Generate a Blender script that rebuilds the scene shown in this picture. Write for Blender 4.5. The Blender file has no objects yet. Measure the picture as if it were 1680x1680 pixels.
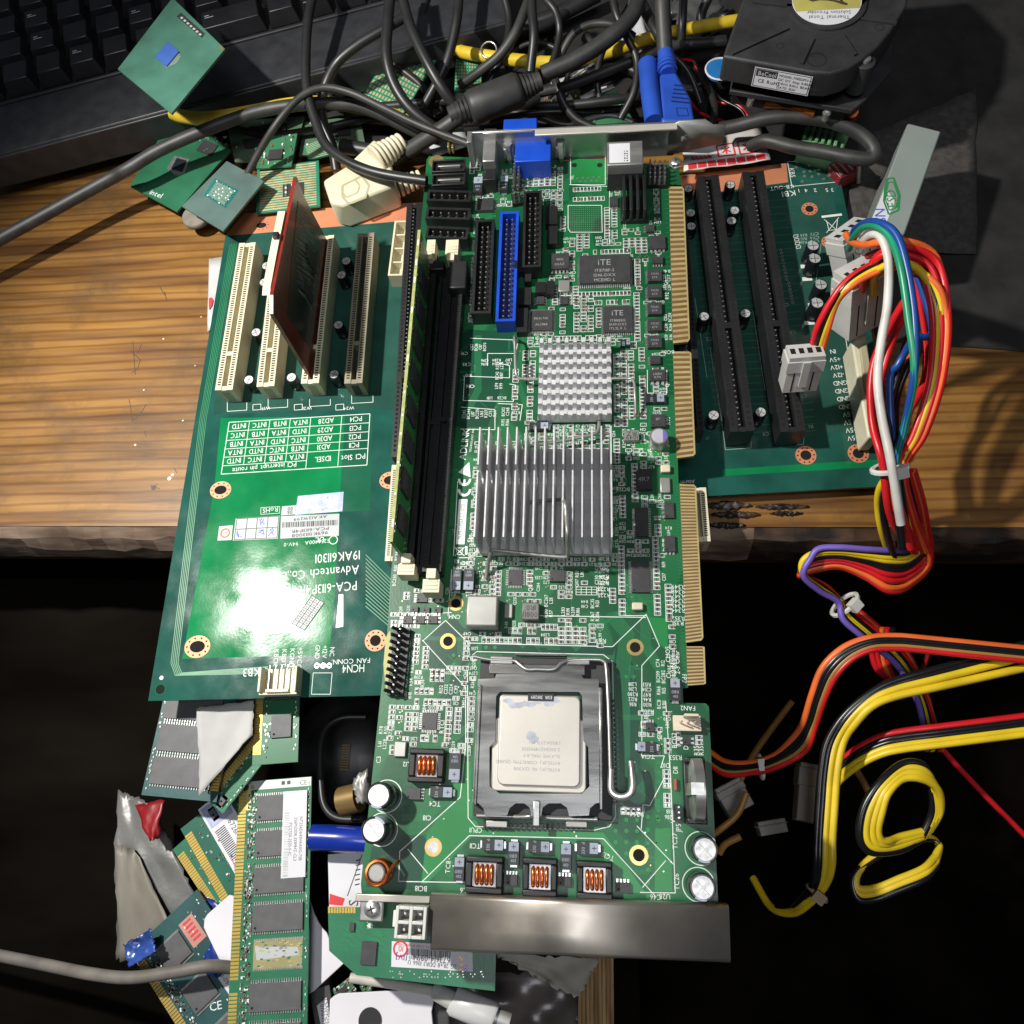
import bpy, math, random
from mathutils import Matrix, Vector, Euler
S = bpy.context.scene
C = S.collection
MM = .001
R = random.Random(7)
# ---------------------------------------------------------------- camera (H mm above the big board, looking down its length)
F, H = 1317., 314.
cX = Vector((.99518156, -.00049364, -.09804803)); cY = Vector((.03389466, -.9366048, .34874429)); cZ = Vector((-.09200441, -.35038719, -.93207511))
cam = bpy.data.cameras.new('camera'); co = bpy.data.objects.new('camera', cam); C.objects.link(co)
cam.sensor_width = 36; cam.lens = 36 * F / 1680; cam.clip_start = .01; cam.clip_end = 50
rt = Vector((cX[0], cY[0], cZ[0])); dn = Vector((cX[1], cY[1], cZ[1])); fw = Vector((cX[2], cY[2], cZ[2]))
m3 = Matrix((rt, -dn, -fw)).transposed()
co.matrix_world = Matrix.Translation((0, 0, H * MM)) @ m3.to_4x4()
S.camera = co
# ---------------------------------------------------------------- light
w = bpy.data.worlds.new('World'); S.world = w; w.use_nodes = True
bg = w.node_tree.nodes['Background']; bg.inputs[0].default_value = (.80, .88, 1, 1); bg.inputs[1].default_value = .05
def lamp(name, kind, loc, energy, size, col=(1, 1, 1), aim=None):
    l = bpy.data.lights.new(name, kind); l.energy = energy; l.color = col
    if kind == 'AREA': l.size = size * MM
    else: l.shadow_soft_size = size * MM
    o = bpy.data.objects.new(name, l); C.objects.link(o); o.location = Vector(loc) * MM
    if aim: o.rotation_euler = (Vector(aim) - Vector(loc)).to_track_quat('-Z', 'Y').to_euler()
    return o
wl = lamp('work_light', 'SPOT', (-342, 196, 465), 19.5, 12, (1, .97, .90), (40, 90, 0)); wl.data.spot_size = math.radians(92); wl.data.spot_blend = .55
lamp('sheen_fill', 'AREA', (60, -250, 1500), 5.5, 520, (.93, .95, 1), (0, 100, 0))  # added lamp: soft fill, placed to put a sheen on flat metal
S.view_settings.view_transform = 'Standard'; S.view_settings.look = 'None'; S.view_settings.gamma = 1; S.view_settings.exposure = 0
S.view_settings.use_curve_mapping = False
# ---------------------------------------------------------------- projection of measured points onto planes at real heights
def ray(x, y): return rt * (x - 840) + dn * (y - 840) + fw * F
def W(x, y, z=0):
    r = ray(x, y); t = (H - z) / -r.z
    return Vector((r.x * t, r.y * t, z))
# ---------------------------------------------------------------- materials
MATS = {}
def mat(name, col, rough=.5, metal=0, var=.12, vs=60, bump=0, bs=400, coat=0, alpha=1, trans=0, col2=None, vlo=.35, vhi=.65, stretch=(1, 1, 1), rot=0, rvar=0, det=3, spec=.5, bd=.0004):
    if name in MATS: return MATS[name]
    m = bpy.data.materials.new(name); m.use_nodes = True; nt = m.node_tree; N = nt.nodes; L = nt.links
    b = N['Principled BSDF']
    b.inputs['Roughness'].default_value = rough; b.inputs['Metallic'].default_value = metal
    b.inputs['Coat Weight'].default_value = coat; b.inputs['Alpha'].default_value = alpha; b.inputs['Transmission Weight'].default_value = trans
    b.inputs['Specular IOR Level'].default_value = spec
    tc = N.new('ShaderNodeTexCoord'); mp = N.new('ShaderNodeMapping'); mp.inputs['Scale'].default_value = stretch; mp.inputs['Rotation'].default_value = (0, 0, rot)
    L.new(tc.outputs['Object'], mp.inputs[0])
    nz = N.new('ShaderNodeTexNoise'); nz.inputs['Scale'].default_value = vs; nz.inputs['Detail'].default_value = det; L.new(mp.outputs[0], nz.inputs[0])
    mr = N.new('ShaderNodeMapRange'); mr.inputs[1].default_value = vlo; mr.inputs[2].default_value = vhi; L.new(nz.outputs[0], mr.inputs[0])
    mx = N.new('ShaderNodeMix'); mx.data_type = 'RGBA'; L.new(mr.outputs[0], mx.inputs[0])
    c2 = col2 or tuple(min(1, c * (1 + var)) for c in col)
    c1 = col if col2 else tuple(c * (1 - var) for c in col)
    mx.inputs[6].default_value = (*c1, 1); mx.inputs[7].default_value = (*c2, 1); L.new(mx.outputs[2], b.inputs['Base Color'])
    if bump:
        n2 = N.new('ShaderNodeTexNoise'); n2.inputs['Scale'].default_value = bs; n2.inputs['Detail'].default_value = 4; L.new(mp.outputs[0], n2.inputs[0])
        bp = N.new('ShaderNodeBump'); bp.inputs['Strength'].default_value = bump; bp.inputs['Distance'].default_value = bd; L.new(n2.outputs[0], bp.inputs['Height']); L.new(bp.outputs[0], b.inputs['Normal'])
    if rvar:
        n3 = N.new('ShaderNodeTexNoise'); n3.inputs['Scale'].default_value = vs * 1.7; n3.inputs['Detail'].default_value = 5; L.new(mp.outputs[0], n3.inputs[0])
        m2 = N.new('ShaderNodeMapRange'); m2.inputs[1].default_value = .3; m2.inputs[2].default_value = .7; m2.inputs[3].default_value = max(.02, rough - rvar); m2.inputs[4].default_value = min(1, rough + rvar)
        L.new(n3.outputs[0], m2.inputs[0]); L.new(m2.outputs[0], b.inputs['Roughness'])
    MATS[name] = m; return m
PCB = mat('board_green', (.005, .080, .028), .38, 0, vs=45, col2=(.009, .125, .040), vlo=.47, vhi=.50, det=0, bump=.08, bs=900, rvar=.08, stretch=(1, .6, 1))
TRACE = mat('trace_green', (.02, .21, .075), .38, 0, .1)
POUR = mat('pour_green', (.014, .20, .048), .36, 0, .12, 30, bump=.05, bs=900)
DPOUR = mat('dark_green', (.003, .055, .028), .36, 0, .15, 30, bump=.05, bs=900)
BPD = mat('backplane_green', (.014, .080, .062), .13, 0, .22, 50, bump=.25, bs=900, rvar=.05, bd=.00004, spec=.35)
BPL = mat('backplane_pour', (.006, .19, .062), .11, 0, .15, 40, bump=.3, bs=900, rvar=.05, bd=.00004, spec=.35)
SILK = mat('silkscreen_white', (.74, .78, .74), .6, 0, .08, 300)
SILKD = mat('silkscreen_dull', (.30, .38, .34), .6, 0, .1, 300)
GOLD = mat('gold_plate', (.62, .46, .18), .32, .75, .15, 200)
GAP = mat('finger_gap', (.17, .085, .035), .5)
GOLDP = mat('gold_pale', (.52, .43, .19), .40, .35, .12, 150)
SUBST = mat('laminate_edge', (.33, .36, .12), .6, 0, .2, 300)
COPPER = mat('bare_copper', (.66, .25, .13), .5, .25, .10, 60, bump=.1, bs=300)
TIN = mat('tin_solder', (.62, .62, .60), .3, .85, .15, 400)
BLK = mat('black_plastic', (.014, .014, .015), .42, 0, .25, 90, bump=.08, bs=900)
BLK2 = mat('black_matte', (.028, .028, .030), .6, 0, .2, 120, bump=.1, bs=900)
CHIP = mat('chip_epoxy', (.040, .040, .042), .48, 0, .15, 250, bump=.12, bs=2500)
CHIPTXT = mat('chip_lettering', (.30, .30, .30), .6, 0, .05)
HOLE = mat('slot_dark', (.003, .003, .003), .9, 0, .05)
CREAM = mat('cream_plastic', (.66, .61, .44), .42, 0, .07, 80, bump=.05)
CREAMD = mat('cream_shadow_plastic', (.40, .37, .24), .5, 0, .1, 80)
WHITEP = mat('white_nylon', (.62, .62, .58), .35, 0, .06, 60, trans=.0, coat=.2)
BLUE = mat('blue_plastic', (.008, .065, .50), .38, 0, .12, 80)
BLUED = mat('blue_plug_plastic', (.02, .075, .42), .42, 0, .12, 60, bump=.1)
ALU = mat('aluminium', (.68, .68, .69), .38, .3, .08, 120, stretch=(.2, 3, 1), rvar=.08)
STEEL = mat('stamped_steel', (.46, .46, .45), .34, .78, .22, 60, stretch=(.4, 2.5, 1), bump=.06, bs=250, rvar=.05)
BRSTEEL = mat('bracket_steel', (.46, .42, .37), .40, .88, .18, 25, bump=.05, bs=60, rvar=.10)
SOCK = mat('socket_steel', (.22, .22, .215), .30, .85, .30, 60, stretch=(.4, 2.5, 1), bump=.08, bs=200, rvar=.08)
GREYM = mat('grey_metal', (.36, .36, .34), .42, .6, .1, 80)
IHS = mat('heat_spreader_nickel', (.53, .505, .455), .42, .5, vs=70, col2=(.58, .55, .50), vlo=.3, vhi=.7, bump=.06, bs=1200)
STAIN = mat('thermal_residue', (.40, .43, .50), .6, .1, .15, 300)
CAPTOP = mat('cap_top_aluminium', (.66, .66, .66), .42, .5, .25, 500, bump=.15, bs=1500)
CAPSL = mat('cap_sleeve_black', (.012, .013, .016), .25, 0, .1)
CAPSTR = mat('cap_stripe', (.38, .44, .52), .4, 0, .1)
COIL = mat('enamelled_copper', (.70, .19, .05), .22, .8, .15, 200)
TANT = mat('tantalum_body', (.022, .023, .026), .42, 0, .1)
TANTM = mat('tantalum_mark', (.30, .34, .42), .5, 0, .1)
BROWN = mat('ceramic_brown', (.20, .10, .06), .5, 0, .2, 500)
LABELW = mat('label_white', (.66, .66, .70), .5, 0, .05, 40)
LABELG = mat('label_grey', (.45, .47, .48), .5, 0, .1, 40)
INK = mat('label_ink', (.03, .03, .035), .6, 0, .1)
INKR = mat('label_red', (.62, .03, .04), .55, 0, .1)
INKB = mat('pen_blue', (.05, .10, .55), .6, 0, .1)
REDPCB = mat('red_board', (.20, .018, .012), .3, 0, .3, 80, coat=.2)
RUB = mat('black_cable', (.020, .020, .021), .40, 0, .25, 60, bump=.06, bs=500)
RUBD = mat('dusty_black_cable', (.034, .034, .033), .5, 0, .3, 90, bump=.12, bs=500)
YEL = mat('yellow_wire', (.78, .56, .02), .36, 0, .12, 60)
YELC = mat('yellow_cable', (.70, .50, .03), .45, 0, vs=90, col2=(.50, .36, .03), vlo=.5, vhi=.75)
RED = mat('red_wire', (.60, .012, .018), .34, 0, .12, 60)
ORG = mat('orange_wire', (.80, .15, .03), .36, 0, .12, 60)
BKW = mat('black_wire', (.008, .008, .009), .28, 0, .1)
WHW = mat('white_wire', (.55, .53, .50), .45, 0, .15, 90)
GRW = mat('green_wire', (.01, .26, .13), .35, 0, .1)
BLW = mat('blue_wire', (.01, .06, .28), .35, 0, .1)
PUR = mat('violet_wire', (.16, .11, .46), .4, 0, .1)
# ---------------------------------------------------------------- glyphs
GL = {}
def load_glyphs():
    objs = {}
    for ch in sorted(set("ABCDEFGHIJKLMNOPQRSTUVWXYZabcdefghijklmnopqrstuvwxyz0123456789+-.,/[]()#*:")):
        cu = bpy.data.curves.new('g', 'FONT'); cu.body = ch; cu.resolution_u = 2; cu.size = 1
        o = bpy.data.objects.new('g', cu); C.objects.link(o); objs[ch] = o
    dg = bpy.context.evaluated_depsgraph_get()
    for ch, o in objs.items():
        e = o.evaluated_get(dg); me = e.to_mesh()
        vs = [tuple(v.co[:2]) for v in me.vertices]; fs = [tuple(p.vertices) for p in me.polygons]
        xs = [v[0] for v in vs] or [0]
        x0 = min(xs); GL[ch] = ([(v[0] - x0, v[1]) for v in vs], fs, max(xs) - x0)
        e.to_mesh_clear()
    for o in objs.values():
        cu = o.data; bpy.data.objects.remove(o); bpy.data.curves.remove(cu)
load_glyphs()
# ---------------------------------------------------------------- mesh builder, millimetres
class B:
    zc = 0
    def __init__(s, *mats): s.v = []; s.f = []; s.m = []; s.mats = list(mats)
    def mi(s, m):
        if isinstance(m, int): return m
        if m not in s.mats: s.mats.append(m)
        return s.mats.index(m)
    def add(s, vs, fs, m=0):
        k = len(s.v); s.v += [tuple(v) for v in vs]; m = s.mi(m)
        for f in fs: s.f.append(tuple(i + k for i in f)); s.m.append(m)
        return s
    def box(s, xa, xb, ya, yb, z0, z1, m=0, tp=0):
        if xa > xb: xa, xb = xb, xa
        if ya > yb: ya, yb = yb, ya
        t = tp
        return s.add([(xa, ya, z0), (xb, ya, z0), (xb, yb, z0), (xa, yb, z0), (xa + t, ya + t, z1), (xb - t, ya + t, z1), (xb - t, yb - t, z1), (xa + t, yb - t, z1)],
              [(0, 3, 2, 1), (4, 5, 6, 7), (0, 1, 5, 4), (1, 2, 6, 5), (2, 3, 7, 6), (3, 0, 4, 7)], m)
    def prism(s, pts, z0, z1, m=0, top=None):
        n = len(pts); top = top or pts
        a = sum(pts[i][0] * pts[(i + 1) % n][1] - pts[(i + 1) % n][0] * pts[i][1] for i in range(n))
        if a < 0: pts = pts[::-1]; top = top[::-1]
        return s.add([(p[0], p[1], z0) for p in pts] + [(p[0], p[1], z1) for p in top],
              [tuple(range(n))[::-1], tuple(range(n, 2 * n))] + [(i, (i + 1) % n, n + (i + 1) % n, n + i) for i in range(n)], m)
    def obox(s, p, q, wd, z0, z1, m=0, off=0):
        d = Vector((q[0] - p[0], q[1] - p[1])).normalized(); n = Vector((-d.y, d.x))
        P = [(p[0] + n.x * (off + k), p[1] + n.y * (off + k)) for k in (-wd / 2, wd / 2)] ; Q = [(q[0] + n.x * (off + k), q[1] + n.y * (off + k)) for k in (-wd / 2, wd / 2)]
        return s.prism([P[0], Q[0], Q[1], P[1]], z0, z1, m)
    def cyl(s, x, y, z0, z1, r, m=0, n=20, r2=None):
        r2 = r if r2 is None else r2
        P = [(x + r * math.cos(a * 2 * math.pi / n), y + r * math.sin(a * 2 * math.pi / n)) for a in range(n)]
        Q = [(x + r2 * math.cos(a * 2 * math.pi / n), y + r2 * math.sin(a * 2 * math.pi / n)) for a in range(n)]
        return s.prism(P, z0, z1, m, Q)
    def lathe(s, prof, m=0, n=24, x=0, y=0, z=0):      # prof: (r, z) open profile, ends closed
        vs = []; fs = []
        for r, zz in prof:
            for a in range(n): t = a * 2 * math.pi / n; vs.append((x + r * math.cos(t), y + r * math.sin(t), z + zz))
        for i in range(len(prof) - 1):
            for a in range(n): b = (a + 1) % n; fs.append((i * n + a, i * n + b, (i + 1) * n + b, (i + 1) * n + a))
        fs.append(tuple(range(n))[::-1]); k = (len(prof) - 1) * n; fs.append(tuple(range(k, k + n)))
        return s.add(vs, fs, m)
    def ring(s, x, y, z, r0, r1, m, n=20, h=0):
        vs = []; fs = []
        for a in range(n):
            t = a * 2 * math.pi / n
            for r in (r0, r1): vs.append((x + r * math.cos(t), y + r * math.sin(t), z + h))
        for a in range(n): b = (a + 1) % n; fs.append((2 * a, 2 * a + 1, 2 * b + 1, 2 * b))
        return s.add(vs, fs, m)
    def disc(s, x, y, z, r, m, n=16): return s.add([(x + r * math.cos(a * 2 * math.pi / n), y + r * math.sin(a * 2 * math.pi / n), z) for a in range(n)], [tuple(range(n))], m)
    def tube(s, pts, r, m=0, n=10, rr=None, flat=1):
        pts = [Vector(p) for p in pts]; N = len(pts); k = len(s.v); vs = []; fs = []; up = Vector((0, 0, 1)); prev = None
        for i, p in enumerate(pts):
            t = (pts[min(i + 1, N - 1)] - pts[max(i - 1, 0)])
            t = t.normalized() if t.length > 1e-9 else Vector((1, 0, 0))
            if prev is None:
                a = t.cross(up)
                if a.length < .05: a = t.cross(Vector((0, 1, 0)))
                a.normalize()
            else: a = (prev - t * prev.dot(t)).normalized()
            prev = a; b = a.cross(t); q = rr[i] if rr else r
            for j in range(n): th = j * 2 * math.pi / n; vs.append(p + a * q * math.cos(th) + b * q * math.sin(th) * flat)
        for i in range(N - 1):
            for j in range(n): l = (j + 1) % n; fs.append((i * n + j, i * n + l, (i + 1) * n + l, (i + 1) * n + j))
        fs += [tuple(range(n))[::-1], tuple(range((N - 1) * n, N * n))]
        return s.add(vs, fs, m)
    # flat marks a hair above a surface
    def zz(s): B.zc = (B.zc + 1) % 40; return B.zc * .0002
    def flat(s, pts, z, m): z += s.zz(); return s.add([(p[0], p[1], z) for p in pts], [tuple(range(len(pts)))], m)
    def rect(s, xa, xb, ya, yb, z, m):
        if xa > xb: xa, xb = xb, xa
        if ya > yb: ya, yb = yb, ya
        return s.flat([(xa, ya), (xb, ya), (xb, yb), (xa, yb)], z, m)
    def line(s, p, q, wd, z, m):
        d = Vector((q[0] - p[0], q[1] - p[1]))
        if d.length < 1e-6: return s
        d.normalize(); a, b = -d.y * wd / 2, d.x * wd / 2
        return s.flat([(p[0] - a, p[1] - b), (q[0] - a, q[1] - b), (q[0] + a, q[1] + b), (p[0] + a, p[1] + b)], z, m)
    def pl(s, pts, wd, z, m, close=False):
        if close: pts = list(pts) + [pts[0]]
        for a, b in zip(pts, pts[1:]): s.line(a, b, wd, z, m)
        return s
    def frame(s, xa, xb, ya, yb, wd, z, m): return s.pl([(xa, ya), (xb, ya), (xb, yb), (xa, yb)], wd, z, m, True)
    def text(s, t, x, y, h, z, m, rot=0, sx=1, align=.5, bold=0):
        c, sn = math.cos(math.radians(rot)), math.sin(math.radians(rot)); k = h / .70; out = []; cx = 0
        for ch in t:
            if ch == ' ': cx += .42; continue
            if ch not in GL: continue
            vs, fs, wd = GL[ch]; out.append((cx, vs, fs)); cx += wd + .10
        tot = cx * k * sx; z += s.zz()
        for ox, vs, fs in out:
            P = []
            for a, b in vs:
                lx = (ox + a) * k * sx - tot * align; ly = b * k - h / 2
                P.append((x + lx * c - ly * sn, y + lx * sn + ly * c, z))
            s.add(P, fs, m)
        return s
    def build(s, name, parent=None, smooth=40, bevel=0, seg=2, sub=0, label=None, solid=0):
        me = bpy.data.meshes.new(name)
        me.from_pydata([(a * MM, b * MM, c * MM) for a, b, c in s.v], [], s.f)
        for m in s.mats: me.materials.append(m)
        me.polygons.foreach_set('material_index', s.m); me.update()
        if smooth and not bevel: me.shade_smooth(); me.set_sharp_from_angle(angle=math.radians(smooth))
        o = bpy.data.objects.new(name, me); C.objects.link(o)
        if parent is not None: o.parent = getattr(parent, 'o', parent)
        if bevel:
            md = o.modifiers.new('bevel', 'BEVEL'); md.width = bevel * MM; md.segments = seg; md.limit_method = 'ANGLE'; md.angle_limit = math.radians(40)
            me.shade_smooth(); me.set_sharp_from_angle(angle=math.radians(55))
        if solid: md = o.modifiers.new('thickness', 'SOLIDIFY'); md.thickness = solid * MM; md.offset = -1
        if sub: md = o.modifiers.new('smooth', 'SUBSURF'); md.levels = sub; md.render_levels = sub
        if label: o['label'] = label
        return o
def spl(pts, n=8):                     # Catmull-Rom through points
    P = [Vector(p) for p in pts]; P = [P[0] * 2 - P[1]] + P + [P[-1] * 2 - P[-2]]; out = []
    for i in range(1, len(P) - 2):
        a, b, c, d = P[i - 1:i + 3]
        for k in range(n):
            t = k / n; out.append(.5 * ((2 * b) + (c - a) * t + (2 * a - 5 * b + 4 * c - d) * t * t + (3 * b - a - 3 * c + d) * t ** 3))
    out.append(P[-2]); return out
# ---------------------------------------------------------------- things: an Empty (or one mesh) with its own frame
def tag(o, label=None, cat=None, group=None, kind=None):
    if label: o['label'] = label
    if cat: o['category'] = cat
    if group: o['group'] = group
    if kind: o['kind'] = kind
    return o
class T:
    def __init__(s, name, label, cat, loc, rot=0, tilt=(0, 0), group=None, mesh=None, **kw):
        s.M = Matrix.Translation(Vector(loc)) @ Euler((math.radians(tilt[0]), math.radians(tilt[1]), math.radians(rot))).to_matrix().to_4x4()
        s.I = s.M.inverted(); s.o = None; s.meta = (label, cat, group); s.name = name
        if mesh is None: s.o = bpy.data.objects.new(name, None); s.o.empty_display_size = .01; C.objects.link(s.o); s.put(s.o)
    def put(s, o):
        M = s.M.copy(); M.translation = s.M.translation * MM; o.matrix_world = M; tag(o, *s.meta); return o
    def single(s, b, **kw): s.o = s.put(b.build(s.name, **kw)); return s.o      # the thing is one mesh
    def p(s, x, y, h=0):               # measured point -> local mm on the plane at local height h
        o = s.I @ Vector((0, 0, H)); d = s.I.to_3x3() @ ray(x, y); t = (h - o.z) / d.z
        return (o.x + d.x * t, o.y + d.y * t, h)
    def l(s, x, y, z): return s.I @ W(x, y, z)          # measured point at world height z -> local
    def r(s, x0, y0, x1, y1, h=0):
        a, b, c, d = s.p(x0, y0, h), s.p(x1, y0, h), s.p(x1, y1, h), s.p(x0, y1, h)
        return ((a[0] + d[0]) / 2, (b[0] + c[0]) / 2, (c[1] + d[1]) / 2, (a[1] + b[1]) / 2)
def at(name, label, cat, p1, p2, z, **k):   # frame with origin at p1 and x axis towards p2
    a, b = W(*p1, z), W(*p2, z); t = T(name, label, cat, a, math.degrees(math.atan2(b.y - a.y, b.x - a.x)), **k); t.L = (b - a).length; return t
def dup(o, parent, loc=None, rot=None, name=None):
    c = o.copy(); C.objects.link(c); c.parent = getattr(parent, 'o', parent)
    if loc is not None: c.location = Vector(loc) * MM
    if rot is not None: c.rotation_euler = (0, 0, math.radians(rot))
    return c
def lerp(a, b, t): return tuple(a[i] + (b[i] - a[i]) * t for i in range(len(a)))
def xf(b, k0, p, q, flip=False):          # move geometry drawn along +x from the origin onto the segment p -> q
    d = Vector((q[0] - p[0], q[1] - p[1])).normalized()
    for i in range(k0, len(b.v)):
        x, y, z = b.v[i]; b.v[i] = (p[0] + d.x * x - d.y * y, p[1] + d.y * x + d.x * y, z)
    return (Vector((q[0], q[1])) - Vector((p[0], p[1]))).length
def seglen(p, q): return math.hypot(q[0] - p[0], q[1] - p[1])
# ================================================================= SETTING
ZT = -25.
WOOD = mat('varnished_wood', (.12, .05, .012), .42, 0, vs=9, col2=(.33, .165, .038), vlo=.30, vhi=.68, stretch=(1.1, 13, 1), rot=-.12, det=6, bump=.12, bs=60, rvar=.1)
nt = WOOD.node_tree; tcn = [n for n in nt.nodes if n.type == 'TEX_COORD'][0]; bsdf = nt.nodes['Principled BSDF']
wv = nt.nodes.new('ShaderNodeTexWave'); wv.bands_direction = 'Y'; wv.inputs['Scale'].default_value = 62; wv.inputs['Distortion'].default_value = 5; wv.inputs['Detail'].default_value = 3; wv.inputs['Detail Scale'].default_value = .55; wv.inputs['Detail Roughness'].default_value = .6
mpw = nt.nodes.new('ShaderNodeMapping'); mpw.inputs['Scale'].default_value = (.16, 1, 1); mpw.inputs['Rotation'].default_value = (0, 0, -.16)
nt.links.new(tcn.outputs['Object'], mpw.inputs[0]); nt.links.new(mpw.outputs[0], wv.inputs[0])
mxw = nt.nodes.new('ShaderNodeMix'); mxw.data_type = 'RGBA'; mxw.blend_type = 'MULTIPLY'; mrw = nt.nodes.new('ShaderNodeMapRange'); mrw.inputs[1].default_value = .0; mrw.inputs[2].default_value = .38; mrw.inputs[3].default_value = .6; mrw.inputs[4].default_value = 0
nt.links.new(wv.outputs['Fac'], mrw.inputs[0]); nt.links.new(mrw.outputs[0], mxw.inputs[0]); src = bsdf.inputs['Base Color'].links[0].from_socket
nt.links.new(src, mxw.inputs[6]); mxw.inputs[7].default_value = (.42, .26, .16, 1); nzd = nt.nodes.new('ShaderNodeTexNoise'); nzd.inputs['Scale'].default_value = 16; nzd.inputs['Detail'].default_value = 7; nzd.inputs['Roughness'].default_value = .7; nt.links.new(tcn.outputs['Object'], nzd.inputs[0])
mrd = nt.nodes.new('ShaderNodeMapRange'); mrd.inputs[1].default_value = .50; mrd.inputs[2].default_value = .66; mrd.inputs[4].default_value = .75; nt.links.new(nzd.outputs[0], mrd.inputs[0])
mxd = nt.nodes.new('ShaderNodeMix'); mxd.data_type = 'RGBA'; nt.links.new(mrd.outputs[0], mxd.inputs[0]); nt.links.new(mxw.outputs[2], mxd.inputs[6]); mxd.inputs[7].default_value = (.10, .055, .022, 1)
nt.links.new(mxd.outputs[2], bsdf.inputs['Base Color'])
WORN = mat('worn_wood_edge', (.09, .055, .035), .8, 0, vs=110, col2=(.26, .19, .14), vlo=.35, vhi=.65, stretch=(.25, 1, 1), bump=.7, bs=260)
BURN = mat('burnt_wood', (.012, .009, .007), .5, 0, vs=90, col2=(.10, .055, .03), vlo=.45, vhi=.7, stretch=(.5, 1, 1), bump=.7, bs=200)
UNDER = mat('dark_wood_rail', (.085, .038, .016), .6, 0, .3, 40, stretch=(.3, 1, 1), bump=.2)
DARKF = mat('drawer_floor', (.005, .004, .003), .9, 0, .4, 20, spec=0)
tab = T('wooden_table', 'varnished orange pine table top with a worn front edge under the green boards', 'table', (0, 118, ZT))
ye = [W(x, y, ZT).y - 118 for x, y in ((210, 863), (1450, 866))]
b = B(WOOD); b.box(-620, 560, ye[0], 560, -22, 0); TB = b
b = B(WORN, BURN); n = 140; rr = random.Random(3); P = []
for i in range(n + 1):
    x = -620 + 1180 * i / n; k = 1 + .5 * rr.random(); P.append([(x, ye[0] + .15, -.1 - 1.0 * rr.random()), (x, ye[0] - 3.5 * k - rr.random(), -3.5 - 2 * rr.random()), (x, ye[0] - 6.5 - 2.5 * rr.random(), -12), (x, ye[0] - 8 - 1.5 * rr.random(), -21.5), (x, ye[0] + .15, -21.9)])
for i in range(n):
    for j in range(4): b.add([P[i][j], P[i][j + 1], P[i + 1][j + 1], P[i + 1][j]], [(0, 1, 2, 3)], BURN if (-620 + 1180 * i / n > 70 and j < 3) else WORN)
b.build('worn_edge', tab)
b = B(UNDER); b.box(-620, 560, ye[0] + 2, ye[0] + 30, -60, -22.2); b.build('rail', tab)
b = B(BURN); rr = random.Random(5)                              # scorched hollows at the right
for x0, y0, x1, y1 in ((1150, 822, 1235, 838), (1238, 826, 1330, 838), (1165, 838, 1250, 852), (1262, 838, 1318, 848), (1160, 856, 1225, 868)):
    q = tab.r(x0, y0, x1, y1); n = 16; cx, cy = (q[0] + q[1]) / 2, (q[2] + q[3]) / 2
    n = 26; m_ = 5; vs = []
    for i in range(n + 1):
        for j in range(m_ + 1):
            e = max(0, math.sin(math.pi * i / n)) ** .5 * (.6 + .55 * rr.random()); vs.append((q[0] + (q[1] - q[0]) * i / n, cy + (j / m_ - .5) * (q[3] - q[2]) * e, .05 if j in (0, m_) or i in (0, n) else .3 + 1.6 * rr.random()))
    b.add(vs, [(i * (m_ + 1) + j, (i + 1) * (m_ + 1) + j, (i + 1) * (m_ + 1) + j + 1, i * (m_ + 1) + j + 1) for i in range(n) for j in range(m_)])
b.build('scorch_mark', tab, smooth=70)
b = TB; PM_, PS_ = mat('pen_mark', (.05, .03, .02), .5), mat('paint_speck', (.6, .58, .5), .5)
for pts in (((214, 575), (230, 590), (226, 605), (216, 612)), ((218, 560), (222, 615)), ((232, 565), (226, 580)), ((213, 683), (240, 680), (254, 679)), ((240, 663), (230, 680), (216, 692)), ((212, 655), (218, 690)), ((270, 478), (274, 494)), ((262, 470), (270, 484)), ((286, 768), (290, 776)), ((246, 796), (262, 802)), ((236, 706), (240, 716)), ((250, 802), (258, 794))): b.pl([tab.p(*a)[:2] for a in pts], .35, .05, PM_)
for x, y, r in ((278, 785, 1.1), (283, 779, .8), (252, 800, 1.4), (300, 690, .5), (320, 600, .4), (236, 640, .5), (268, 556, .5), (330, 520, .4), (222, 730, .6)): p = tab.p(x, y); b.disc(p[0], p[1], .07, r, PS_ if r != 1.4 else PM_, 7)
b.build('tabletop', tab, smooth=0)
mt = T('dark_backing', 'near black sheet added on the far table to darken gaps under cables and fan', 'mat', W(840, 100, ZT + .1))  # added sheet; its near-black colour supplies the darkness behind the clutter
s = B(mat('dark_sheet', (.016, .015, .015), .85, 0, .4, 60, bump=.4, bs=400)); s.prism([(max(-615 - mt.M.translation.x, min(555 - mt.M.translation.x, v_[0])), min(v_[1], 672 - mt.M.translation.y)) for v_ in (mt.p(*a) for a in ((-500, 250), (200, 262), (380, 235), (700, 245), (1130, 248), (1200, 252), (1330, 300), (1395, 440), (1440, 560), (2000, 600), (2100, -500), (-700, -500)))], 0, .5); s.build('felt', mt, smooth=0)
fl = B(DARKF); fl.box(-600, 600, -500, 700, -262, -260); tag(fl.build('floor'), kind='structure')
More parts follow.
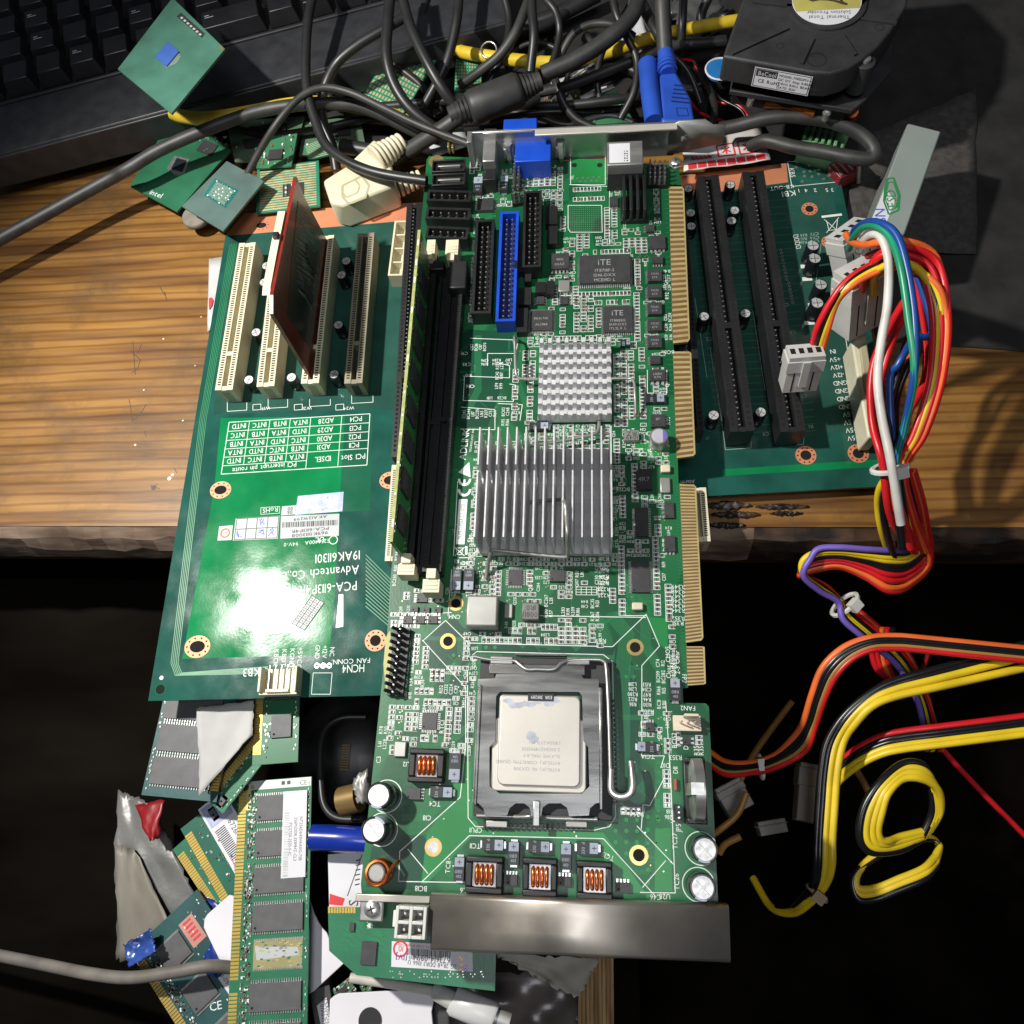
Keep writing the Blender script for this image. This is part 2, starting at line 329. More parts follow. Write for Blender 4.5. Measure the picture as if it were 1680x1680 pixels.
# the drawer the parts lie in
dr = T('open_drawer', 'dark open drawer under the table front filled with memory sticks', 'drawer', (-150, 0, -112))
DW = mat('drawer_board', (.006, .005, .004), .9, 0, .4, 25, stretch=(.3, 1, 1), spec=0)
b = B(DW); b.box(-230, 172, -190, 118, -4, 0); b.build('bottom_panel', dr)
POSTW = mat('rough_timber', (.20, .115, .045), .85, 0, vs=60, col2=(.46, .30, .14), vlo=.35, vhi=.66, stretch=(6, .5, 1), bump=1.0, bs=120, det=6)
b = B(POSTW); q = dr.r(948, 1560, 1008, 1700, 55); n = 14; rr = random.Random(4)
for i in range(9):                                              # split slats of the side board
    x0 = q[0] + (q[1] - q[0]) * i / 9; b.box(x0, x0 + (q[1] - q[0]) / 9 * (.97), q[2] - 60, q[3] + 70, 0, 52 + 3 * rr.random() - .35 * (i - 4) ** 2, 0)
b.build('side_board', dr, bevel=.5)
# ================================================================= BACKPLANE
bp = T('backplane_board', 'large L-shaped green backplane with copper top strip lying on the table under the narrower board', 'circuit board', W(560, 740, -18), 2.8)
q = bp.p
OUT = [q(*a)[:2] for a in ((370, 386), (400, 349), (690, 331), (1126, 286), (1371, 258), (1392, 360), (1480, 796), (1120, 816), (740, 835), (700, 1139), (243, 1150))]
b = B(BPD, SUBST, BPL, COPPER, SILK, TRACE, HOLE, TIN, SILKD)
b.prism(OUT, -1.6, 0, 0)
z = .03
def qd(pts, m, zz=.02): b.flat([q(*a)[:2] for a in pts], zz, m)
qd([(371, 385), (401, 350), (690, 332), (1126, 287), (1290, 268), (1293, 299), (1126, 322), (690, 360), (373, 387)], COPPER, .03)
qd([(362, 686), (352, 800), (299, 1081), (540, 1074), (548, 1000), (556, 840), (566, 683)], BPL, .03)          # bright pours
qd([(566, 684), (556, 840), (607, 838), (612, 681)], mat('mid_pour', (.012, .10, .055), .15, 0, .12, 40, bump=.25, bs=900, rvar=.05, bd=.00004, spec=.35), .03)
qd([(1185, 770), (1470, 752), (1474, 764), (1185, 781)], BPL, .03)
MP = mat('grey_pour', (.022, .078, .060), .15, 0, .15, 60, bump=.22, bs=900, rvar=.05, bd=.00004, spec=.35)
qd([(1112, 326), (1360, 300), (1390, 420), (1440, 700), (1185, 735)], MP, .02); qd([(375, 392), (690, 364), (650, 670), (350, 680)], MP, .02)
for o in range(5):                                              # long edge traces
    k = o * 2.6; b.pl([q(388 - k, 400)[:2], q(338 - k, 690)[:2], q(288 - k * 1.1 + 4, 1088)[:2], q(298 - k, 1104 + k * .4)[:2], q(440, 1094 + k)[:2]], .32, .05, TRACE)
for o in range(14): b.pl([q(645, 955 + 6 * o)[:2], q(600, 910 + 6.5 * o)[:2]], .35, .05, TRACE)
for x0, x1 in ((1128, 1160), (1186, 1236), (1250, 1290)):
    for o in range(34): y = 330 + o * 11.5; s_ = (y - 330) * .13; b.line(q(x0 + s_, y)[:2], q(x1 + s_, y - 3)[:2], .25, .05, TRACE)
def tx(s_, x, y, h, rot=180, m=SILK, sx=1, al=.5): p = q(x, y); b.text(s_, p[0], p[1], h, z + .05, m, rot, sx, al)
def plq(pts, m=SILK, wd=.3, cl=False): b.pl([q(*a)[:2] for a in pts], wd, z + .05, m, cl)
# routing table, printed upside down for the viewer
A_, B_, C_, D_ = (376, 693), (607, 679), (602, 763), (363, 778)
def tb(u, v): a = lerp(A_, B_, u); d = lerp(D_, C_, u); return lerp(a, d, v)
V = [0, .175, .35, .515, .675, .84, 1]; U = [0, .145, .29, .435, .58, .80, 1]
plq([A_, B_, C_, D_], wd=.35, cl=True)
for v in V[1:5]: plq([tb(0, v), tb(1, v)], wd=.28)
plq([tb(0, V[5]), tb(.58, V[5])], wd=.28)
for u in U[1:4]: plq([tb(u, 0), tb(u, V[5])], wd=.28)
for u in U[4:6]: plq([tb(u, 0), tb(u, 1)], wd=.28)
rows = [('PCI4', 'AD28', 'INTA', 'INTB', 'INTC', 'INTD'), ('PCI3', 'AD29', 'INTD', 'INTA', 'INTB', 'INTC'), ('PCI2', 'AD30', 'INTC', 'INTD', 'INTA', 'INTB'), ('PCI1', 'AD31', 'INTB', 'INTC', 'INTD', 'INTA'), (None, None, 'INTA', 'INTB', 'INTC', 'INTD')]
for i, rw in enumerate(rows):
    for j, s_ in enumerate(rw):
        if s_: u = (U[5 - j] + U[6 - j]) / 2; tx(s_, *tb(u, (V[i] + V[i + 1]) / 2), 2.6, 183, sx=.82)
tx('IDSEL', *tb(.69, .83), 2.7, 183, sx=.85); tx('PCI Slot', *tb(.9, .83), 2.7, 183, sx=.85); tx('PCI interrupt pin route', *tb(.29, .92), 2.5, 183, sx=.85)
tx('19AK611301', 553, 914, 4.2, 183, sx=.8); tx('Advantech Co.,Ltd. 01-2', 497, 943, 4.2, 183, sx=.8); tx('PCA-6113P4R Rev.C2', 506, 968, 4.2, 183, sx=.8)
tx('HCN4', 579, 1097, 3.4, 181, sx=.75); tx('FAN CONN.', 575, 1085, 2.1, 181); tx('HKB3', 417, 1103, 3.4, 182, sx=.9)
for i, s_ in enumerate(('NC', '+12V', 'GND')): tx(s_, 545 - i * 12, 1070, 2.0, 270)
for i, s_ in enumerate(('+5VCC', 'KGND', 'KBDT', 'KBCK')): tx(s_, 492 - i * 13, 1080, 2.0, 270)
plq([(514, 1104), (511, 1139), (542, 1139), (545, 1104)], wd=.25, cl=True)
for i in range(3): p = q(520 + 10 * i, 1092); b.disc(p[0], p[1], .06, 1.1, TIN); b.disc(p[0], p[1], .07, .55, HOLE)
tx('RoHS', 443, 837, 2.2, 183, m=SILK); plq([(428, 833), (459, 831), (459, 842), (428, 844)], cl=True, wd=.2); tx('E256400A', 520, 889, 1.8, 183); tx('94V-0', 477, 893, 1.8, 183)
tx('UL', 524, 886, 2.6, 183); p = q(547, 886); b.ring(p[0], p[1], .1, 1.7, 2.1, SILK)
for i, s_ in enumerate(('IN', '+5V', '+12V', '-12V', 'GND', 'GND', 'GND', 'GND', '-5V', '+5V', '+5V', '+5V')): tx(s_, 1366 + i * 3.0, 577 + i * 12.9, 2.3, 183, sx=.9)
tx('KB-OUT', 1282, 308, 2.2, 183); tx('KB1', 1293, 318, 3.4, 183)
for s_, x in (('3', 1365), ('5', 1356), ('2', 1337), ('4', 1322), ('1', 1310)): tx(s_, x, 313 - (x - 1310) * .02, 2.2, 183)
plq([(1292, 266), (1299, 306), (1371, 299), (1360, 260)], wd=.35, cl=True); tx('KB5', 1300, 284, 2.4, 270)
for x, y in ((1308, 265), (1328, 271), (1345, 263), (1306, 275), (1353, 270), (1316, 298), (1332, 290), (1358, 288), (1351, 294), (1319, 282), (1329, 281), (1337, 280), (1343, 279), (1320, 289), (1343, 286)): p = q(x, y); b.disc(p[0], p[1], .08, .9, TIN)
plq([(1348, 356), (1381, 352)], wd=1.3); plq([(1352, 360), (1378, 382)], wd=.3); plq([(1376, 357), (1356, 382)], wd=.3); plq([(1356, 362), (1360, 378), (1372, 377), (1374, 360)], wd=.3)
for i in range(4): plq([(1302 + i * 1.5, 386 + i * 6), (1309 + i * 1.5, 385 + i * 6), (1309 + i * 1.5, 389 + i * 6), (1302 + i * 1.5, 390 + i * 6)], wd=.25, cl=True)
for s_, x, y in (('C73', 1336, 384), ('R14', 1318, 386), ('C74', 1336, 390), ('R15', 1318, 392), ('C75', 1336, 396), ('R16', 1318, 398), ('C1', 1290, 500), ('C8', 1300, 545), ('C7', 1318, 650), ('R1', 1330, 700), ('C9', 1256, 712), ('C2', 1163, 556), ('Alarm', 1128, 791)): tx(s_, x, y, 1.7, 183, m=SILKD if s_ != 'Alarm' else SILK)
for x0, y0, x1, y1 in ((373, 660, 405, 675), (440, 655, 472, 670), (508, 655, 542, 667), (577, 648, 612, 662)): plq([(x0, y0), (x0, y1), (x1, y1 - 2), (x1, y0)], wd=.25)
for x in (424, 492, 560): plq([(x - 9, 664), (x + 4, 663), (x + 4, 672), (x - 9, 673)], wd=.25, cl=True); tx('W%d' % (x // 28 + 4), x + 12, 670, 1.7, 183)
for x0, x1, y in ((1190, 1232, 738), (1275, 1318, 732)): plq([(x0 - 20, y - 160), (x0, y), (x1, y - 3), (x1 + 1, y - 14)], m=SILKD, wd=.25)
plq([(1385, 540), (1413, 720), (1432, 722)], wd=.35); plq([(1330, 530), (1347, 400)], wd=.25, m=SILKD)
for x, y in ((1185, 700), (1160, 620), (1255, 640)): plq([(x - 20, y - 130), (x, y)], wd=.2, m=SILKD)
def hole(x, y, r, k=1, a=0):
    p = q(x, y); k0 = len(b.v); n = 24
    P = lambda rr, zz: [(p[0] + (rr + (.0 if k == 1 else (k - 1) * r * .6)) * math.cos(t * 2 * math.pi / n), p[1] + rr * math.sin(t * 2 * math.pi / n), zz) for t in range(n)]
    b.add(P(r, .14), [tuple(range(n))], COPPER); b.add(P(r * .52, .17), [tuple(range(n))], HOLE)
    for t in range(10): u = t * .628; b.disc(p[0] + (r * .78 + (0 if k == 1 else (k - 1) * r * .6)) * math.cos(u), p[1] + r * .78 * math.sin(u), .18, r * .09, HOLE, 6)
for x, y, r, k in ((429, 370, 3.4, 1.5), (362, 804, 4.3, 1.3), (324, 1061, 4.9, 1.3), (616, 1051, 4.6, 1), (640, 788, 4.2, 1.3), (1328, 343, 3.9, 1), (1360, 397, 3.6, 1), (1322, 747, 4.5, 1), (1408, 744, 4.5, 1)): hole(x, y, r, k)
p = q(263, 1131); b.disc(p[0], p[1], .08, 2.1, HOLE); b.ring(p[0], p[1], .06, 2.1, 2.4, BPL); p = q(265, 1112); b.disc(p[0], p[1], .08, .9, SILK)
qd([(551, 1030), (563, 1028), (563, 975), (556, 975)], GREYM, .06)
for i in range(60): x, y = R.uniform(1240, 1330), 0; 
for i in range(17): p = q(1281 + i * 1.1 + (i > 9) * 2, 410 + i * 5.4); b.disc(p[0], p[1], .06, .75, TIN, 8); b.disc(p[0], p[1], .07, .4, HOLE, 8)
b.build('circuit_board', bp, smooth=0)
# --- slots
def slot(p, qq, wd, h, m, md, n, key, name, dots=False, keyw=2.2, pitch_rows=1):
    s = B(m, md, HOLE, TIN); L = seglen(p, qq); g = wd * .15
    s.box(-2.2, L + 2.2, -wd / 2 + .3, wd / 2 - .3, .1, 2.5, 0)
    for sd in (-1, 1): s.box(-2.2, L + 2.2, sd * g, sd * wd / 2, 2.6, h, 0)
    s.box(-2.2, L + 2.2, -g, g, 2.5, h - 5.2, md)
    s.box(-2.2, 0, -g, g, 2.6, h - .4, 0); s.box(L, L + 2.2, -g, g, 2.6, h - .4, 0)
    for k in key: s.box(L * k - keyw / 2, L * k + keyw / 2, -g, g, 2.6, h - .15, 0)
    st = L / n; tw = st * .5
    for i in range(n):
        x = (i + .5) * st
        if any(abs(x - L * k) < keyw * .8 for k in key) and dots: continue
        for sd in (-1, 1):
            y0, y1 = sd * wd * .22, sd * wd * .40
            if dots: s.box(x - tw * .6, x + tw * .6, y0 * 1.2, y1 * 1.02, h, h + .02, HOLE); 
            else: s.box(x - tw / 2, x + tw / 2, y0, y1, h, h + .02, HOLE)
        if dots: s.box(x - .3, x + .3, g * .2, g * .8, h - 5.1, h - .7, TIN)
    s.box(-2.25, -2.2, -wd * .22, wd * .22, 1, h * .8, md)
    xf(s, 0, p, qq); return s.build(name, bp, smooth=0)
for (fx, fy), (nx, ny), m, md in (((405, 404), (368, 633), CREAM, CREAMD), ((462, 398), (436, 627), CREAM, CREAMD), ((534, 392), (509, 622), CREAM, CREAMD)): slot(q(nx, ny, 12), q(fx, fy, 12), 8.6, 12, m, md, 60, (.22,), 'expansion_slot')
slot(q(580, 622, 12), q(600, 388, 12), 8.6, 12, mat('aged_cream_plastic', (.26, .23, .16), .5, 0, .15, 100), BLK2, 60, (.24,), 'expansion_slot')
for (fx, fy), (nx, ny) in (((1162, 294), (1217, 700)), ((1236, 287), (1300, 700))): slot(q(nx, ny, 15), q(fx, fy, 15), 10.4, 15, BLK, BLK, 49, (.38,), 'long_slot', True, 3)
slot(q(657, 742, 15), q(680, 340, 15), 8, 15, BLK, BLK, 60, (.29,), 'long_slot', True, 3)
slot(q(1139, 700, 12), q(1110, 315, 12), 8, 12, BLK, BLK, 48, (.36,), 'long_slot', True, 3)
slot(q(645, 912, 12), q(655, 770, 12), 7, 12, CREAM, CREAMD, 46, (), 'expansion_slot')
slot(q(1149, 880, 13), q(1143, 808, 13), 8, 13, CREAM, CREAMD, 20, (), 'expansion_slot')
# --- box header at the top left of the long slot
s = B(CREAM, CREAMD, TIN); p0, p1 = q(648, 452, 9), q(659, 362, 9); L = seglen(p0, p1)
s.box(0, L, -3.6, 3.6, 0, 3)
for sd in (-1, 1): s.box(0, L, sd * 2.7, sd * 3.6, 3, 9)
s.box(0, .9, -2.7, 2.7, 3, 9); s.box(L - .9, L, -2.7, 2.7, 3, 9)
for i in range(3): s.box(L * (.25 + .25 * i), L * (.25 + .25 * i) + .8, -2.7, 2.7, 3, 8)
xf(s, 0, p0, p1); s.build('box_header', bp, smooth=0)
# --- keyboard header at the lower edge
s = B(CREAM, CREAMD, TIN, HOLE); xa, xb, ya, yb = bp.r(430, 1096, 492, 1141, 3)
s.box(xa, xb, ya, yb, 0, 1.4); s.box(xa, xb, ya, ya + 1, 1.4, 5.5); 
for x in (xa, xb - 1.1): s.box(x, x + 1.1, ya + 1, yb, 1.4, 7.5)
s.box(xa + 3.2, xb - 3.2, ya + .8, ya + 2.2, 5.5, 7)
for i in range(5): x = xa + 3 + i * (xb - xa - 6) / 4; s.box(x - .32, x + .32, ya + 1.8, yb + 1.5, 3, 3.6, TIN)
s.build('pin_connector', bp, bevel=.25)
def capacitor(par, x, y, z0, r, h, stripe=None, top=CAPTOP, side=CAPSL, vent='cross', name='capacitor', tilt=None):
    s = B(side, top, CAPSTR, HOLE); n = 28
    s.lathe([(r * .97, 0), (r, .4), (r, h * .1), (r * .93, h * .14), (r, h * .19), (r, h - .5), (r * .93, h), (r * .80, h + .02)], side, n)
    s.disc(0, 0, h - .0, r * .80, side, n)
    s.disc(0, 0, h + .05, r * .80, top, n)
    if vent == 'cross': s.line((-r * .7, 0), (r * .7, 0), r * .09, h + .06, HOLE); s.line((0, -r * .7), (0, r * .7), r * .09, h + .06, HOLE)
    if vent == 'line': a = .7; s.line((-r * .55, -r * .55), (r * .55, r * .55), r * .07, h + .07, LABELW); s.line((-r * .5, r * .5), (r * .5, -r * .5), r * .05, h + .06, GREYM)
    if stripe is not None:
        k = 7; vs = []; fs = []
        for i in range(k):
            t = math.radians(stripe - 28 + 56 * i / (k - 1)); c_, s_ = math.cos(t), math.sin(t)
            for rr_, zz_ in ((r * 1.012, h * .2), (r * 1.012, h - .55), (r * .945, h + .03), (r * .82, h + .06)): vs.append((rr_ * c_, rr_ * s_, zz_))
        for i in range(k - 1):
            for j in range(3): fs.append((4 * i + j, 4 * i + 4 + j, 4 * i + 5 + j, 4 * i + 1 + j))
        s.add(vs, fs, CAPSTR)
    o = s.build(name, par, smooth=35); o.location = Vector((x, y, z0)) * MM
    if tilt: o.rotation_euler = [math.radians(a) for a in tilt]
    return o
c0 = None
for x, y, h in ((437, 436, 9), (433, 463, 9), (420, 545, 9), (408, 623, 9), (478, 619, 9), (568, 428, 9), (560, 451, 9), (555, 533, 9), (548, 614, 9), (1198, 303, 9), (1205, 345, 9), (1200, 362, 9), (1129, 309, 7), (1133, 349, 7), (1134, 371, 7), (1155, 519, 10), (1223, 514, 10), (1171, 681, 10), (1248, 676, 10)):
    p = q(x, y, h)
    if c0 is None: c0 = capacitor(bp, p[0], p[1], 0, 2.65, 9)
    else: d = dup(c0, bp, (p[0], p[1], 0), R.uniform(0, 360)); d.scale = (1, 1, h / 9)
for x, y in ((1334, 403), (1337, 424), (1347, 467), (1341, 497)): p = q(x, y, 11); o = capacitor(bp, p[0], p[1], 0, 3.1, 11, stripe=118); pp = q(x + 2, y + 40, 0); b = B(SILK); b.rect(p[0] - 3.6, p[0] + 1, p[1] - 4.3, p[1] - 2.2, .1, 0); b.build('silkscreen_patch', bp, smooth=0)
s = B(BLK2); s.cyl(0, 0, -7, -1.65, 2.6, 0, 10); so = s.build('standoff', bp, smooth=30); p = q(362, 804); so.location = (p[0] * MM, p[1] * MM, 0)
for x, y in ((429, 370), (1328, 343), (1322, 747), (1408, 744)): p = q(x, y); dup(so, bp, (p[0], p[1], 0))
# --- stickers on the backplane
def sticker(par, frame, px, h, m, draw=None, name='sticker', th=.06):
    P = [frame(*a, h)[:2] for a in px]; s = B(m); s.prism(P, h + .12, h + .12 + th, 0)
    if draw: draw(s, P, h + .2 + th)
    return s.build(name, par, smooth=0)
def fr4(P):     # local frame of a px quad: origin P[0], u along P[0]->P[1], v along P[0]->P[3]
    return lambda u, v: lerp(lerp(P[0], P[1], u), lerp(P[3], P[2], u), v)
def barcode(s, f, u0, u1, v0, v1, z, n=40, seed=1, m=INK, vert=False):
    r_ = random.Random(seed); u = u0; st = (u1 - u0) / n
    while u < u1:
        w_ = st * r_.choice((.4, .4, .8, 1.1))
        if vert: s.flat([f(v0, u), f(v1, u), f(v1, u + w_), f(v0, u + w_)], z, m)
        else: s.flat([f(u, v0), f(u + w_, v0), f(u + w_, v1), f(u, v1)], z, m)
        u += w_ + st * r_.choice((.5, .9))
def dr1(s, P, z):
    f = fr4(P); barcode(s, f, .03, .97, .28, .52, z, 50, 2)
    for t, v, h in (('AKA1291299', .14, 1.4), ('PCA-6113P4R', .68, 1.5), ('969K0113008', .87, 1.5)): a = f(.5, v); s.text(t, a[0], a[1], h, z, INK, 183, 1.5)
sticker(bp, q, ((461, 847), (557, 843), (556, 879), (460, 884)), 0, LABELG, dr1)
def dr2(s, P, z):
    f = fr4(P)
    for v in (.02, .5, .96): s.line(f(.03, v), f(.98, v), .25, z, INK)
    for u in (.03, .27, .5, .74, .98): s.line(f(u, .02), f(u, .96), .25, z, INK)
    for u, v in ((.14, .72), (.62, .7), (.63, .25), (.86, .7)):
        for k in range(5): a = f(u + R.uniform(-.06, .06), v + R.uniform(-.15, .15)); c = f(u + R.uniform(-.09, .09), v + R.uniform(-.2, .2)); s.line(a, c, .3, z, INKB)
sticker(bp, q, ((387, 851), (459, 846), (456, 884), (382, 887)), 0, LABELG, dr2)
def dr3(s, P, z): f = fr4(P); a = f(.5, .5); s.ring(a[0], a[1], z, 1.6, 2.4, mat('stamp_orange', (.65, .16, .04), .6)); s.text('10', a[0], a[1], 1.6, z, mat('stamp_orange', (.65, .16, .04)), 183)
sticker(bp, q, ((360, 864), (382, 862), (380, 886), (357, 887)), 0, LABELW, dr3)
HOLO = mat('hologram_sticker', (.25, .30, .50), .45, .1, .25, 220, col2=(.42, .45, .60))
def drh(s, P, z):
    f = fr4(P)
    for k in range(26): u, v = R.uniform(.08, .85), R.uniform(.12, .85); s.line(f(u, v), f(u + R.uniform(.03, .12), v + R.uniform(-.04, .04)), .25, z, LABELG if k % 2 else INKB if k % 7 == 0 else LABELW)
sticker(bp, q, ((489, 814), (564, 807), (562, 839), (484, 845)), 0, HOLO, drh)
def dr5(s, P, z):
    f = fr4(P); a = f(.6, .35); s.text('00', a[0], a[1], 1.7, z, INK, 183); a = f(.6, .75); s.text('06', a[0], a[1], 1.7, z, INK, 183)
sticker(bp, q, ((463, 831), (486, 829), (484, 844), (461, 846)), 0, LABELG, dr5)
def dr6(s, P, z):
    f = fr4(P)
    for v in (.33, .66): s.line(f(.0, v), f(1, v), .2, z, INK)
    for k in range(1, 7): s.line(f(k / 7, 0), f(k / 7, 1), .18, z, INK)
    for k in range(7):
        for v in (.16, .5, .83): a = f((k + .5) / 7, v); s.text(str(k + 1), a[0], a[1], .8, z, INK, 40)
    s.pl([f(0, 0), f(1, 0), f(1, 1), f(0, 1)], .3, z, INK, True)
sticker(bp, q, ((479, 1023), (512, 977), (532, 989), (500, 1034)), 0, LABELG, dr6)
# ================================================================= RED CARD in the third slot
# stands in the third cream slot, its board nearly edge-on, leaning left
n0, n1 = W(508, 618, -8), W(536, 392, -8); th = math.degrees(math.atan2(n1.y - n0.y, n1.x - n0.x)); L = (n1 - n0).length
rc = T('red_card', 'dark red adapter card with a black printed face, upright in the third cream slot', 'adapter card', n0, th, tilt=(0, 0))
def vp(x, y):                            # measured point -> (along, height) on the card's upright plane
    o = rc.I @ Vector((0, 0, H)); d = rc.I.to_3x3() @ ray(x, y); t = -o.y / d.y
    return (o.x + d.x * t, o.z + d.z * t)
def vprism(b, px, y0, y1, m=0):
    P = [vp(*a) for a in px]; n = len(P)
    a = sum(P[i][0] * P[(i + 1) % n][1] - P[(i + 1) % n][0] * P[i][1] for i in range(n))
    if a < 0: P = P[::-1]
    b.add([(x, y1, z_) for x, z_ in P] + [(x, y0, z_) for x, z_ in P], [tuple(range(n))[::-1], tuple(range(n, 2 * n)), ] + [(i, (i + 1) % n, n + (i + 1) % n, n + i) for i in range(n)], m)
b = B(REDPCB); vprism(b, [(510, 622), (445, 515), (445, 484), (462, 400), (484, 290), (496, 322), (534, 394)], -.8, .8); b.build('circuit_board', rc, smooth=0)
b = B(mat('dark_print', (.020, .022, .020), .38, 0, .3, 70, coat=.2), SILKD)
vprism(b, [(509, 574), (468, 518), (476, 420), (486, 330), (496, 340), (523, 400), (520, 470)], -.95, -.82)
rr = random.Random(8)
for k in range(44):                      # printed traces on the face
    x, y = 481 + rr.random() * 12, 338 + k * 3.4
    pts = [vp(x + 1, y), vp(x + 10 + rr.random() * 6, y + 10), vp(min(522, x + 18 + rr.random() * 12), y + 14 + rr.random() * 22)]
    for a, c in zip(pts, pts[1:]):
        d_ = Vector((c[0] - a[0], c[1] - a[1]))
        if d_.length < .01: continue
        d_ = d_.normalized() * .17; b.add([(a[0] - d_.y, -1.0, a[1] + d_.x), (c[0] - d_.y, -1.0, c[1] + d_.x), (c[0] + d_.y, -1.0, c[1] - d_.x), (a[0] + d_.y, -1.0, a[1] - d_.x)], [(0, 1, 2, 3)], SILKD)
for px in (((500, 400), (514, 425), (512, 450), (499, 424)), ((492, 455), (508, 482), (507, 500), (491, 474))):
    vprism(b, px, -1.9, -1.0, CHIP)
b.build('printed_face', rc, smooth=0)
b = B(CREAM, INK); vprism(b, [(446, 484), (447, 470), (460, 400), (471, 346), (474, 356), (464, 410), (452, 476)], .85, 4.2); 
for k in range(14): a = vp(450 + k * 1.5, 470 - k * 8); b.box(a[0], a[0] + .4, .9, 4, a[1] + .6, a[1] + .9, 1)
b.build('edge_connector', rc, smooth=0)
b = B(BLK); a = vp(462, 388); b.box(a[0] - 1.6, a[0] + 1.6, 1, 3.4, a[1], a[1] + 1.5); b.build('key', rc, bevel=.3)
# ================================================================= MAIN BOARD
mb = T('computer_board', 'long green single board computer with silver heatsinks bridging the lower board', 'circuit board', (0, 0, 0))
g = mb.p
OCC = []
def r_(x0, y0, x1, y1, h=0):
    q_ = mb.r(x0, y0, x1, y1, h); OCC.append(q_); return q_
OUT = [g(*a)[:2] for a in ((700, 262), (704, 256), (1113, 270), (1118, 303), (1098, 304), (1105, 566), (1106, 575), (1112, 752), (1113, 792), (1117, 793), (1126, 1056), (1127, 1060), (1129, 1128), (1120, 1129), (1121, 1153), (1158, 1154), (1163, 1160), (1180, 1520), (1178, 1540), (598, 1522), (592, 1450), (636, 1030), (640, 960))]
BOARD = OUT
def inb(x, y):
    c = False; n = len(BOARD)
    for i in range(n):
        a, b_ = BOARD[i], BOARD[(i + 1) % n]
        if (a[1] > y) != (b_[1] > y) and x < (b_[0] - a[0]) * (y - a[1]) / (b_[1] - a[1]) + a[0]: c = not c
    return c
b = B(PCB, SUBST, SILK, SILKD, TRACE, POUR, DPOUR, TIN, GOLD, HOLE, GOLDP)
b.prism(OUT, -1.6, 0, 0)
b.prism([g(*a)[:2] for a in ((633, 1046), (640, 1034), (643, 1060), (641, 1120), (634, 1138), (629, 1090))], .02, .12, mat('yellow_tape', (.42, .40, .14), .5))
# gold finger tongues
for quad, n in ((((1098, 308), (1122, 308), (1132, 558), (1105, 561)), 31), (((1105, 578), (1134, 578), (1141, 746), (1111, 750)), 20), (((1116, 796), (1142, 797), (1154, 1048), (1126, 1052)), 47), (((1127, 1061), (1156, 1061), (1158, 1122), (1129, 1124)), 11)):
    Q = [g(*a)[:2] for a in quad]; f = fr4(Q); b.prism([f(-.03, -.008), f(.88, -.008), f(1, .008), f(1, .992), f(.88, 1.008), f(-.03, 1.008)], -1.6, .03, GOLDP)
    for i in range(n): v = (i + .5) / n; e = .26 / n; b.flat([f(-.05, v - e), f(.90, v - e), f(.90, v + e), f(-.05, v + e)], .06, GAP)
    b.flat([f(.93, 0), f(1, .01), f(1, .99), f(.93, 1)], .05, GOLDP)
    for i in range(n): v = (i + .5) / n; a = f(-.35, v); c = f(-.02, v); b.line(a, c, .18, .06, TRACE)
def qd(pts, m, zz=.03): b.flat([g(*a)[:2] for a in pts], zz, m)
def tx(s_, x, y, h, rot=180, m=SILK, sx=1, al=.5): p = g(x, y); b.text(s_, p[0], p[1], h, .05, m, rot, sx, al)
def plg(pts, m=SILK, wd=.25, cl=False): b.pl([g(*a)[:2] for a in pts], wd, .05, m, cl)
# copper pours
qd([(938, 260), (992, 262), (992, 300), (936, 300)], POUR)
qd([(745, 1350), (780, 1345), (790, 1362), (990, 1366), (1060, 1466), (1000, 1462), (985, 1375), (775, 1372), (700, 1450), (640, 1452), (690, 1400)], POUR)
qd([(720, 1240), (772, 1250), (775, 1340), (720, 1400), (690, 1380), (745, 1310)], POUR)
qd([(1075, 1360), (1100, 1358), (1103, 1462), (1074, 1462)], POUR); qd([(1063, 1012), (1095, 1015), (1096, 1070), (1075, 1050)], POUR)
qd([(745, 1010), (760, 1030), (1010, 1060), (1005, 1075), (775, 1072), (775, 1240), (740, 1190), (690, 1050)], DPOUR)
qd([(1010, 1060), (1040, 1090), (1050, 1180), (1052, 1320), (1010, 1350), (1008, 1080)], DPOUR); qd([(640, 1370), (700, 1370), (690, 1460), (600, 1455), (610, 1390)], DPOUR)
qd([(1040, 720), (1100, 730), (1098, 760), (1045, 760)], POUR); qd([(760, 540), (840, 545), (850, 560), (800, 700), (745, 700)], DPOUR, .02)
# vias
for (x0, y0, x1, y1, nx, ny) in ((768, 1062, 812, 1064, 4, 1), (744, 1075, 770, 1105, 2, 3), (1080, 1235, 1098, 1345, 2, 8), (1010, 1345, 1045, 1400, 3, 4), (700, 1415, 740, 1422, 4, 1), (1063, 1340, 1094, 1470, 3, 7), (1015, 1110, 1040, 1115, 3, 1)):
    for i in range(nx):
        for j in range(ny): p = g(x0 + (x1 - x0) * i / max(1, nx - 1), y0 + (y1 - y0) * j / max(1, ny - 1)); b.disc(p[0], p[1], .05, .75, POUR, 10)
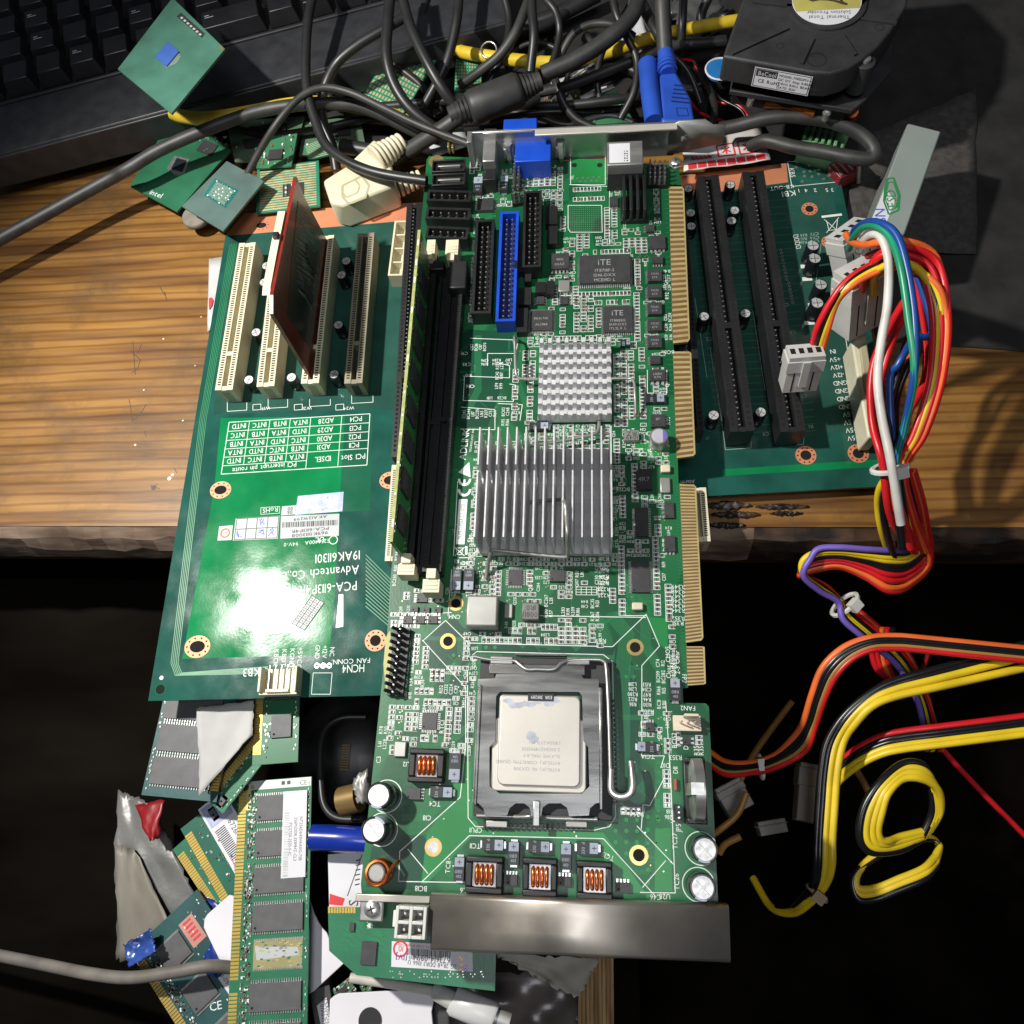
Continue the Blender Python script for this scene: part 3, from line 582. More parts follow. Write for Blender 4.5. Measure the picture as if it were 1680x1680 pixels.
# traces
def bundle(px, n, gap, m=TRACE, wd=.16):
    P = [Vector(g(*a)[:2]) for a in px]
    for k in range(n):
        o = (k - n / 2) * gap; pts = []
        for i, p in enumerate(P):
            d = (P[min(i + 1, len(P) - 1)] - P[max(i - 1, 0)]).normalized(); pts.append((p.x - d.y * o, p.y + d.x * o))
        b.pl(pts, wd, .04, m)
for px, n in ((((1005, 1010), (1030, 1040), (1022, 1100), (1022, 1300)), 14), (((1025, 960), (1060, 1000), (1060, 1060), (1085, 1100), (1085, 1330)), 10), (((770, 760), (745, 790), (745, 860)), 8), (((860, 1062), (840, 1050), (700, 1048), (690, 1030)), 4), (((940, 1064), (1000, 1010), (1040, 1000)), 7), (((690, 1160), (730, 1130), (740, 1090)), 5), (((1010, 930), (1035, 960), (1035, 1000)), 9), (((660, 1340), (700, 1340), (735, 1310), (770, 1310)), 6), (((800, 1364), (800, 1375)), 9), (((960, 270), (930, 300), (930, 330)), 6), (((1010, 480), (1000, 495), (985, 500)), 8), (((900, 700), (960, 720), (1000, 720)), 8), (((860, 560), (850, 620), (870, 690)), 6), (((785, 550), (785, 640), (760, 690)), 8), (((1065, 600), (1075, 640), (1070, 700)), 7), (((690, 1210), (740, 1215), (770, 1190)), 7)): bundle(px, n, .42)
rr = random.Random(11)
for k in range(330):
    x, y = rr.uniform(650, 1090), rr.uniform(290, 1440); a = g(x, y)[:2]
    if 775 < x < 1005 and 1075 < y < 1350: continue
    d = rr.choice(((1, 0), (0, 1), (.7, .7), (.7, -.7))); l_ = rr.uniform(2, 9); e = rr.choice(((0, 1), (1, 0), (.7, .7))); c = (a[0] + d[0] * l_, a[1] + d[1] * l_)
    if not (inb(c[0] + 5, c[1]) and inb(c[0] - 5, c[1]) and inb(a[0], a[1])): continue
    for o in range(rr.choice((1, 2, 3, 5))): b.pl([(a[0] + o * .4, a[1] - o * .4), (c[0] + o * .4, c[1] - o * .4), (c[0] + e[0] * 3 + o * .4, c[1] + e[1] * 3 - o * .4)], .14, .035, TRACE)
    b.disc(c[0] + e[0] * 3, c[1] + e[1] * 3, .05, .3, TIN if k % 3 else GOLD, 6)
# outlines printed on the board
for pts in (((775, 1075), (782, 1069), (990, 1074), (1005, 1086), (1010, 1340), (1000, 1356), (975, 1362), (780, 1356), (768, 1342), (767, 1100)), ((693, 1052), (731, 1018), (769, 1055), (1005, 1061), (1060, 1008), (1082, 1060), (1053, 1092), (1053, 1240), (1090, 1240), (1084, 1260)), ((693, 1050), (764, 1128), (764, 1225), (755, 1308), (657, 1396)), ((693, 1446), (770, 1371), (990, 1376), (1075, 1470)), ((1052, 1360), (1055, 1320), (1066, 1322), (1090, 1276)), ((1045, 1355), (1105, 1418)), ((1092, 1412), (1054, 1456)), ((669, 1393), (702, 1433)), ((644, 1010), (741, 1005)), ((735, 1010), (741, 934)), ((741, 934), (741, 970)), ((870, 1010), (1060, 1013)), ((1092, 1150), (1100, 1270), (1108, 1465), (1050, 1464)), ((656, 1396), (654, 1446), (770, 1448)), ((771, 555), (850, 558), (846, 580), (800, 580), (800, 600)), ((760, 617), (836, 620), (836, 600), (816, 595)), ((762, 618), (760, 657), (842, 659), (846, 632), (836, 630)), ((756, 668), (812, 672), (812, 705), (755, 704)), ((817, 662), (857, 664), (853, 690)), ((936, 256), (936, 303), (993, 303), (993, 258)), ((934, 303), (1000, 306), (1000, 400)), ((1062, 607), (1062, 645), (1094, 645), (1094, 607)), ((1025, 1010), (1060, 1010)), ((751, 790), (744, 912)), ((753, 915), (770, 915), (783, 903))):
    plg(pts, wd=.3)
plg([(932, 337), (987, 337), (988, 381), (936, 381), (932, 375)], cl=True, wd=.3)
for i in range(15):
    for j in range(13): p = g(936 + i * 3.5, 341 + j * 3.1); b.rect(p[0] - .22, p[0] + .22, p[1] - .22, p[1] + .22, .07, TIN)
for x, y in ((947, 293), (956, 292), (965, 292), (974, 291), (983, 291), (952, 298), (961, 298), (970, 297), (979, 297)): p = g(x, y); b.disc(p[0], p[1], .07, .7, TIN, 8)
for x, y in ((942, 271), (984, 271)): p = g(x, y); b.disc(p[0], p[1], .07, 1.4, HOLE, 12)
# ring holes
for x, y, r in ((735, 1052, 3.2), (748, 990, 3.1), (1042, 1062, 3.3), (711, 1390, 3.2), (1048, 1403, 3.4)): p = g(x, y); b.disc(p[0], p[1], .09, r, GOLD, 24); b.disc(p[0], p[1], .12, r * .62, HOLE if x != 711 else TIN, 20)
p = g(716, 265); b.disc(p[0], p[1], .09, 4, GOLD, 20)
# big writing
tx('ADLINK', 762, 728, 3.0, 86, sx=1.0); tx('TECHNOLOGY INC.', 774, 722, .9, 86)
p = [g(*a)[:2] for a in ((752, 775), (770, 758), (772, 783))]; b.flat(p, .06, SILK)
for cx_ in (791, 808):                                           # CE mark, read sideways
    p = g(762, cx_); b.v_ = 0; k0 = len(b.v); nn = 12; vs = []
    for i in range(nn + 1): t = math.pi + math.pi * i / nn; [vs.append((p[0] + rq * math.cos(t), p[1] + 1.5 + rq * math.sin(t) * 1.15, .06)) for rq in (1.9, 2.9)]
    b.add(vs, [(2 * i, 2 * i + 1, 2 * i + 3, 2 * i + 2) for i in range(nn)], SILK)
    if cx_ == 791: b.rect(p[0] - .4, p[0] + .4, p[1] - 1.2, p[1] + 1.2, .06, SILK)
P4 = [g(*a)[:2] for a in ((753, 819), (767, 819), (762, 893), (748, 893))]; b.flat(P4, .06, SILK)
p = g(757, 855); b.text('NuPRO-935A/LV 10C0', p[0], p[1], 1.55, .10, INK, 87, .72)
plg([(746, 898), (762, 912)], wd=.3); plg([(762, 898), (746, 912)], wd=.3); plg([(748, 899), (760, 899), (757, 910), (751, 910)], cl=True); plg([(765, 896), (765, 910)], wd=1.0)
tx('51', 771, 886, 2.0, 90)
for s_, x, y, ro in (('ATX_PW', 607, 1500, 90), ('TC11', 779, 1388, 180), ('TC15', 997, 1405, 160), ('TC8', 735, 1422, 90), ('L6', 759, 1461, 180), ('TC4', 713, 1319, 180), ('TC27', 1107, 1379, 90), ('TC26', 1110, 1446, 90), ('C46', 1075, 1472, 180), ('U28', 1090, 1471, 180), ('FAN2', 1128, 1162, 180), ('FP2', 1123, 1114, 270), ('BC152', 1106, 1214, 90), ('D12', 1125, 1222, 90), ('R356', 1142, 1228, 90), ('R357', 1150, 1228, 90), ('R353', 1108, 1243, 180), ('D10', 1091, 1256, 180), ('D11', 1108, 1263, 90), ('L18', 1060, 1178, 90), ('R305', 1062, 1168, 180), ('C46', 1082, 1203, 90), ('TC1A', 1062, 1241, 180), ('R264', 1044, 1336, 180), ('JP5', 1113, 1358, 90), ('CPU1', 780, 1362, 180), ('BC18', 690, 1458, 180), ('C18', 700, 1342, 180), ('RTC1', 725, 1192, 90), ('C3', 621, 1246, 90), ('U4', 705, 1202, 180), ('L12', 666, 1254, 180), ('J12', 744, 975, 180), ('CN14', 745, 1012, 180), ('Q17', 795, 950, 180), ('Q11', 870, 965, 90), ('J6', 1065, 740, 180), ('TC8', 1052, 742, 90), ('BC123', 1022, 803, 180), ('BC130', 1015, 817, 180), ('R829', 1015, 824, 180), ('BC129', 1015, 832, 180), ('BC150', 1095, 578, 180), ('R92', 1094, 485, 90), ('Q6', 1092, 463, 90), ('R41', 1094, 445, 180), ('R95', 1096, 690, 90), ('Q9', 1094, 630, 90), ('J2', 938, 292, 180), ('C4', 1040, 300, 180), ('2w', 779, 262, 180), ('Clear CMOS', 1096, 1086, 90), ('1-2 Normal', 1104, 1086, 90), ('2-3 Clear', 1111, 1086, 90), ('K1', 749, 921, 180), ('Z6C', 766, 924, 180), ('R169', 985, 1052, 180), ('C162', 960, 1050, 90), ('W10', 1104, 1340, 90), ('H1', 607, 1519, 180)): tx(s_, x, y, 1.75, ro, sx=.9)
for i, s_ in enumerate(('R349', 'R348', 'R347', 'R346', 'R345', 'R344', 'R352', 'R351')): tx(s_, 1112, 963 + i * 7.8 + (i > 5) * 5, 1.7, 180)
for i, s_ in enumerate(('R210', 'R215', 'R217', 'R216', 'R221', 'R223', 'R225')): tx(s_, 990, 917 + i * 10, 1.6, 180)
for i in range(4): tx(('C91', 'C85', 'R13', 'C86')[i], 762 + 3 * i, 580 + i * 18, 1.6, 180)
# ================================================================= small parts: printed frames, pads and chip resistors
RES, CAPC = [], []
def proto():
    s = B(CHIP, TIN); s.box(-.5, .5, -.42, .42, 0, .5); s.box(-.85, -.5, -.43, .43, 0, .52, 1); s.box(.5, .85, -.43, .43, 0, .52, 1); r0 = s.build('chip_resistor', mb, smooth=0)
    s = B(BROWN, TIN); s.box(-.5, .5, -.42, .42, 0, .8); s.box(-.9, -.5, -.45, .45, 0, .84, 1); s.box(.5, .9, -.45, .45, 0, .84, 1); c1 = s.build('chip_capacitor', mb, smooth=0)
    return r0, c1
PR, PC = proto()
REST = B(CHIP, TIN, BROWN)
cand = []
def part(x, y, rot, k):            # k: 0 resistor, 1 capacitor, 2 only the pads
    cand.append((x, y, rot, k))
    w_, h_ = 2.5, 1.5
    if rot: w_, h_ = h_, w_
    for sd in (-.62, .62):
        dx, dy = (0, sd) if rot else (sd, 0); b.rect(x + dx - (.5 if rot else .35), x + dx + (.5 if rot else .35), y + dy - (.35 if rot else .5), y + dy + (.35 if rot else .5), .08, TIN)
    b.frame(x - w_ / 2, x + w_ / 2, y - h_ / 2, y + h_ / 2, .2, .05, SILK)
def field(x0, y0, x1, y1, rot=0, pr=.6, pc=.12, fill=.9, dx=2.9, dy=1.75, seed=1):
    xa, xb, ya, yb = r_(x0, y0, x1, y1); rn = random.Random(seed + int(x0 * 7 + y0))
    if rot: dx, dy = dy, dx
    nx, ny = max(1, round((xb - xa) / dx)), max(1, round((yb - ya) / dy))
    for i in range(nx):
        for j in range(ny):
            if rn.random() > fill: continue
            u = rn.random(); part(xa + (i + .5) * (xb - xa) / nx, yb - (j + .5) * (yb - ya) / ny, rot, 0 if u < pr else 1 if u < pr + pc else 2)
def words_(x0, y0, x1, y1, rot=90, seed=1, h=1.45):
    """dense columns of designators"""
    xa, xb, ya, yb = r_(x0, y0, x1, y1); rn = random.Random(seed + int(x0 * 3 + y0))
    L_ = ('R', 'C', 'BC', 'R', 'L')
    if rot == 90:
        x = xa + .9
        while x < xb:
            y = ya + 2.2
            while y < yb: b.text(rn.choice(L_) + str(rn.randint(10, 290)), x, y, h, .05, SILK, 90, .85); y += 5.2
            x += h * 1.35
    else:
        y = ya + .9
        while y < yb:
            x = xa + 2.2
            while x < xb: b.text(rn.choice(L_) + str(rn.randint(10, 290)), x, y, h, .05, SILK, 180, .85); x += 5.4
            y += h * 1.3
for a in ((857, 272, 912, 306, 0), (770, 262, 790, 285, 0), (940, 305, 992, 316, 1), (940, 322, 992, 331, 1), (917, 350, 930, 380, 0), (990, 340, 1014, 392, 0), (973, 408, 1035, 418, 1), (1022, 390, 1062, 416, 0), (945, 384, 968, 412, 0), (948, 477, 1035, 487, 1), (975, 492, 1040, 500, 1), (1040, 425, 1052, 470, 0), (1040, 480, 1050, 560, 0), (977, 505, 988, 560, 0), (905, 550, 985, 560, 1), (918, 505, 928, 548, 0), (856, 575, 880, 620, 0), (862, 600, 878, 690, 0), (1006, 575, 1042, 700, 0), (870, 690, 905, 698, 1), (1046, 570, 1062, 700, 0), (940, 485, 975, 545, 0), (1072, 880, 1082, 1010, 0), (1014, 895, 1026, 1010, 0), (1090, 958, 1104, 1020, 0), (1072, 840, 1086, 880, 0), (1000, 965, 1010, 990, 0), (826, 1030, 880, 1040, 1), (790, 1046, 915, 1056, 1), (888, 1022, 915, 1036, 1), (915, 1014, 962, 1057, 0), (812, 935, 822, 978, 0), (862, 935, 876, 960, 0), (832, 970, 880, 980, 0), (640, 1005, 720, 1012, 0), (640, 1018, 690, 1030, 0), (662, 965, 672, 990, 0), (708, 980, 728, 990, 0), (705, 1098, 730, 1118, 1), (680, 1126, 712, 1142, 1), (680, 1148, 740, 1156, 1), (728, 1160, 758, 1218, 0), (664, 1168, 686, 1200, 0), (690, 1205, 724, 1218, 1), (676, 1040, 690, 1090, 0), (690, 1060, 706, 1098, 0), (1088, 1262, 1100, 1325, 0), (1052, 1180, 1064, 1198, 1), (1018, 1325, 1052, 1336, 1), (1092, 1010, 1104, 1024, 0), (1108, 1200, 1118, 1224, 1), (1140, 1206, 1154, 1222, 0), (796, 390, 812, 440, 0), (905, 470, 950, 500, 0), (780, 320, 800, 345, 0), (840, 600, 850, 690, 0), (1006, 720, 1018, 760, 0), (640, 1222, 648, 1246, 0), (1036, 760, 1048, 870, 0), (1015, 800, 1028, 850, 0)):
    field(*a[:4], rot=a[4])
for a in ((771, 560, 800, 576, 90), (787, 587, 840, 600, 180), (812, 598, 824, 640, 90), (795, 648, 840, 656, 180), (758, 672, 812, 686, 90), (822, 666, 834, 700, 90), (838, 665, 850, 680, 180), (1087, 446, 1100, 478, 90), (1089, 510, 1100, 560, 90), (1028, 1118, 1074, 1160, 180), (1076, 1072, 1090, 1165, 90), (892, 970, 910, 1015, 90), (920, 985, 950, 1012, 90), (975, 930, 1000, 960, 90), (943, 930, 962, 950, 90), (690, 1160, 694, 1220, 90), (720, 1110, 756, 1140, 90), (620, 1190, 634, 1230, 90), (645, 910, 650, 960, 90), (652, 1012, 690, 1018, 180), (1085, 915, 1096, 955, 90), (690, 1100, 700, 1130, 90), (1020, 700, 1040, 735, 90), (1040, 1324, 1058, 1333, 180), (1020, 455, 1040, 475, 180), (870, 300, 912, 306, 180), (1085, 880, 1095, 905, 180), (664, 1050, 676, 1150, 90), (1088, 1325, 1104, 1345, 180), (1000, 860, 1012, 900, 90), (968, 985, 985, 1020, 90)):
    words_(*a[:4], rot=a[4])
# table grids printed near the middle
xa, xb, ya, yb = r_(945, 963, 979, 976)
for i in range(5): b.line((xa + (xb - xa) * i / 4, ya), (xa + (xb - xa) * i / 4, yb), .2, .05, SILK)
for j in range(4): b.line((xa, ya + (yb - ya) * j / 3), (xb, ya + (yb - ya) * j / 3), .2, .05, SILK)
# ================================================================= chips
def chip(x0, y0, x1, y1, h=1.4, pins='', n=12, txt=(), name='chip', m=CHIP, top=True, rot=0, th=None, sz=None):
    xa, xb, ya, yb = r_(x0, y0, x1, y1, h if top else 0); s = B(m, TIN, CHIPTXT)
    s.box(xa, xb, ya, yb, .1, h, m, tp=.12)
    for c_ in pins:
        for i in range(n):
            t = (i + .5) / n
            if c_ in 'lr': y = ya + (yb - ya) * t; w_ = (yb - ya) / n * .27; x = xa if c_ == 'l' else xb; d = -1.1 if c_ == 'l' else 1.1; s.box(x, x + d, y - w_, y + w_, .1, .35, TIN); s.box(x, x + d * .4, y - w_, y + w_, .35, h * .55, TIN)
            else: x = xa + (xb - xa) * t; w_ = (xb - xa) / n * .27; y = yb if c_ == 't' else ya; d = 1.1 if c_ == 't' else -1.1; s.box(x - w_, x + w_, y, y + d, .1, .35, TIN); s.box(x - w_, x + w_, y, y + d * .4, .35, h * .55, TIN)
    for i, (t_, fy, fh) in enumerate(txt): s.text(t_, (xa + xb) / 2, ya + (yb - ya) * fy, fh, h + .02, CHIPTXT, rot)
    s.disc(xa + 1, ya + 1, h + .02, .35, HOLE, 8)
    return s.build(name, mb, smooth=0)
chip(951, 418, 1034, 464, 2.6, 'lrtb', 26, (('iTE', .74, 3.2), ('IT8718F-S', .45, 1.6), ('1246-DXX', .28, 1.6), ('MCE19D L', .11, 1.6)))
chip(990, 502, 1038, 545, 1.4, 'lrtb', 14, (('iTE', .74, 2.8), ('IT8888G', .45, 1.3), ('1049-DXS', .30, 1.3), ('ITL2LX L', .15, 1.3)))
chip(870, 509, 907, 542, 1.4, 'lrtb', 14, (('REALTEK', .6, 1.1), ('ALC888', .3, 1.1)))
chip(903, 415, 934, 441, 2.5, 'b', 5, (('4835', .6, 1.2), ('G2AZ', .3, 1.2)))
for i in range(5): chip(1063, 441 + i * 27.2, 1086, 461 + i * 27.2, 2.2, 'l', 8, (('75232', .6, 1), ('ET9', .3, 1)), name='driver_chip')
chip(1067, 583, 1084, 597, 1.6, 'l', 4, name='driver_chip'); chip(1066, 606, 1092, 624, 2.3, 'b', 3, (('L1084', .6, 1.1), ('K74', .3, 1.1)), name='voltage_regulator'); chip(1068, 679, 1092, 700, 2.3, 't', 3, (('1117', .6, 1.1),), name='voltage_regulator')
chip(1065, 386, 1092, 408, 1.6, 'b', 4, name='driver_chip'); chip(1070, 420, 1088, 432, 1.6, 'b', 4, name='driver_chip'); chip(1060, 368, 1074, 380, 1.2, 'l', 3, name='driver_chip')
chip(834, 934, 857, 960, 1.0, 'lrtb', 9, name='controller_chip'); chip(902, 935, 927, 954, 1.5, 'lr', 4, name='driver_chip')
chip(692, 1169, 717, 1197, 1.0, 'lrtb', 9, name='controller_chip'); chip(1036, 920, 1066, 972, 1.3, 'lr', 22, name='controller_chip'); chip(1042, 832, 1064, 880, 1.3, 'lr', 12, name='controller_chip')
chip(1044, 770, 1070, 802, 3, '', name='power_choke', m=BLK2, txt=(('4R7', .5, 2),)); chip(1090, 823, 1106, 850, 1.4, 'l', 4, name='driver_chip'); chip(1090, 878, 1108, 905, 1.6, 'b', 3, name='driver_chip')
chip(683, 974, 702, 988, 1.2, 'lr', 5, name='driver_chip')
for x in (661, 681, 702): chip(x, 1010, x + 16, 1023, 1.1, 'lr', 2, name='transistor')
for x, y in ((674, 995), (693, 996), (712, 996)): chip(x, y, x + 12, y + 9, 1.1, 'b', 2, name='transistor')
for x, y, a, c_ in ((829, 1427, 20, 26), (915, 1430, 22, 24), (1010, 1440, 24, 24)): chip(x, y + 8, x + a, y + c_, 1.6, 't', 4, name='driver_chip')
for x, y in ((880, 486), (919, 486)): chip(x, y, x + 13, y + 13, 1.4, 'lr', 3, name='driver_chip')
chip(783, 325, 810, 345, 2, 'r', 4, name='driver_chip'); chip(1000, 322, 1014, 338, 1.4, 'b', 4, name='driver_chip'); chip(1060, 1197 - 12, 1074, 1212 - 12, 1.6, 't', 3, name='transistor'); chip(666, 1292, 690, 1312, 1.8, 'r', 4, name='driver_chip'); chip(1120, 1208, 1134, 1222, 1.2, 'lr', 2, name='transistor')
for x0, y0, x1, y1 in ((895, 338, 915, 368), (897, 370, 915, 400), (848, 400, 862, 446), (860, 446, 872, 462), (850, 472, 872, 500), (878, 462, 896, 480), (896, 460, 910, 482), (848, 505, 866, 545)): chip(x0, y0, x1, y1, 4, '', name='jumper_block', m=BLK)
# crystals and shiny cans
def can(x0, y0, x1, y1, h, m, name, txt=None, bev=.4):
    xa, xb, ya, yb = r_(x0, y0, x1, y1, h); s = B(m, INK); s.box(xa, xb, ya, yb, .1, h)
    if txt:
        for t_, fy in txt: s.text(t_, (xa + xb) / 2, ya + (yb - ya) * fy, 2, h + .03, INK, 180)
    return s.build(name, mb, bevel=bev)
for a in ((916, 459, 935, 478), (646, 1216, 666, 1242), (1083, 783, 1100, 808), (827, 990, 841, 1014), (925, 450, 934, 456)): can(*a, 1.6, GREYM, 'crystal')
can(764, 976, 817, 1028, 8, GREYM, 'power_choke', bev=.9); can(856, 988, 885, 1017, 3.4, mat('choke_grey', (.17, .17, .16), .45, .4, .15, 200), 'power_choke', (('1R0', .68), ('10081J', .3)), .5)
can(1024, 706, 1048, 722, 3, GREYM, 'power_choke', (('IRZ', .65), ('1049', .25)), .4); can(1037, 988, 1055, 1000, 2.4, CREAM, 'fuse'); can(1084, 762, 1100, 774, 2.4, CREAM, 'fuse')
# tantalum capacitors
def tant(x0, y0, x1, y1, d, h=2.8):
    xa, xb, ya, yb = r_(x0, y0, x1, y1, h); s = B(TANT, TANTM, TIN, INK); s.box(xa, xb, ya, yb, .3, h, 0, tp=.15); w_, l_ = xb - xa, yb - ya
    if d in 'lr':
        u = xa if d == 'l' else xb - w_ * .42; s.rect(u + .15, u + w_ * .42 - .15, ya + .3, yb - .3, h + .03, TANTM); s.box(xa - .7, xb + .7, ya + l_ * .2, yb - l_ * .2, .1, .6, TIN)
        cx_, cy_ = u + w_ * .22, (ya + yb) / 2; s.text('330 d', (xa + xb) / 2 + (w_ * .22 if d == 'l' else -w_ * .2), cy_, 1.2, h + .03, TANTM, 90)
    else:
        v = yb - l_ * .42 if d == 't' else ya; s.rect(xa + .3, xb - .3, v + .15, v + l_ * .42 - .15, h + .03, TANTM); s.box(xa + w_ * .2, xb - w_ * .2, ya - .7, yb + .7, .1, .6, TIN)
        cx_, cy_ = (xa + xb) / 2, v + l_ * .21; s.text('080', cx_, (ya + yb) / 2 - (l_ * .1 if d == 't' else -l_ * .2), 1.2, h + .03, TANTM, 0); s.text('4113', cx_, (ya + yb) / 2 - (l_ * .3 if d == 't' else -l_ * .35), 1.0, h + .03, TANTM, 0)
    s.line((cx_ - .8, cy_), (cx_ + .8, cy_), .25, h + .05, INK); s.line((cx_, cy_ - .8), (cx_, cy_ + .8), .25, h + .05, INK)
    s.build('tantalum_capacitor', mb, smooth=0)
for a in ((790, 1376, 826, 1396, 'r'), (866, 1379, 902, 1399, 'r'), (946, 1381, 982, 1402, 'r'), (833, 1381, 852, 1420, 't'), (919, 1384, 938, 1428, 't'), (744, 1406, 762, 1446, 't'), (1099, 1113, 1117, 1150, 't'), (742, 933, 757, 968, 'b'), (760, 933, 778, 968, 'b'), (736, 1235, 756, 1280, 'b'), (705, 1290, 742, 1309, 'r'), (1046, 1216, 1078, 1234, 'l'), (776, 290, 792, 316, 't'), (820, 288, 834, 312, 't'), (868, 692, 900, 704, 'r'), (1060, 645, 1090, 660, 'r'), (1018, 556, 1034, 566, 'r')): tant(*a)
# ================================================================= electrolytic capacitors and chokes
for x, y, r, h, st in ((621, 1305, 4.7, 12.5, 262), (613, 1362, 4.7, 12.5, 60), (1157, 1394, 4.5, 11.5, 262), (1153, 1456, 4.5, 11.5, 258)):
    p = g(x, y, h); capacitor(mb, p[0], p[1], 0, r, h, stripe=st, vent='line'); s = B(SILK); s.ring(p[0], p[1], .1, r + .9, r + 1.25, SILK, 32); s.build('silkscreen_ring', mb, smooth=0)
p = g(1081, 716, 7); capacitor(mb, p[0], p[1], 0, 3.9, 7.5, top=mat('polymer_cap_top', (.56, .55, .62), .4, .3, .1, 100), side=STEEL, vent=None, name='polymer_capacitor')
s = B(PUR); s.add([(p[0] + 3.2 * math.cos(t), p[1] + 3.2 * math.sin(t), 7.6) for t in [math.radians(-60 + 12 * i) for i in range(11)]], [tuple(range(11))]); s.build('stripe', mb, smooth=0)
def boxed_coil(x0, y0, x1, y1):
    h = 5.5; xa, xb, ya, yb = r_(x0, y0, x1, y1, h); s = B(BLK); cx_, cy_ = (xa + xb) / 2, (ya + yb) / 2; w_ = (xb - xa) * .31; l_ = (yb - ya) * .33
    s.box(xa, xb, ya, cy_ - l_, .2, h); s.box(xa, xb, cy_ + l_, yb, .2, h); s.box(xa, cx_ - w_, cy_ - l_, cy_ + l_, .2, h); s.box(cx_ + w_, xb, cy_ - l_, cy_ + l_, .2, h)
    o = s.build('boxed_coil', mb, bevel=.5)
    s = B(mat('potting_grey', (.36, .36, .37), .3, .5, .15, 200)); s.box(cx_ - w_, cx_ + w_, cy_ - l_, cy_ + l_, 1, h - 1.4); s.build('potting', o, smooth=0)
    s = B(COIL)
    for k in range(4):
        x = cx_ + (k - 1.5) * w_ * .42; s.tube([(x, cy_ + l_ * .72 * math.cos(t), h - 1.7 + 1.1 * math.sin(t)) for t in [math.pi * i / 8 for i in range(9)]], w_ * .19, n=8)
    s.build('coil', o, smooth=60)
for a in ((670, 1228, 728, 1284), (763, 1405, 825, 1466), (857, 1408, 914, 1471), (946, 1413, 1005, 1476)): boxed_coil(*a)
p = g(619, 1432, 7); s = B(GREYM); s.lathe([(2.6, 0), (3.1, .5), (3.1, 7.5), (2.6, 8)], n=20); o = s.build('ferrite_core', mb, smooth=35); o.location = (p[0] * MM, p[1] * MM, .0002)
s = B(COIL)
for k in range(5): s.tube([(4.0 * math.cos(t), 4.0 * math.sin(t), 1 + k * 1.35 + t / 6.283 * 1.35) for t in [6.283 * i / 24 for i in range(25)]], .68, n=6)
s.tube([(4, 0, 7.4), (5.5, 2.4, 6), (5.8, 3.8, 0)], .65, n=6); s.build('coil', o, smooth=60)
# ================================================================= connectors of the main board
def header(px4, h, m, rows, cols, name='box_header', wall=1.2, key=True, pinm=TIN, inset=None):
    """px4: the two ends of the top centre line, width mm"""
    p, qq, wd = px4; p = g(*p, h); qq = g(*qq, h); s = B(m, pinm, HOLE); L = seglen(p, qq)
    s.box(0, L, -wd / 2, wd / 2, .1, 2.2)
    for sd in (-1, 1): s.box(0, L, sd * (wd / 2 - wall), sd * wd / 2, 2.2, h)
    for x in (0, L - wall): s.box(x, x + wall, -wd / 2 + wall, wd / 2 - wall, 2.2, h)
    s.rect(wall, L - wall, -wd / 2 + wall, wd / 2 - wall, 2.25, HOLE if m is not BLUE else mat('blue_floor', (.004, .02, .16), .5))
    if key: s.box(L / 2 - 2.2, L / 2 + 2.2, wd / 2 - wall - .02, wd / 2 + .02, h - .9, h + .04, HOLE)
    for i in range(cols):
        for j in range(rows):
            x = L / 2 + (i - (cols - 1) / 2) * (L - 2 * wall - 3) / max(1, cols - 1) * .97; y = (j - (rows - 1) / 2) * 2.54; s.box(x - .32, x + .32, y - .32, y + .32, 2.2, h - 1.2, 1)
    xf(s, 0, p, qq); return s.build(name, mb, smooth=0)
header(((701, 320), (772, 322), 6.6), 9, BLK, 2, 5); header(((699, 349), (771, 351), 6.8), 9, BLK, 2, 5); header(((699, 380), (768, 383), 6.8), 9, BLK, 2, 5)
header(((796, 360), (789, 514), 9), 9, BLK, 2, 17, wall=1.3); header(((836, 347), (829, 527), 9), 9, BLUE, 2, 20, wall=1.3); header(((874, 313), (872, 438), 8.6), 9, BLK, 2, 13, wall=1.2)
for y0, y1 in ((262, 282), (285, 304)):     # SATA
    xa, xb, ya, yb = r_(709, y0, 763, y1, 8); s = B(BLK, HOLE, GREYM); s.box(xa, xb, ya, yb, .1, 6.5); s.box(xa, xb, ya, ya + .8, 6.5, 8.4); s.box(xa, xb, yb - .8, yb, 6.5, 8.4)
    for x in (xa, xb - .8): s.box(x, x + .8, ya + .8, yb - .8, 6.5, 8.4)
    m_ = (ya + yb) / 2; s.box(xa + 2.4, xb - 2.4, m_ - .5, m_ + .5, 6.5, 8.2, GREYM); s.box(xa + 2.4, xa + 3.2, m_ - 1.3, m_ + .5, 6.5, 8.2, BLK); s.build('data_port', mb, bevel=.2)
# pin headers
def pins(p, qq, rows, cols, base=2.5, h=8.5, lean=(0, 0), m=BLK, gap=2.3):
    s = B(m, TIN); L = seglen(p, qq); s.box(-.9, L + .9, -gap * rows / 2, gap * rows / 2, .1, base)
    for i in range(cols):
        for j in range(rows): x = L * i / (cols - 1); y = (j - (rows - 1) / 2) * gap; s.box(x - .33, x + .33, y - .33, y + .33, base, h, 1)
    xf(s, 0, p, qq); return s.build('pin_header', mb, smooth=0)
pins(g(847, 305, 3), g(850, 270, 3), 2, 7); pins(g(848, 330, 3), g(846, 318, 3), 2, 3)
for k in range(4): pins(g(1066 + k * 8, 300, 3), g(1066 + k * 8, 272, 3), 1, 5, gap=2.2, h=7)
s = B(BLK, TIN)                                  # keyed header with bent black pins, left edge
p0, p1 = g(648, 1137, 2.5), g(660, 1035, 2.5); L = seglen(p0, p1); s.box(-1, L + 1, -3.2, 3.2, .1, 2.6)
k0 = len(s.v)
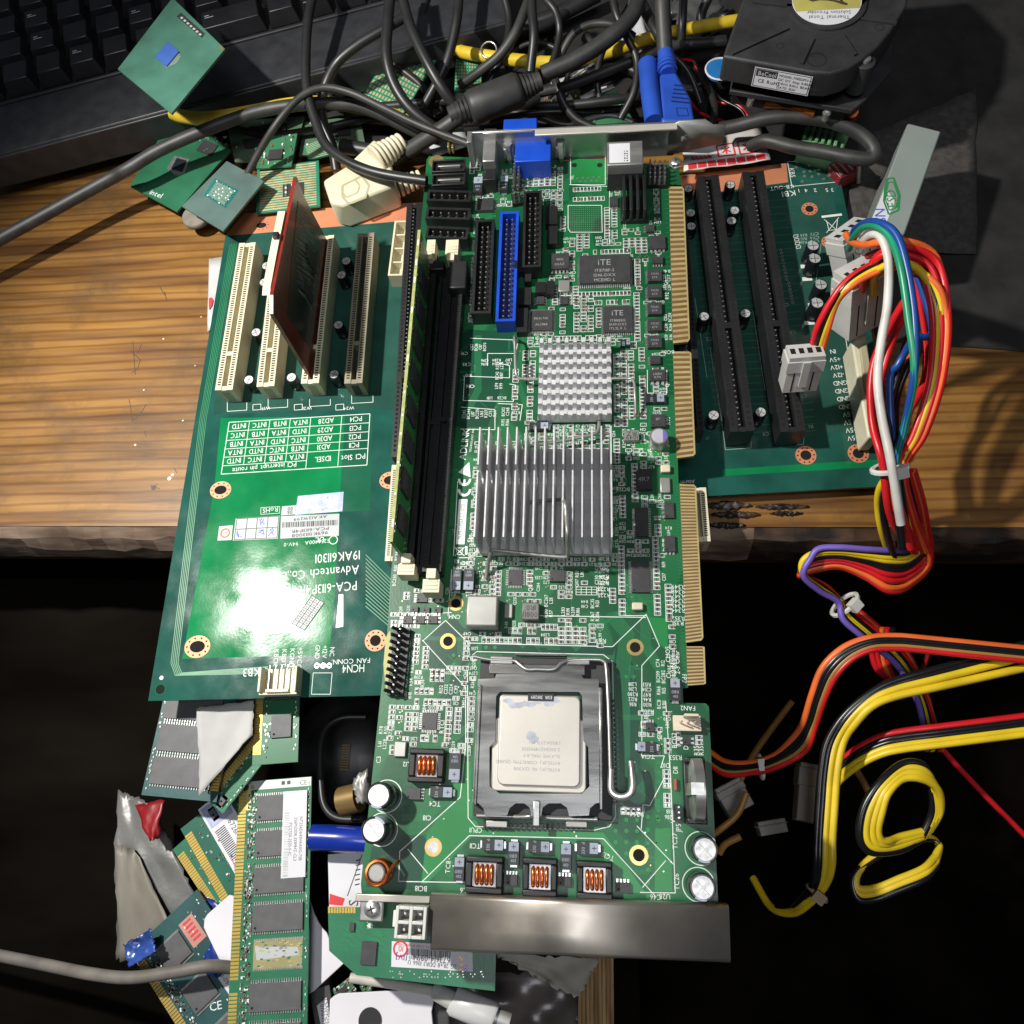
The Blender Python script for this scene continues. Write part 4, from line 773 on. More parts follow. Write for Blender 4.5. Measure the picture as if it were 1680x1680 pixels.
for i in range(10):
    for j in (-1, 1): x = L * i / 9; s.tube([(x, j * 1.5, 1.5), (x + .1, j * 1.5, 4.6), (x + .4, j * 1.5 + 1.2, 5.6), (x + .5, j * 1.5 + 1.8, 6.2)], .75, 0, 8); s.disc(x, j * 1.5, 5.7, .01, 1)
    s.box(x - .3, x + .3, -.3, .3, 2.6, 6.5, TIN)
xf(s, 0, p0, p1); s.build('pin_header', mb, smooth=40)
# heat-sunk black fins at the top right
s = B(BLK)
xa, xb, ya, yb = r_(1018, 292, 1062, 356, 5); s.box(xa, xb, ya, yb - 9, .1, 3)
for i in range(4): x = xa + (i + .5) * (xb - xa) / 4; s.box(x - .75, x + .75, ya, yb, 3.0, 10)
s.build('finned_connector', mb, bevel=.3)
# network port
xa, xb, ya, yb = r_(996, 240, 1055, 268, 13); s = B(STEEL, HOLE); s.box(xa, xb, ya - 1, yb + 3, .1, 13.2); o = s.build('network_port', mb, bevel=.4)
s = B(BLK2); s.box(xa + .2, xb - .2, ya - 4.4, ya - 1.1, .1, 11); s.build('rear_shell', o, smooth=0)
s = B(LABELW, INK); s.box(xa + 1, xa + 10.8, ya + .3, yb + 1.6, 13.25, 13.32)
for i in range(5): s.rect(xa + 8, xa + 8.3 + .4 * (i % 2), ya + 1 + i * 1.4, ya + 1.8 + i * 1.4, 13.36, INK); s.rect(xa + 9.1, xa + 9.8, ya + 1 + i * 1.4, ya + 1.7 + i * 1.4, 13.36, INK)
s.build('sticker', o, smooth=0)
# usb port standing on edge
xa, xb, ya, yb = r_(793, 212, 814, 266, 13); s = B(STEEL, HOLE); s.box(xa, xb, ya, yb, .2, 13.6); s.flat([(xa + 1.6, yb - 1), (xa + 2.2, yb - 1), (xa + 3, yb - 5), (xa + 2.6, yb - 5)], 13.65, HOLE); s.flat([(xb - 2.0, yb - 1), (xb - 1.4, yb - 1), (xb - 2.6, yb - 5), (xb - 3, yb - 5)], 13.65, HOLE); s.rect(xa + .4, xb - .4, yb - 1, yb - .2, 13.66, HOLE); s.build('usb_port', mb, bevel=.5)
s = B(BLK); s.box(xa, xb, ya - 7, ya - .1, .1, 9); s.build('usb_port_housing', mb, bevel=.3)
# vga port
xa, xb, ya, yb = r_(845, 232, 904, 250, 12); s = B(BLUE); s.box(xa, xb, ya - 5, yb + 2, .1, 11.6, 0); s.box(xa, xb - 5, yb + 2, yb + 6, 2, 12.4); s.box(xa - 6, xb - 7, yb + 6, yb + 13, 2, 14); s.build('monitor_port', mb, bevel=.5)
for x in (xa - 3.6, xb + 4.5): s = B(TIN); s.cyl(x, yb - 1, 3, 12.5, 2.1, n=6); s.cyl(x, yb - 1, .1, 3, 1.2, n=10); s.box(x - 2.4, x + 2.4, yb - 1.6, yb + 3, 3, 9); s.build('jack_screw', mb, smooth=30)
s = B(GREYM); s.box(xa - 6.5, xb + 8, yb + 2.5, yb + 3.2, .1, 11); s.build('port_plate', mb, smooth=0)
# ---- far mounting bracket
yb_ = W(980, 205, 19).y; X = lambda x, y=205, z_=19: W(x, y, z_).x
s = B(STEEL, HOLE); s.box(X(768), X(1112), yb_ - 1.2, yb_, -1, 19); s.build('mounting_bracket', mb, bevel=.25)
s = B(mat('bright_lip', (.66, .62, .56), .45, .45, .06, 60)); s.box(X(878), X(1111), yb_ - 4.8, yb_ - 1.25, 18.3, 19.3); s.build('bracket_lip', mb, bevel=.25)
s = B(STEEL); s.box(X(768), X(776), yb_ - 8, yb_ - 1.25, 4, 20); s.build('bracket_ear', mb, bevel=.25)
s = B(STEEL); s.box(X(793), X(875), yb_ - 2.1, yb_ - 1.25, 18.2, 19.2); s.build('bracket_lip', mb, bevel=.25)
s = B(GREYM); x0 = X(1100); s.add([(x0, yb_ - 1.9, 0), (x0 + 26, yb_ - 1.9, 6), (x0 + 26, yb_ - 1.9, 17.2), (x0 + 20, yb_ - 1.9, 17.2), (x0 + 16, yb_ - 1.9, 20.5), (x0 + 4, yb_ - 1.9, 20.5), (x0, yb_ - 1.9, 18)] , [(0, 1, 2, 3, 4, 5, 6)]); s.build('bracket_tab', mb, solid=.9)
for x, y in ((1109, 262),): p = g(x, y, 3); s = B(TIN, HOLE); s.lathe([(3.1, 0), (3.1, .6), (2.6, .7), (2.4, 2), (1.6, 2.6)], 0, 20, p[0], p[1], .2); s.line((p[0] - 1.3, p[1]), (p[0] + 1.3, p[1]), .4, 2.84, HOLE); s.line((p[0], p[1] - 1.3), (p[0], p[1] + 1.3), .4, 2.84, HOLE); s.build('screw', mb, smooth=40)
s = B(GOLD); p = g(738, 250, 0); s.box(p[0] - .5, p[0] + .5, p[1] - 1, p[1] + 5, .1, 5); s.box(p[0] + 1.5, p[0] + 2.5, p[1] - 1, p[1] + 5, .1, 4); s.build('grounding_clip', mb, bevel=.2)
# ---- near holding bracket: wide plate with rounded edges
xa, xb, ya, yb = r_(706, 1489, 1197, 1579, 10); tl = g(706, 1470, 8); tr = g(1196, 1489, 8); bl = g(706, 1561, 8); br = g(1199, 1581, 8)
s = B(BRSTEEL); P0 = [v[:2] for v in (tl, tr, br, bl)]; n = 10
def rowq(f0): return lerp(P0[0], P0[3], f0), lerp(P0[1], P0[2], f0)
prof = [(-.055, -5.5), (-.05, -2.6), (-.03, -.9), (.0, -.15), (.05, .05), (.3, .1), (.6, .1), (.92, .02), (.975, -.5), (1, -1.6)]
vs = []
for f0, dz in prof: a, c = rowq(f0); vs += [(a[0], a[1], 8 + dz), (c[0], c[1], 8 + dz)]
s.add(vs, [(2 * i, 2 * i + 2, 2 * i + 3, 2 * i + 1) for i in range(len(prof) - 1)]); s.build('holding_bracket', mb, smooth=60, solid=1.0)
s = B(BRSTEEL); tl2 = g(584, 1466, 7)[:2]; tr2 = g(706, 1469, 7)[:2]; s.prism([tl2, tr2, (tr2[0], tr2[1] - 2.6), (tl2[0], tl2[1] - 2.6)], 5.8, 7); s.build('bracket_rail', mb, bevel=.3)
s = B(STEEL); a = r_(589, 1482, 628, 1513, 6.5); s.box(a[0], a[1], a[2] , a[3] + 2, 5.2, 6.4); s.build('bracket_ear', mb, bevel=1.2, seg=3)
p = g(609, 1492, 8); s = B(TIN, HOLE); s.lathe([(2.9, 0), (2.7, 1.1), (1.7, 1.7)], 0, 20, p[0], p[1], 6.45); s.line((p[0] - 1.3, p[1] - .5), (p[0] + 1.3, p[1] + .5), .45, 8.2, HOLE); s.line((p[0] + .5, p[1] - 1.3), (p[0] - .5, p[1] + 1.3), .45, 8.2, HOLE); s.build('screw', mb, smooth=40)
# ---- four pin power connector
xa, xb, ya, yb = r_(648, 1487, 699, 1541, 11); s = B(WHITEP, TIN, mat('nylon_hole', (.30, .29, .24), .6)); t = 1.1; cx_, cy_ = (xa + xb) / 2, (ya + yb) / 2
s.box(xa, xb, ya, yb, .1, 2.5)
for x0, x1 in ((xa, xa + t), (cx_ - t / 2, cx_ + t / 2), (xb - t, xb)): s.box(x0, x1, ya, yb, 2.5, 11)
for y0, y1 in ((ya, ya + t), (cy_ - t / 2, cy_ + t / 2), (yb - t, yb)):
    for x0, x1 in ((xa + t, cx_ - t / 2), (cx_ + t / 2, xb - t)): s.box(x0, x1, y0, y1, 2.5, 11)
s.box(xa - 1.3, xa, cy_ - 1.8, cy_ + 3.4, 2, 9)
for x in ((xa + cx_) / 2, (xb + cx_) / 2):
    for y in ((ya + cy_) / 2, (yb + cy_) / 2): s.box(x - .5, x + .5, y - .5, y + .5, 2.5, 8.5, 1)
s.build('power_connector', mb, bevel=.2)
# ---- fan connector
xa, xb, ya, yb = r_(1106, 1172, 1152, 1198, 6); s = B(mat('cream_connector', (.72, .62, .48), .4), CREAMD, TIN); s.box(xa, xb, ya, yb, .1, 2.6); s.box(xa, xb, ya - .0, ya + 1.6, 2.6, 3.4, 0); s.box(xa + (xb - xa) * .35, xb - 1.4, yb - 1, yb, 2.6, 9)
for i in range(3): x = xa + (xb - xa) * (.25 + .25 * i); s.tube([(x, cy_ * 0 + (ya + yb) / 2, 2.6), (x, (ya + yb) / 2, 9)], .4, 2, 6)
s.build('fan_connector', mb, bevel=.2)
# ================================================================= heatsinks
def wire(pts, r=.85, m=GREYM, par=None, name='wire_clip'): s = B(m); s.tube(spl(pts, 6), r, n=10); return s.build(name, par or mb, smooth=60)
xa, xb, ya, yb = r_(792, 737, 1003, 909, 3.5); s = B(ALU); s.box(xa, xb, ya, yb, .8, 4.2)
nf = 15; gy = ya + (yb - ya) * .62
for i in range(nf):
    x = xa + .5 + (xb - xa - 1) * i / (nf - 1)
    for y0, y1 in ((ya, gy - 1.3), (gy + 1.3, yb)):
        s.add([(x - .5, y0, 4.2), (x + .5, y0, 4.2), (x + .5, y1, 4.2), (x - .5, y1, 4.2), (x - .3, y0, 25), (x + .3, y0, 25), (x + .3, y1, 25), (x - .3, y1, 25)], [(4, 5, 6, 7), (0, 1, 5, 4), (1, 2, 6, 5), (2, 3, 7, 6), (3, 0, 4, 7)])
    s.box(x - .45, x + .45, gy - 1.3, gy + 1.3, 4.2, 11)
o = s.build('large_heatsink', mb, smooth=0)
xm, xM, ym, yM = xa, xb, ya, yb
s = B(BLK); s.box(xa + 4, xb - 4, ya + 4, yb - 4, .12, .75); s.build('chipset_chip', mb, smooth=0)
P_ = lambda x, y, h: g(x, y, h)
wire([P_(797, 950, 1), P_(800, 928, 4), P_(806, 906, 10), P_(812, 903, 11), P_(870, 909, 11), P_(925, 914, 11), P_(931, 909, 12), P_(931, 880, 27), P_(929, 845, 26.5), P_(926, 824, 26), P_(915, 820, 12), P_(870, 824, 8)], .8)
wire([P_(858, 733, 8), P_(900, 727, 6), P_(950, 718, 5), P_(976, 712, 4), P_(982, 704, 3), P_(983, 692, 2)], .8)
xa, xb, ya, yb = r_(884, 566, 1003, 690, 2.5); s = B(ALU); s.box(xa, xb, ya, yb, .9, 3.2); nx, ny = 9, 8
for i in range(nx):
    for j in range(ny):
        x = xa + 1.2 + (xb - xa - 2.4) * i / (nx - 1); y = ya + 1.2 + (yb - ya - 2.6) * j / (ny - 1); 
        s.box(x - 1.0, x + 1.0, y - 1.45, y + 1.35, 3.2, 9, 0, .2)
s.build('pin_heatsink', mb, smooth=0); s = B(BLK); s.box(xa + 1, xb - 1, ya + .5, yb - 1, .12, .85); s.build('bridge_chip', mb, smooth=0)
wire([P_(846, 558, 1), P_(844, 553, 7), P_(845, 575, 7), P_(846, 608, 7), P_(850, 619, 6), P_(860, 622, 5.5), P_(882, 622, 5)], .65)
wire([P_(1003, 621, 5), P_(1030, 621, 5), P_(1040, 626, 6), P_(1042, 650, 6), P_(1043, 678, 3)], .65)
for x, y in ((846, 560), (1044, 680), (796, 940)): p = g(x, y, 0); s = B(TIN); s.cyl(p[0], p[1], .1, 2.6, 1.6, 0, 10, .7); s.build('solder_post', mb, smooth=0)
# ================================================================= processor socket
sk = B(BLK2); xa, xb, ya, yb = r_(781, 1078, 1000, 1352, 2); sk.box(xa + .5, xb + .8, ya + 2, yb - .5, .1, 3); socket = sk.build('processor_socket', mb, bevel=.3)
s = B(SOCK); h = 7.2                                   # load plate with its window
O = [g(*a, h)[:2] for a in ((784, 1114), (812, 1113), (814, 1106), (954, 1106), (957, 1113), (982, 1114), (989, 1316), (977, 1318), (968, 1326), (966, 1338), (934, 1339), (930, 1325), (920, 1318), (900, 1318), (890, 1325), (888, 1338), (872, 1338), (869, 1325), (860, 1318), (846, 1318), (836, 1326), (832, 1338), (796, 1339), (793, 1326), (785, 1318), (775, 1316))]
I = [g(*a, h)[:2] for a in ((820, 1135), (950, 1135), (955, 1142), (957, 1215), (965, 1226), (967, 1290), (955, 1302), (820, 1302), (803, 1290), (803, 1226), (812, 1216), (814, 1142))]
def holed(s, O, I, z0, z1, m=0):
    bm_v = [(p[0], p[1], z1) for p in O] + [(p[0], p[1], z1) for p in I]; no, ni = len(O), len(I)
    import mathutils
    ed = [(i, (i + 1) % no) for i in range(no)] + [(no + i, no + (i + 1) % ni) for i in range(ni)]
    v2, e2, f2, ov, oe, of = mathutils.geometry.delaunay_2d_cdt([Vector(p[:2]) for p in bm_v], ed, [], 2, 1e-5)
    def inside(pt, poly):
        c = False; n = len(poly)
        for i in range(n):
            a, b_ = poly[i], poly[(i + 1) % n]
            if (a[1] > pt[1]) != (b_[1] > pt[1]) and pt[0] < (b_[0] - a[0]) * (pt[1] - a[1]) / (b_[1] - a[1]) + a[0]: c = not c
        return c
    F_ = []
    for f in f2:
        c = sum((v2[i] for i in f), Vector((0, 0))) / len(f)
        if inside(c, O) and not inside(c, I): F_.append(tuple(f))
    n = len(v2)
    def up(f): a = sum(v2[f[i]].x * v2[f[(i + 1) % len(f)]].y - v2[f[(i + 1) % len(f)]].x * v2[f[i]].y for i in range(len(f))); return f if a > 0 else f[::-1]
    F_ = [up(f) for f in F_]
    fs = F_ + [tuple(i + n for i in f[::-1]) for f in F_]
    s.add([(v.x, v.y, z1) for v in v2] + [(v.x, v.y, z0) for v in v2], fs, m)
    for L_, flip in ((O, 1), (I, 0)):
        k = len(L_)
        s.add([(p[0], p[1], z1) for p in L_] + [(p[0], p[1], z0) for p in L_], [(i, (i + 1) % k, k + (i + 1) % k, k + i)[::1] for i in range(k)], m)
holed(s, O, I, h - 1.2, h); s.build('load_plate', socket, smooth=0)
a = r_(784, 1108, 986, 1340, h)
s = B(STEEL); n = 2.2                                   # raised side flanges and lip
for x0, x1 in ((a[0] - .6, a[0] + .7), (a[1] - .7, a[1] + .6)): s = B(SOCK); s.box(x0, x1, a[2] + 3, a[3] - 4, 2.5, h + .4); s.build('plate_flange', socket, bevel=.35)
s = B(STEEL); q_ = r_(804, 1076, 842, 1090, 6.5); s.box(*q_, 4.8, 6.6); q_ = r_(930, 1078, 968, 1091, 6.5); s.box(*q_, 4.8, 6.6); q_ = r_(845, 1072, 930, 1076, 5); s.box(q_[0], q_[1], q_[2], q_[3], 2, 5.4); s.build('hinge', socket, bevel=.5)
s = B(SOCK); q_ = r_(802, 1090, 960, 1107, 6); s.box(q_[0], q_[1], q_[2], q_[3], 5.4, 6.3); s.build('hinge_plate', socket, bevel=.3)
s = B(BLK2)
for i in range(22): pp = g(1000 + i * .25, 1150 + i * 8, 1); s.box(pp[0], pp[0] + 1.8, pp[1] - .35, pp[1] + .35, .1, 2.4)
for i in range(20): pp = g(795 + i * 8.6, 1352, 1); s.box(pp[0] - .35, pp[0] + .35, pp[1] - 1.8, pp[1], .1, 1.8)
s.build('contact_row', socket, smooth=0)
wire([P_(778, 1077, 6), P_(803, 1082, 6), P_(842, 1084, 6), P_(852, 1090, 6.5), P_(864, 1098, 7), P_(880, 1098, 7), P_(908, 1098, 7), P_(922, 1088, 6.5), P_(938, 1083, 6), P_(975, 1082, 6), P_(990, 1085, 6), P_(995, 1100, 6), P_(999, 1180, 6), P_(1002, 1296, 6)], .8, STEEL, socket, 'load_lever')
wire([P_(1003, 1262, 6), P_(1002, 1290, 6.2), P_(1006, 1302, 7), P_(1018, 1308, 8), P_(1032, 1304, 8.5), P_(1038, 1292, 8.5), P_(1037, 1266, 8), P_(1035, 1250, 7)], 1.3, STEEL, socket, 'load_lever')
s = B(STEEL); q_ = r_(874, 1313, 886, 1356, 8); s.box(q_[0], q_[1], q_[2], q_[3], 7.3, 8.2); s.build('latch_tab', socket, bevel=.4)
wire([P_(782, 1338, 4), P_(860, 1340, 4), P_(875, 1338, 5), P_(886, 1338, 5), P_(905, 1342, 4), P_(980, 1344, 4)], .9, STEEL, socket, 'latch_rod')
for x0, x1 in ((797, 833), (928, 964)): s = B(GREYM); q_ = r_(x0, 1346, x1, 1358, 3); s.box(q_[0], q_[1], q_[2], q_[3], 1.5, 3.4); s.build('latch_foot', socket, bevel=.4)
cpu = T('processor', 'processor with pale nickel lid clamped in the socket of the narrow board', 'processor', W(884, 1220, 3.2))
def c_(x0, y0, x1, y1, h): return cpu.r(x0, y0, x1, y1, h)
s = B(DPOUR, GOLD); s.box(*c_(812, 1134, 958, 1304, 1.0), 0, 1.0); s.build('substrate', cpu, smooth=0)
q0 = c_(806, 1138, 962, 1300, 2.6); q1 = c_(818, 1141, 952, 1290, 4.2)
lid = B(IHS)
def rr_(q, r, n=5):
    xa, xb, ya, yb = q; out = []
    for cx_, cy_, a0 in ((xb - r, yb - r, 0), (xa + r, yb - r, 90), (xa + r, ya + r, 180), (xb - r, ya + r, 270)):
        out += [(cx_ + r * math.cos(math.radians(a0 + 90 * i / n)), cy_ + r * math.sin(math.radians(a0 + 90 * i / n))) for i in range(n + 1)]
    return out
notch = lambda q: q
lid.prism(rr_((q0[0], q0[1], q0[2], q0[3] - 9), 2.5), 1.05, 2.6); lid.prism(rr_((q0[0] + 2.4, q0[1] - 2.4, q0[3] - 14, q0[3] - .5), 1.5), 1.05, 2.55)
lid.prism(rr_(q1, 2.4), 2.5, 4.2); o = lid.build('heat_spreader', cpu, bevel=.5, seg=3)
s = B(STAIN, mat('etched_grey', (.34, .34, .36), .6, 0, .1), BLK, LABELW); xa, xb, ya, yb = q1; rn = random.Random(2)
def blob(cx_, cy_, rx, ry, m, z_):
    s.flat([(cx_ + rx * math.cos(t) * (.65 + .5 * rn.random()), cy_ + ry * math.sin(t) * (.65 + .5 * rn.random())) for t in [6.283 * i / 15 for i in range(15)]], z_, m)
for k in range(9): blob(xa + 3 + k * 2.2, yb - 3.2 + rn.uniform(-1, 1) - (k > 3) * (-.6), 2.0, 1.1, STAIN, 4.22)
for k in range(5): blob(xa + (xb - xa) * .40 + rn.uniform(-1.6, 1.6), ya + (yb - ya) * .56 + rn.uniform(-2.2, 2.2), 1.6, 1.5, STAIN, 4.22)
for i, t_ in enumerate(('L823A277 (R)', '2.50GHZ/4M/1333', 'SLAWE MALAY', 'INTEL(R) CORE(TM) QUAD', 'INTEL(R) 06 QX300')): s.text(t_, xb - 7.4, ya + 15.2 - i * 2.35, 1.15, 4.26, 1, 180, 1.15, .0)
s.box((xa + xb) / 2 - 4.6, (xa + xb) / 2 + 5.2, q0[3] - 3.0, q0[3] - .2, 2.4, 4.25, BLK); s.text('E5R 3182119', (xa + xb) / 2 + .4, q0[3] - 1.6, 1.2, 4.3, LABELW, 180)
s.build('lid_marking', cpu, smooth=0)
# ================================================================= memory slots
def memslot(p, qq, wd, h, name='memory_slot'):
    p = g(*p, h); qq = g(*qq, h); s = B(BLK, HOLE, GREYM); L = seglen(p, qq); s.box(0, L, -wd / 2, wd / 2, .1, h - 2.2)
    for sd in (-1, 1): s.box(0, L, sd * wd * .18, sd * wd / 2, h - 2.2, h)
    n = 110
    for i in range(n):
        x = (i + .5) * L / n
        for sd in (-1, 1): s.box(x - .22, x + .22, sd * wd * .26, sd * wd * .47, h, h + .25, 0)
    for x0, x1 in ((0, 3), (L - 3, L), (L * .45, L * .45 + 2)): s.box(x0, x1, -wd / 2, wd / 2, h - 2.2, h + .3)
    xf(s, 0, p, qq); o = s.build(name, mb, smooth=0); return p, qq
memslot((708, 938), (749, 432), 7.6, 8); memslot((664, 925), (706, 418), 6.8, 8); memslot((688, 940), (729, 440), 3.4, 6, 'slot_divider')
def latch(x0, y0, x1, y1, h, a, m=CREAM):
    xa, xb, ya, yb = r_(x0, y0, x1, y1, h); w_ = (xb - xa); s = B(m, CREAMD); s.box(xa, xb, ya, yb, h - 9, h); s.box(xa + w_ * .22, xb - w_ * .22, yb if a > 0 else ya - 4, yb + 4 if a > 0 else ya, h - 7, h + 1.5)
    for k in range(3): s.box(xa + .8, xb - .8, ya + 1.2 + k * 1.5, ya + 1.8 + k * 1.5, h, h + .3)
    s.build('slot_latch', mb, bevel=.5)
latch(652, 925, 680, 943, 12, 1); latch(693, 950, 721, 972, 12, 1); latch(700, 393, 714, 416, 13, -1); latch(731, 393, 752, 418, 13, -1)
s = B(BLK); q_ = r_(735, 425, 765, 470, 14); s.box(q_[0], q_[1], q_[2], q_[3], .1, 13); q_ = r_(700, 425, 728, 440, 12); s.box(q_[0], q_[1], q_[2], q_[3], .1, 11); s.build('slot_end', mb, bevel=.6)
# memory stick standing in the outer slot
a, c = W(664, 915, 8), W(704, 436, 8); mm = T('memory_stick', 'green memory stick standing upright in the outer memory slot of the narrow board', 'memory stick', a, math.degrees(math.atan2(c.y - a.y, c.x - a.x)))
L = (c - a).length; s = B(mat('stick_green', (.045, .26, .07), .35, 0, .15, 50), SILK); s.box(-1, L + 1, -.65, .65, -4, 23.5); s.build('circuit_board', mm, smooth=0)
s = B(SUBST, SILK); s.box(-1, L + 1, -.64, .64, 23.52, 23.6)
for k in range(12): x = L * (k + .5) / 12 + R.uniform(-3, 3); s.box(x, x + R.choice((.8, 1, 3)), -.3, .3, 23.61, 23.63, 1)
s.build('top_edge', mm, smooth=0)
for k in range(8):
    x = 6 + k * (L - 14) / 8; s = B(CHIP, CHIPTXT); s.box(x, x + 9.5, -1.9, -.7, 7, 20); s.text('NANYA', x + 4.7, 0, .1, 0, 1); 
    s2 = B(CHIP); s2.box(x, x + 9.5, -1.9, -.7, 7, 20); s2.build('memory_chip', mm, smooth=0)
s = B(TIN, BROWN)
for k in range(140): x, z_ = R.uniform(1, L - 2), R.choice((R.uniform(1, 6), R.uniform(20.5, 23))); s.box(x, x + .9, -1.0, -.68, z_, z_ + .5, k % 2)
tag(s.build('small_component', mm, smooth=0), kind='stuff')
# ================================================================= coin battery in its upright holder
xa, xb, ya, yb = r_(1122, 1244, 1158, 1352, 3); s = B(BLK); s.box(xa, xb, ya, yb, .1, 4.5); s.box(xa, xb - 1, ya, ya + 2, 4.5, 11); s.box(xa, xb - 1, yb - 2, yb, 4.5, 11); s.build('battery_holder', mb, bevel=.4)
cb = T('coin_battery', 'shiny coin battery standing on edge in the black holder near the right edge', 'battery', W(1138, 1297, 0), 0)
s = B(STEEL, GREYM); n = 40; r = 10.6; zc_ = 11.5
prof = [(-2.3, .84), (-2.2, .93), (-1.7, .99), (1.5, 1.0), (1.6, .99), (1.62, 0.0)]
vs, fs = [], []
for dx, k in [(-2.3, 0.0)] + prof:
    for i in range(n): t = 6.2832 * i / n; vs.append((dx, r * k * math.cos(t), zc_ + r * k * math.sin(t)))
for j in range(len(prof)):
    for i in range(n): i2 = (i + 1) % n; fs.append((j * n + i, (j + 1) * n + i, (j + 1) * n + i2, j * n + i2))
s.add(vs, fs); cb.o and s.build('battery_cell', cb, smooth=35)
s = B(TIN); s.box(-3.4, -2.6, -2, 2, 2, 21.5); s.box(-3.4, 1, -2, 2, 21.6, 22.3); s.build('contact_spring', mb, smooth=0).location = W(1138, 1297, 0) * MM
s = B(BLK, TIN); q_ = r_(1106, 1320, 1118, 1346, 4); s.box(q_[0], q_[1], q_[2], q_[3], .1, 2.5)
for k in range(3): y = q_[2] + (k + .5) * (q_[3] - q_[2]) / 3; s.box((q_[0] + q_[1]) / 2 - .3, (q_[0] + q_[1]) / 2 + .3, y - .3, y + .3, 2.5, 8, 1)
s.box(q_[0] + .5, q_[1] - .5, q_[2] + 2.7, q_[3] - .4, 3, 7.5); s.build('jumper', mb, smooth=0)
s = B(mat('diode_glass', (.35, .10, .06), .2, 0, .1), TIN); q_ = r_(1104, 1278, 1113, 1296, 1); s.tube([((q_[0] + q_[1]) / 2, q_[2], 1), ((q_[0] + q_[1]) / 2, q_[3], 1)], .8); s.build('diode', mb, smooth=50)
# ================================================================= fill the free areas of the board with small parts and designators
for a in ((775, 1062, 1012, 1362), (745, 1340, 1105, 1480), (600, 1240, 780, 1470), (932, 256, 994, 386), (700, 1000, 760, 1090), (1010, 1010, 1090, 1110), (1020, 1165, 1050, 1420), (650, 400, 760, 960), (788, 340, 900, 545), (700, 255, 775, 400), (900, 205, 1130, 262), (745, 720, 775, 915), (1010, 1240, 1110, 1400), (1096, 300, 1160, 1130), (1120, 1150, 1180, 1470), (745, 540, 860, 720), (620, 1450, 1180, 1560), (1000, 930, 1060, 1060), (640, 1030, 670, 1150), (730, 975, 765, 1010), (1020, 270, 1065, 360), (990, 210, 1130, 262)): r_(*a)
rn = random.Random(21); x0, x1, y0, y1 = mb.r(650, 275, 1098, 1235)
def free(x, y, m_): return inb(x - 2.2, y) and inb(x + 2.2, y) and not any(q_[0] - m_ < x < q_[1] + m_ and q_[2] - m_ < y < q_[3] + m_ for q_ in OCC)
y = y0
while y < y1:
    x = x0
    while x < x1:
        if free(x, y, .9):
            u = rn.random()
            if u < .50: part(x, y, 0, 0 if rn.random() < .55 else 1 if rn.random() < .3 else 2)
            elif u < .80: b.text(rn.choice('RCLQ') + str(rn.randint(10, 290)), x, y, 1.3, .05, SILK, rn.choice((180, 180, 90)), .85)
            elif u < .9: b.disc(x, y, .06, .32, TIN, 6); b.disc(x + .9, y + .5, .06, .3, GOLD, 6)
        x += 3.1
    y += 1.95
b.build('circuit_board', mb, smooth=0)
for k in range(2):                  # the hundred largest (nearest) of each as parts, the rest as one mass
    L_ = sorted([c for c in cand if c[3] == k], key=lambda c: c[1])
    P_ = (PR, PC)[k]
    for i, (x, y, ro, _) in enumerate(L_[:99]):
        if i == 0: P_.location = (x * MM, y * MM, .00009); P_.rotation_euler.z = math.pi / 2 * ro; continue
        dup(P_, mb, (x, y, .09), 90 * ro)
    for x, y, ro, _ in L_[99:]:
        s0, s1 = (.42, .5) if ro else (.5, .42); hz = .5 if k == 0 else .8
        REST.box(x - s0, x + s0, y - s1, y + s1, .09, hz, CHIP if k == 0 else BROWN)
        for sd in (-1, 1):
            if ro: REST.box(x - .43, x + .43, y + sd * .5, y + sd * .85, .09, hz + .03, TIN)
            else: REST.box(x + sd * .5, x + sd * .85, y - .43, y + .43, .09, hz + .03, TIN)
tag(REST.build('small_component', mb, smooth=0), kind='stuff')
# ================================================================= CABLES AND CLUTTER AT THE FAR SIDE
def ext(pts):                          # run a cable on past the picture edge when it leaves there
    pts = list(pts)
    for _ in range(2):
        a, c = pts[-2], pts[-1]
        if c[0] >= 1545 or c[0] <= 165:
            dx, dy = c[0] - a[0], c[1] - a[1]; tx_ = 1800 if c[0] > 840 else -120; k = (tx_ - c[0]) / dx if dx * (tx_ - c[0]) > 0 and abs(dx) > 8 else 1; pts.append((tx_ if k != 1 else c[0] + 200, c[1] + max(-160, min(260, dy * k)), c[2] + max(-40, min(10, c[2] - a[2]))))
        pts.reverse()
    return pts
def cable(name, label, cat, pts, r, m, group=None, n=10, par=None, flat=1, sm=8):
    """pts: (px, py, z); becomes one thing"""
    P = [W(*a) for a in ext(pts)]; t = T(name, label, cat, (P[0].x, P[0].y, P[0].z), 0, group=group, mesh=1)
    b = B(m); b.tube(spl([p - P[0] for p in P], sm), r, n=n, flat=flat); t.single(b, smooth=80); return t
def strand(par, pts, r, m, name='wire', n=8, sm=7):
    b = B(m); b.tube(spl([par.I @ W(*a) for a in ext(pts)], sm), r, n=n); return b.build(name, par, smooth=80)
GC = 'black cables tangled behind the boards'
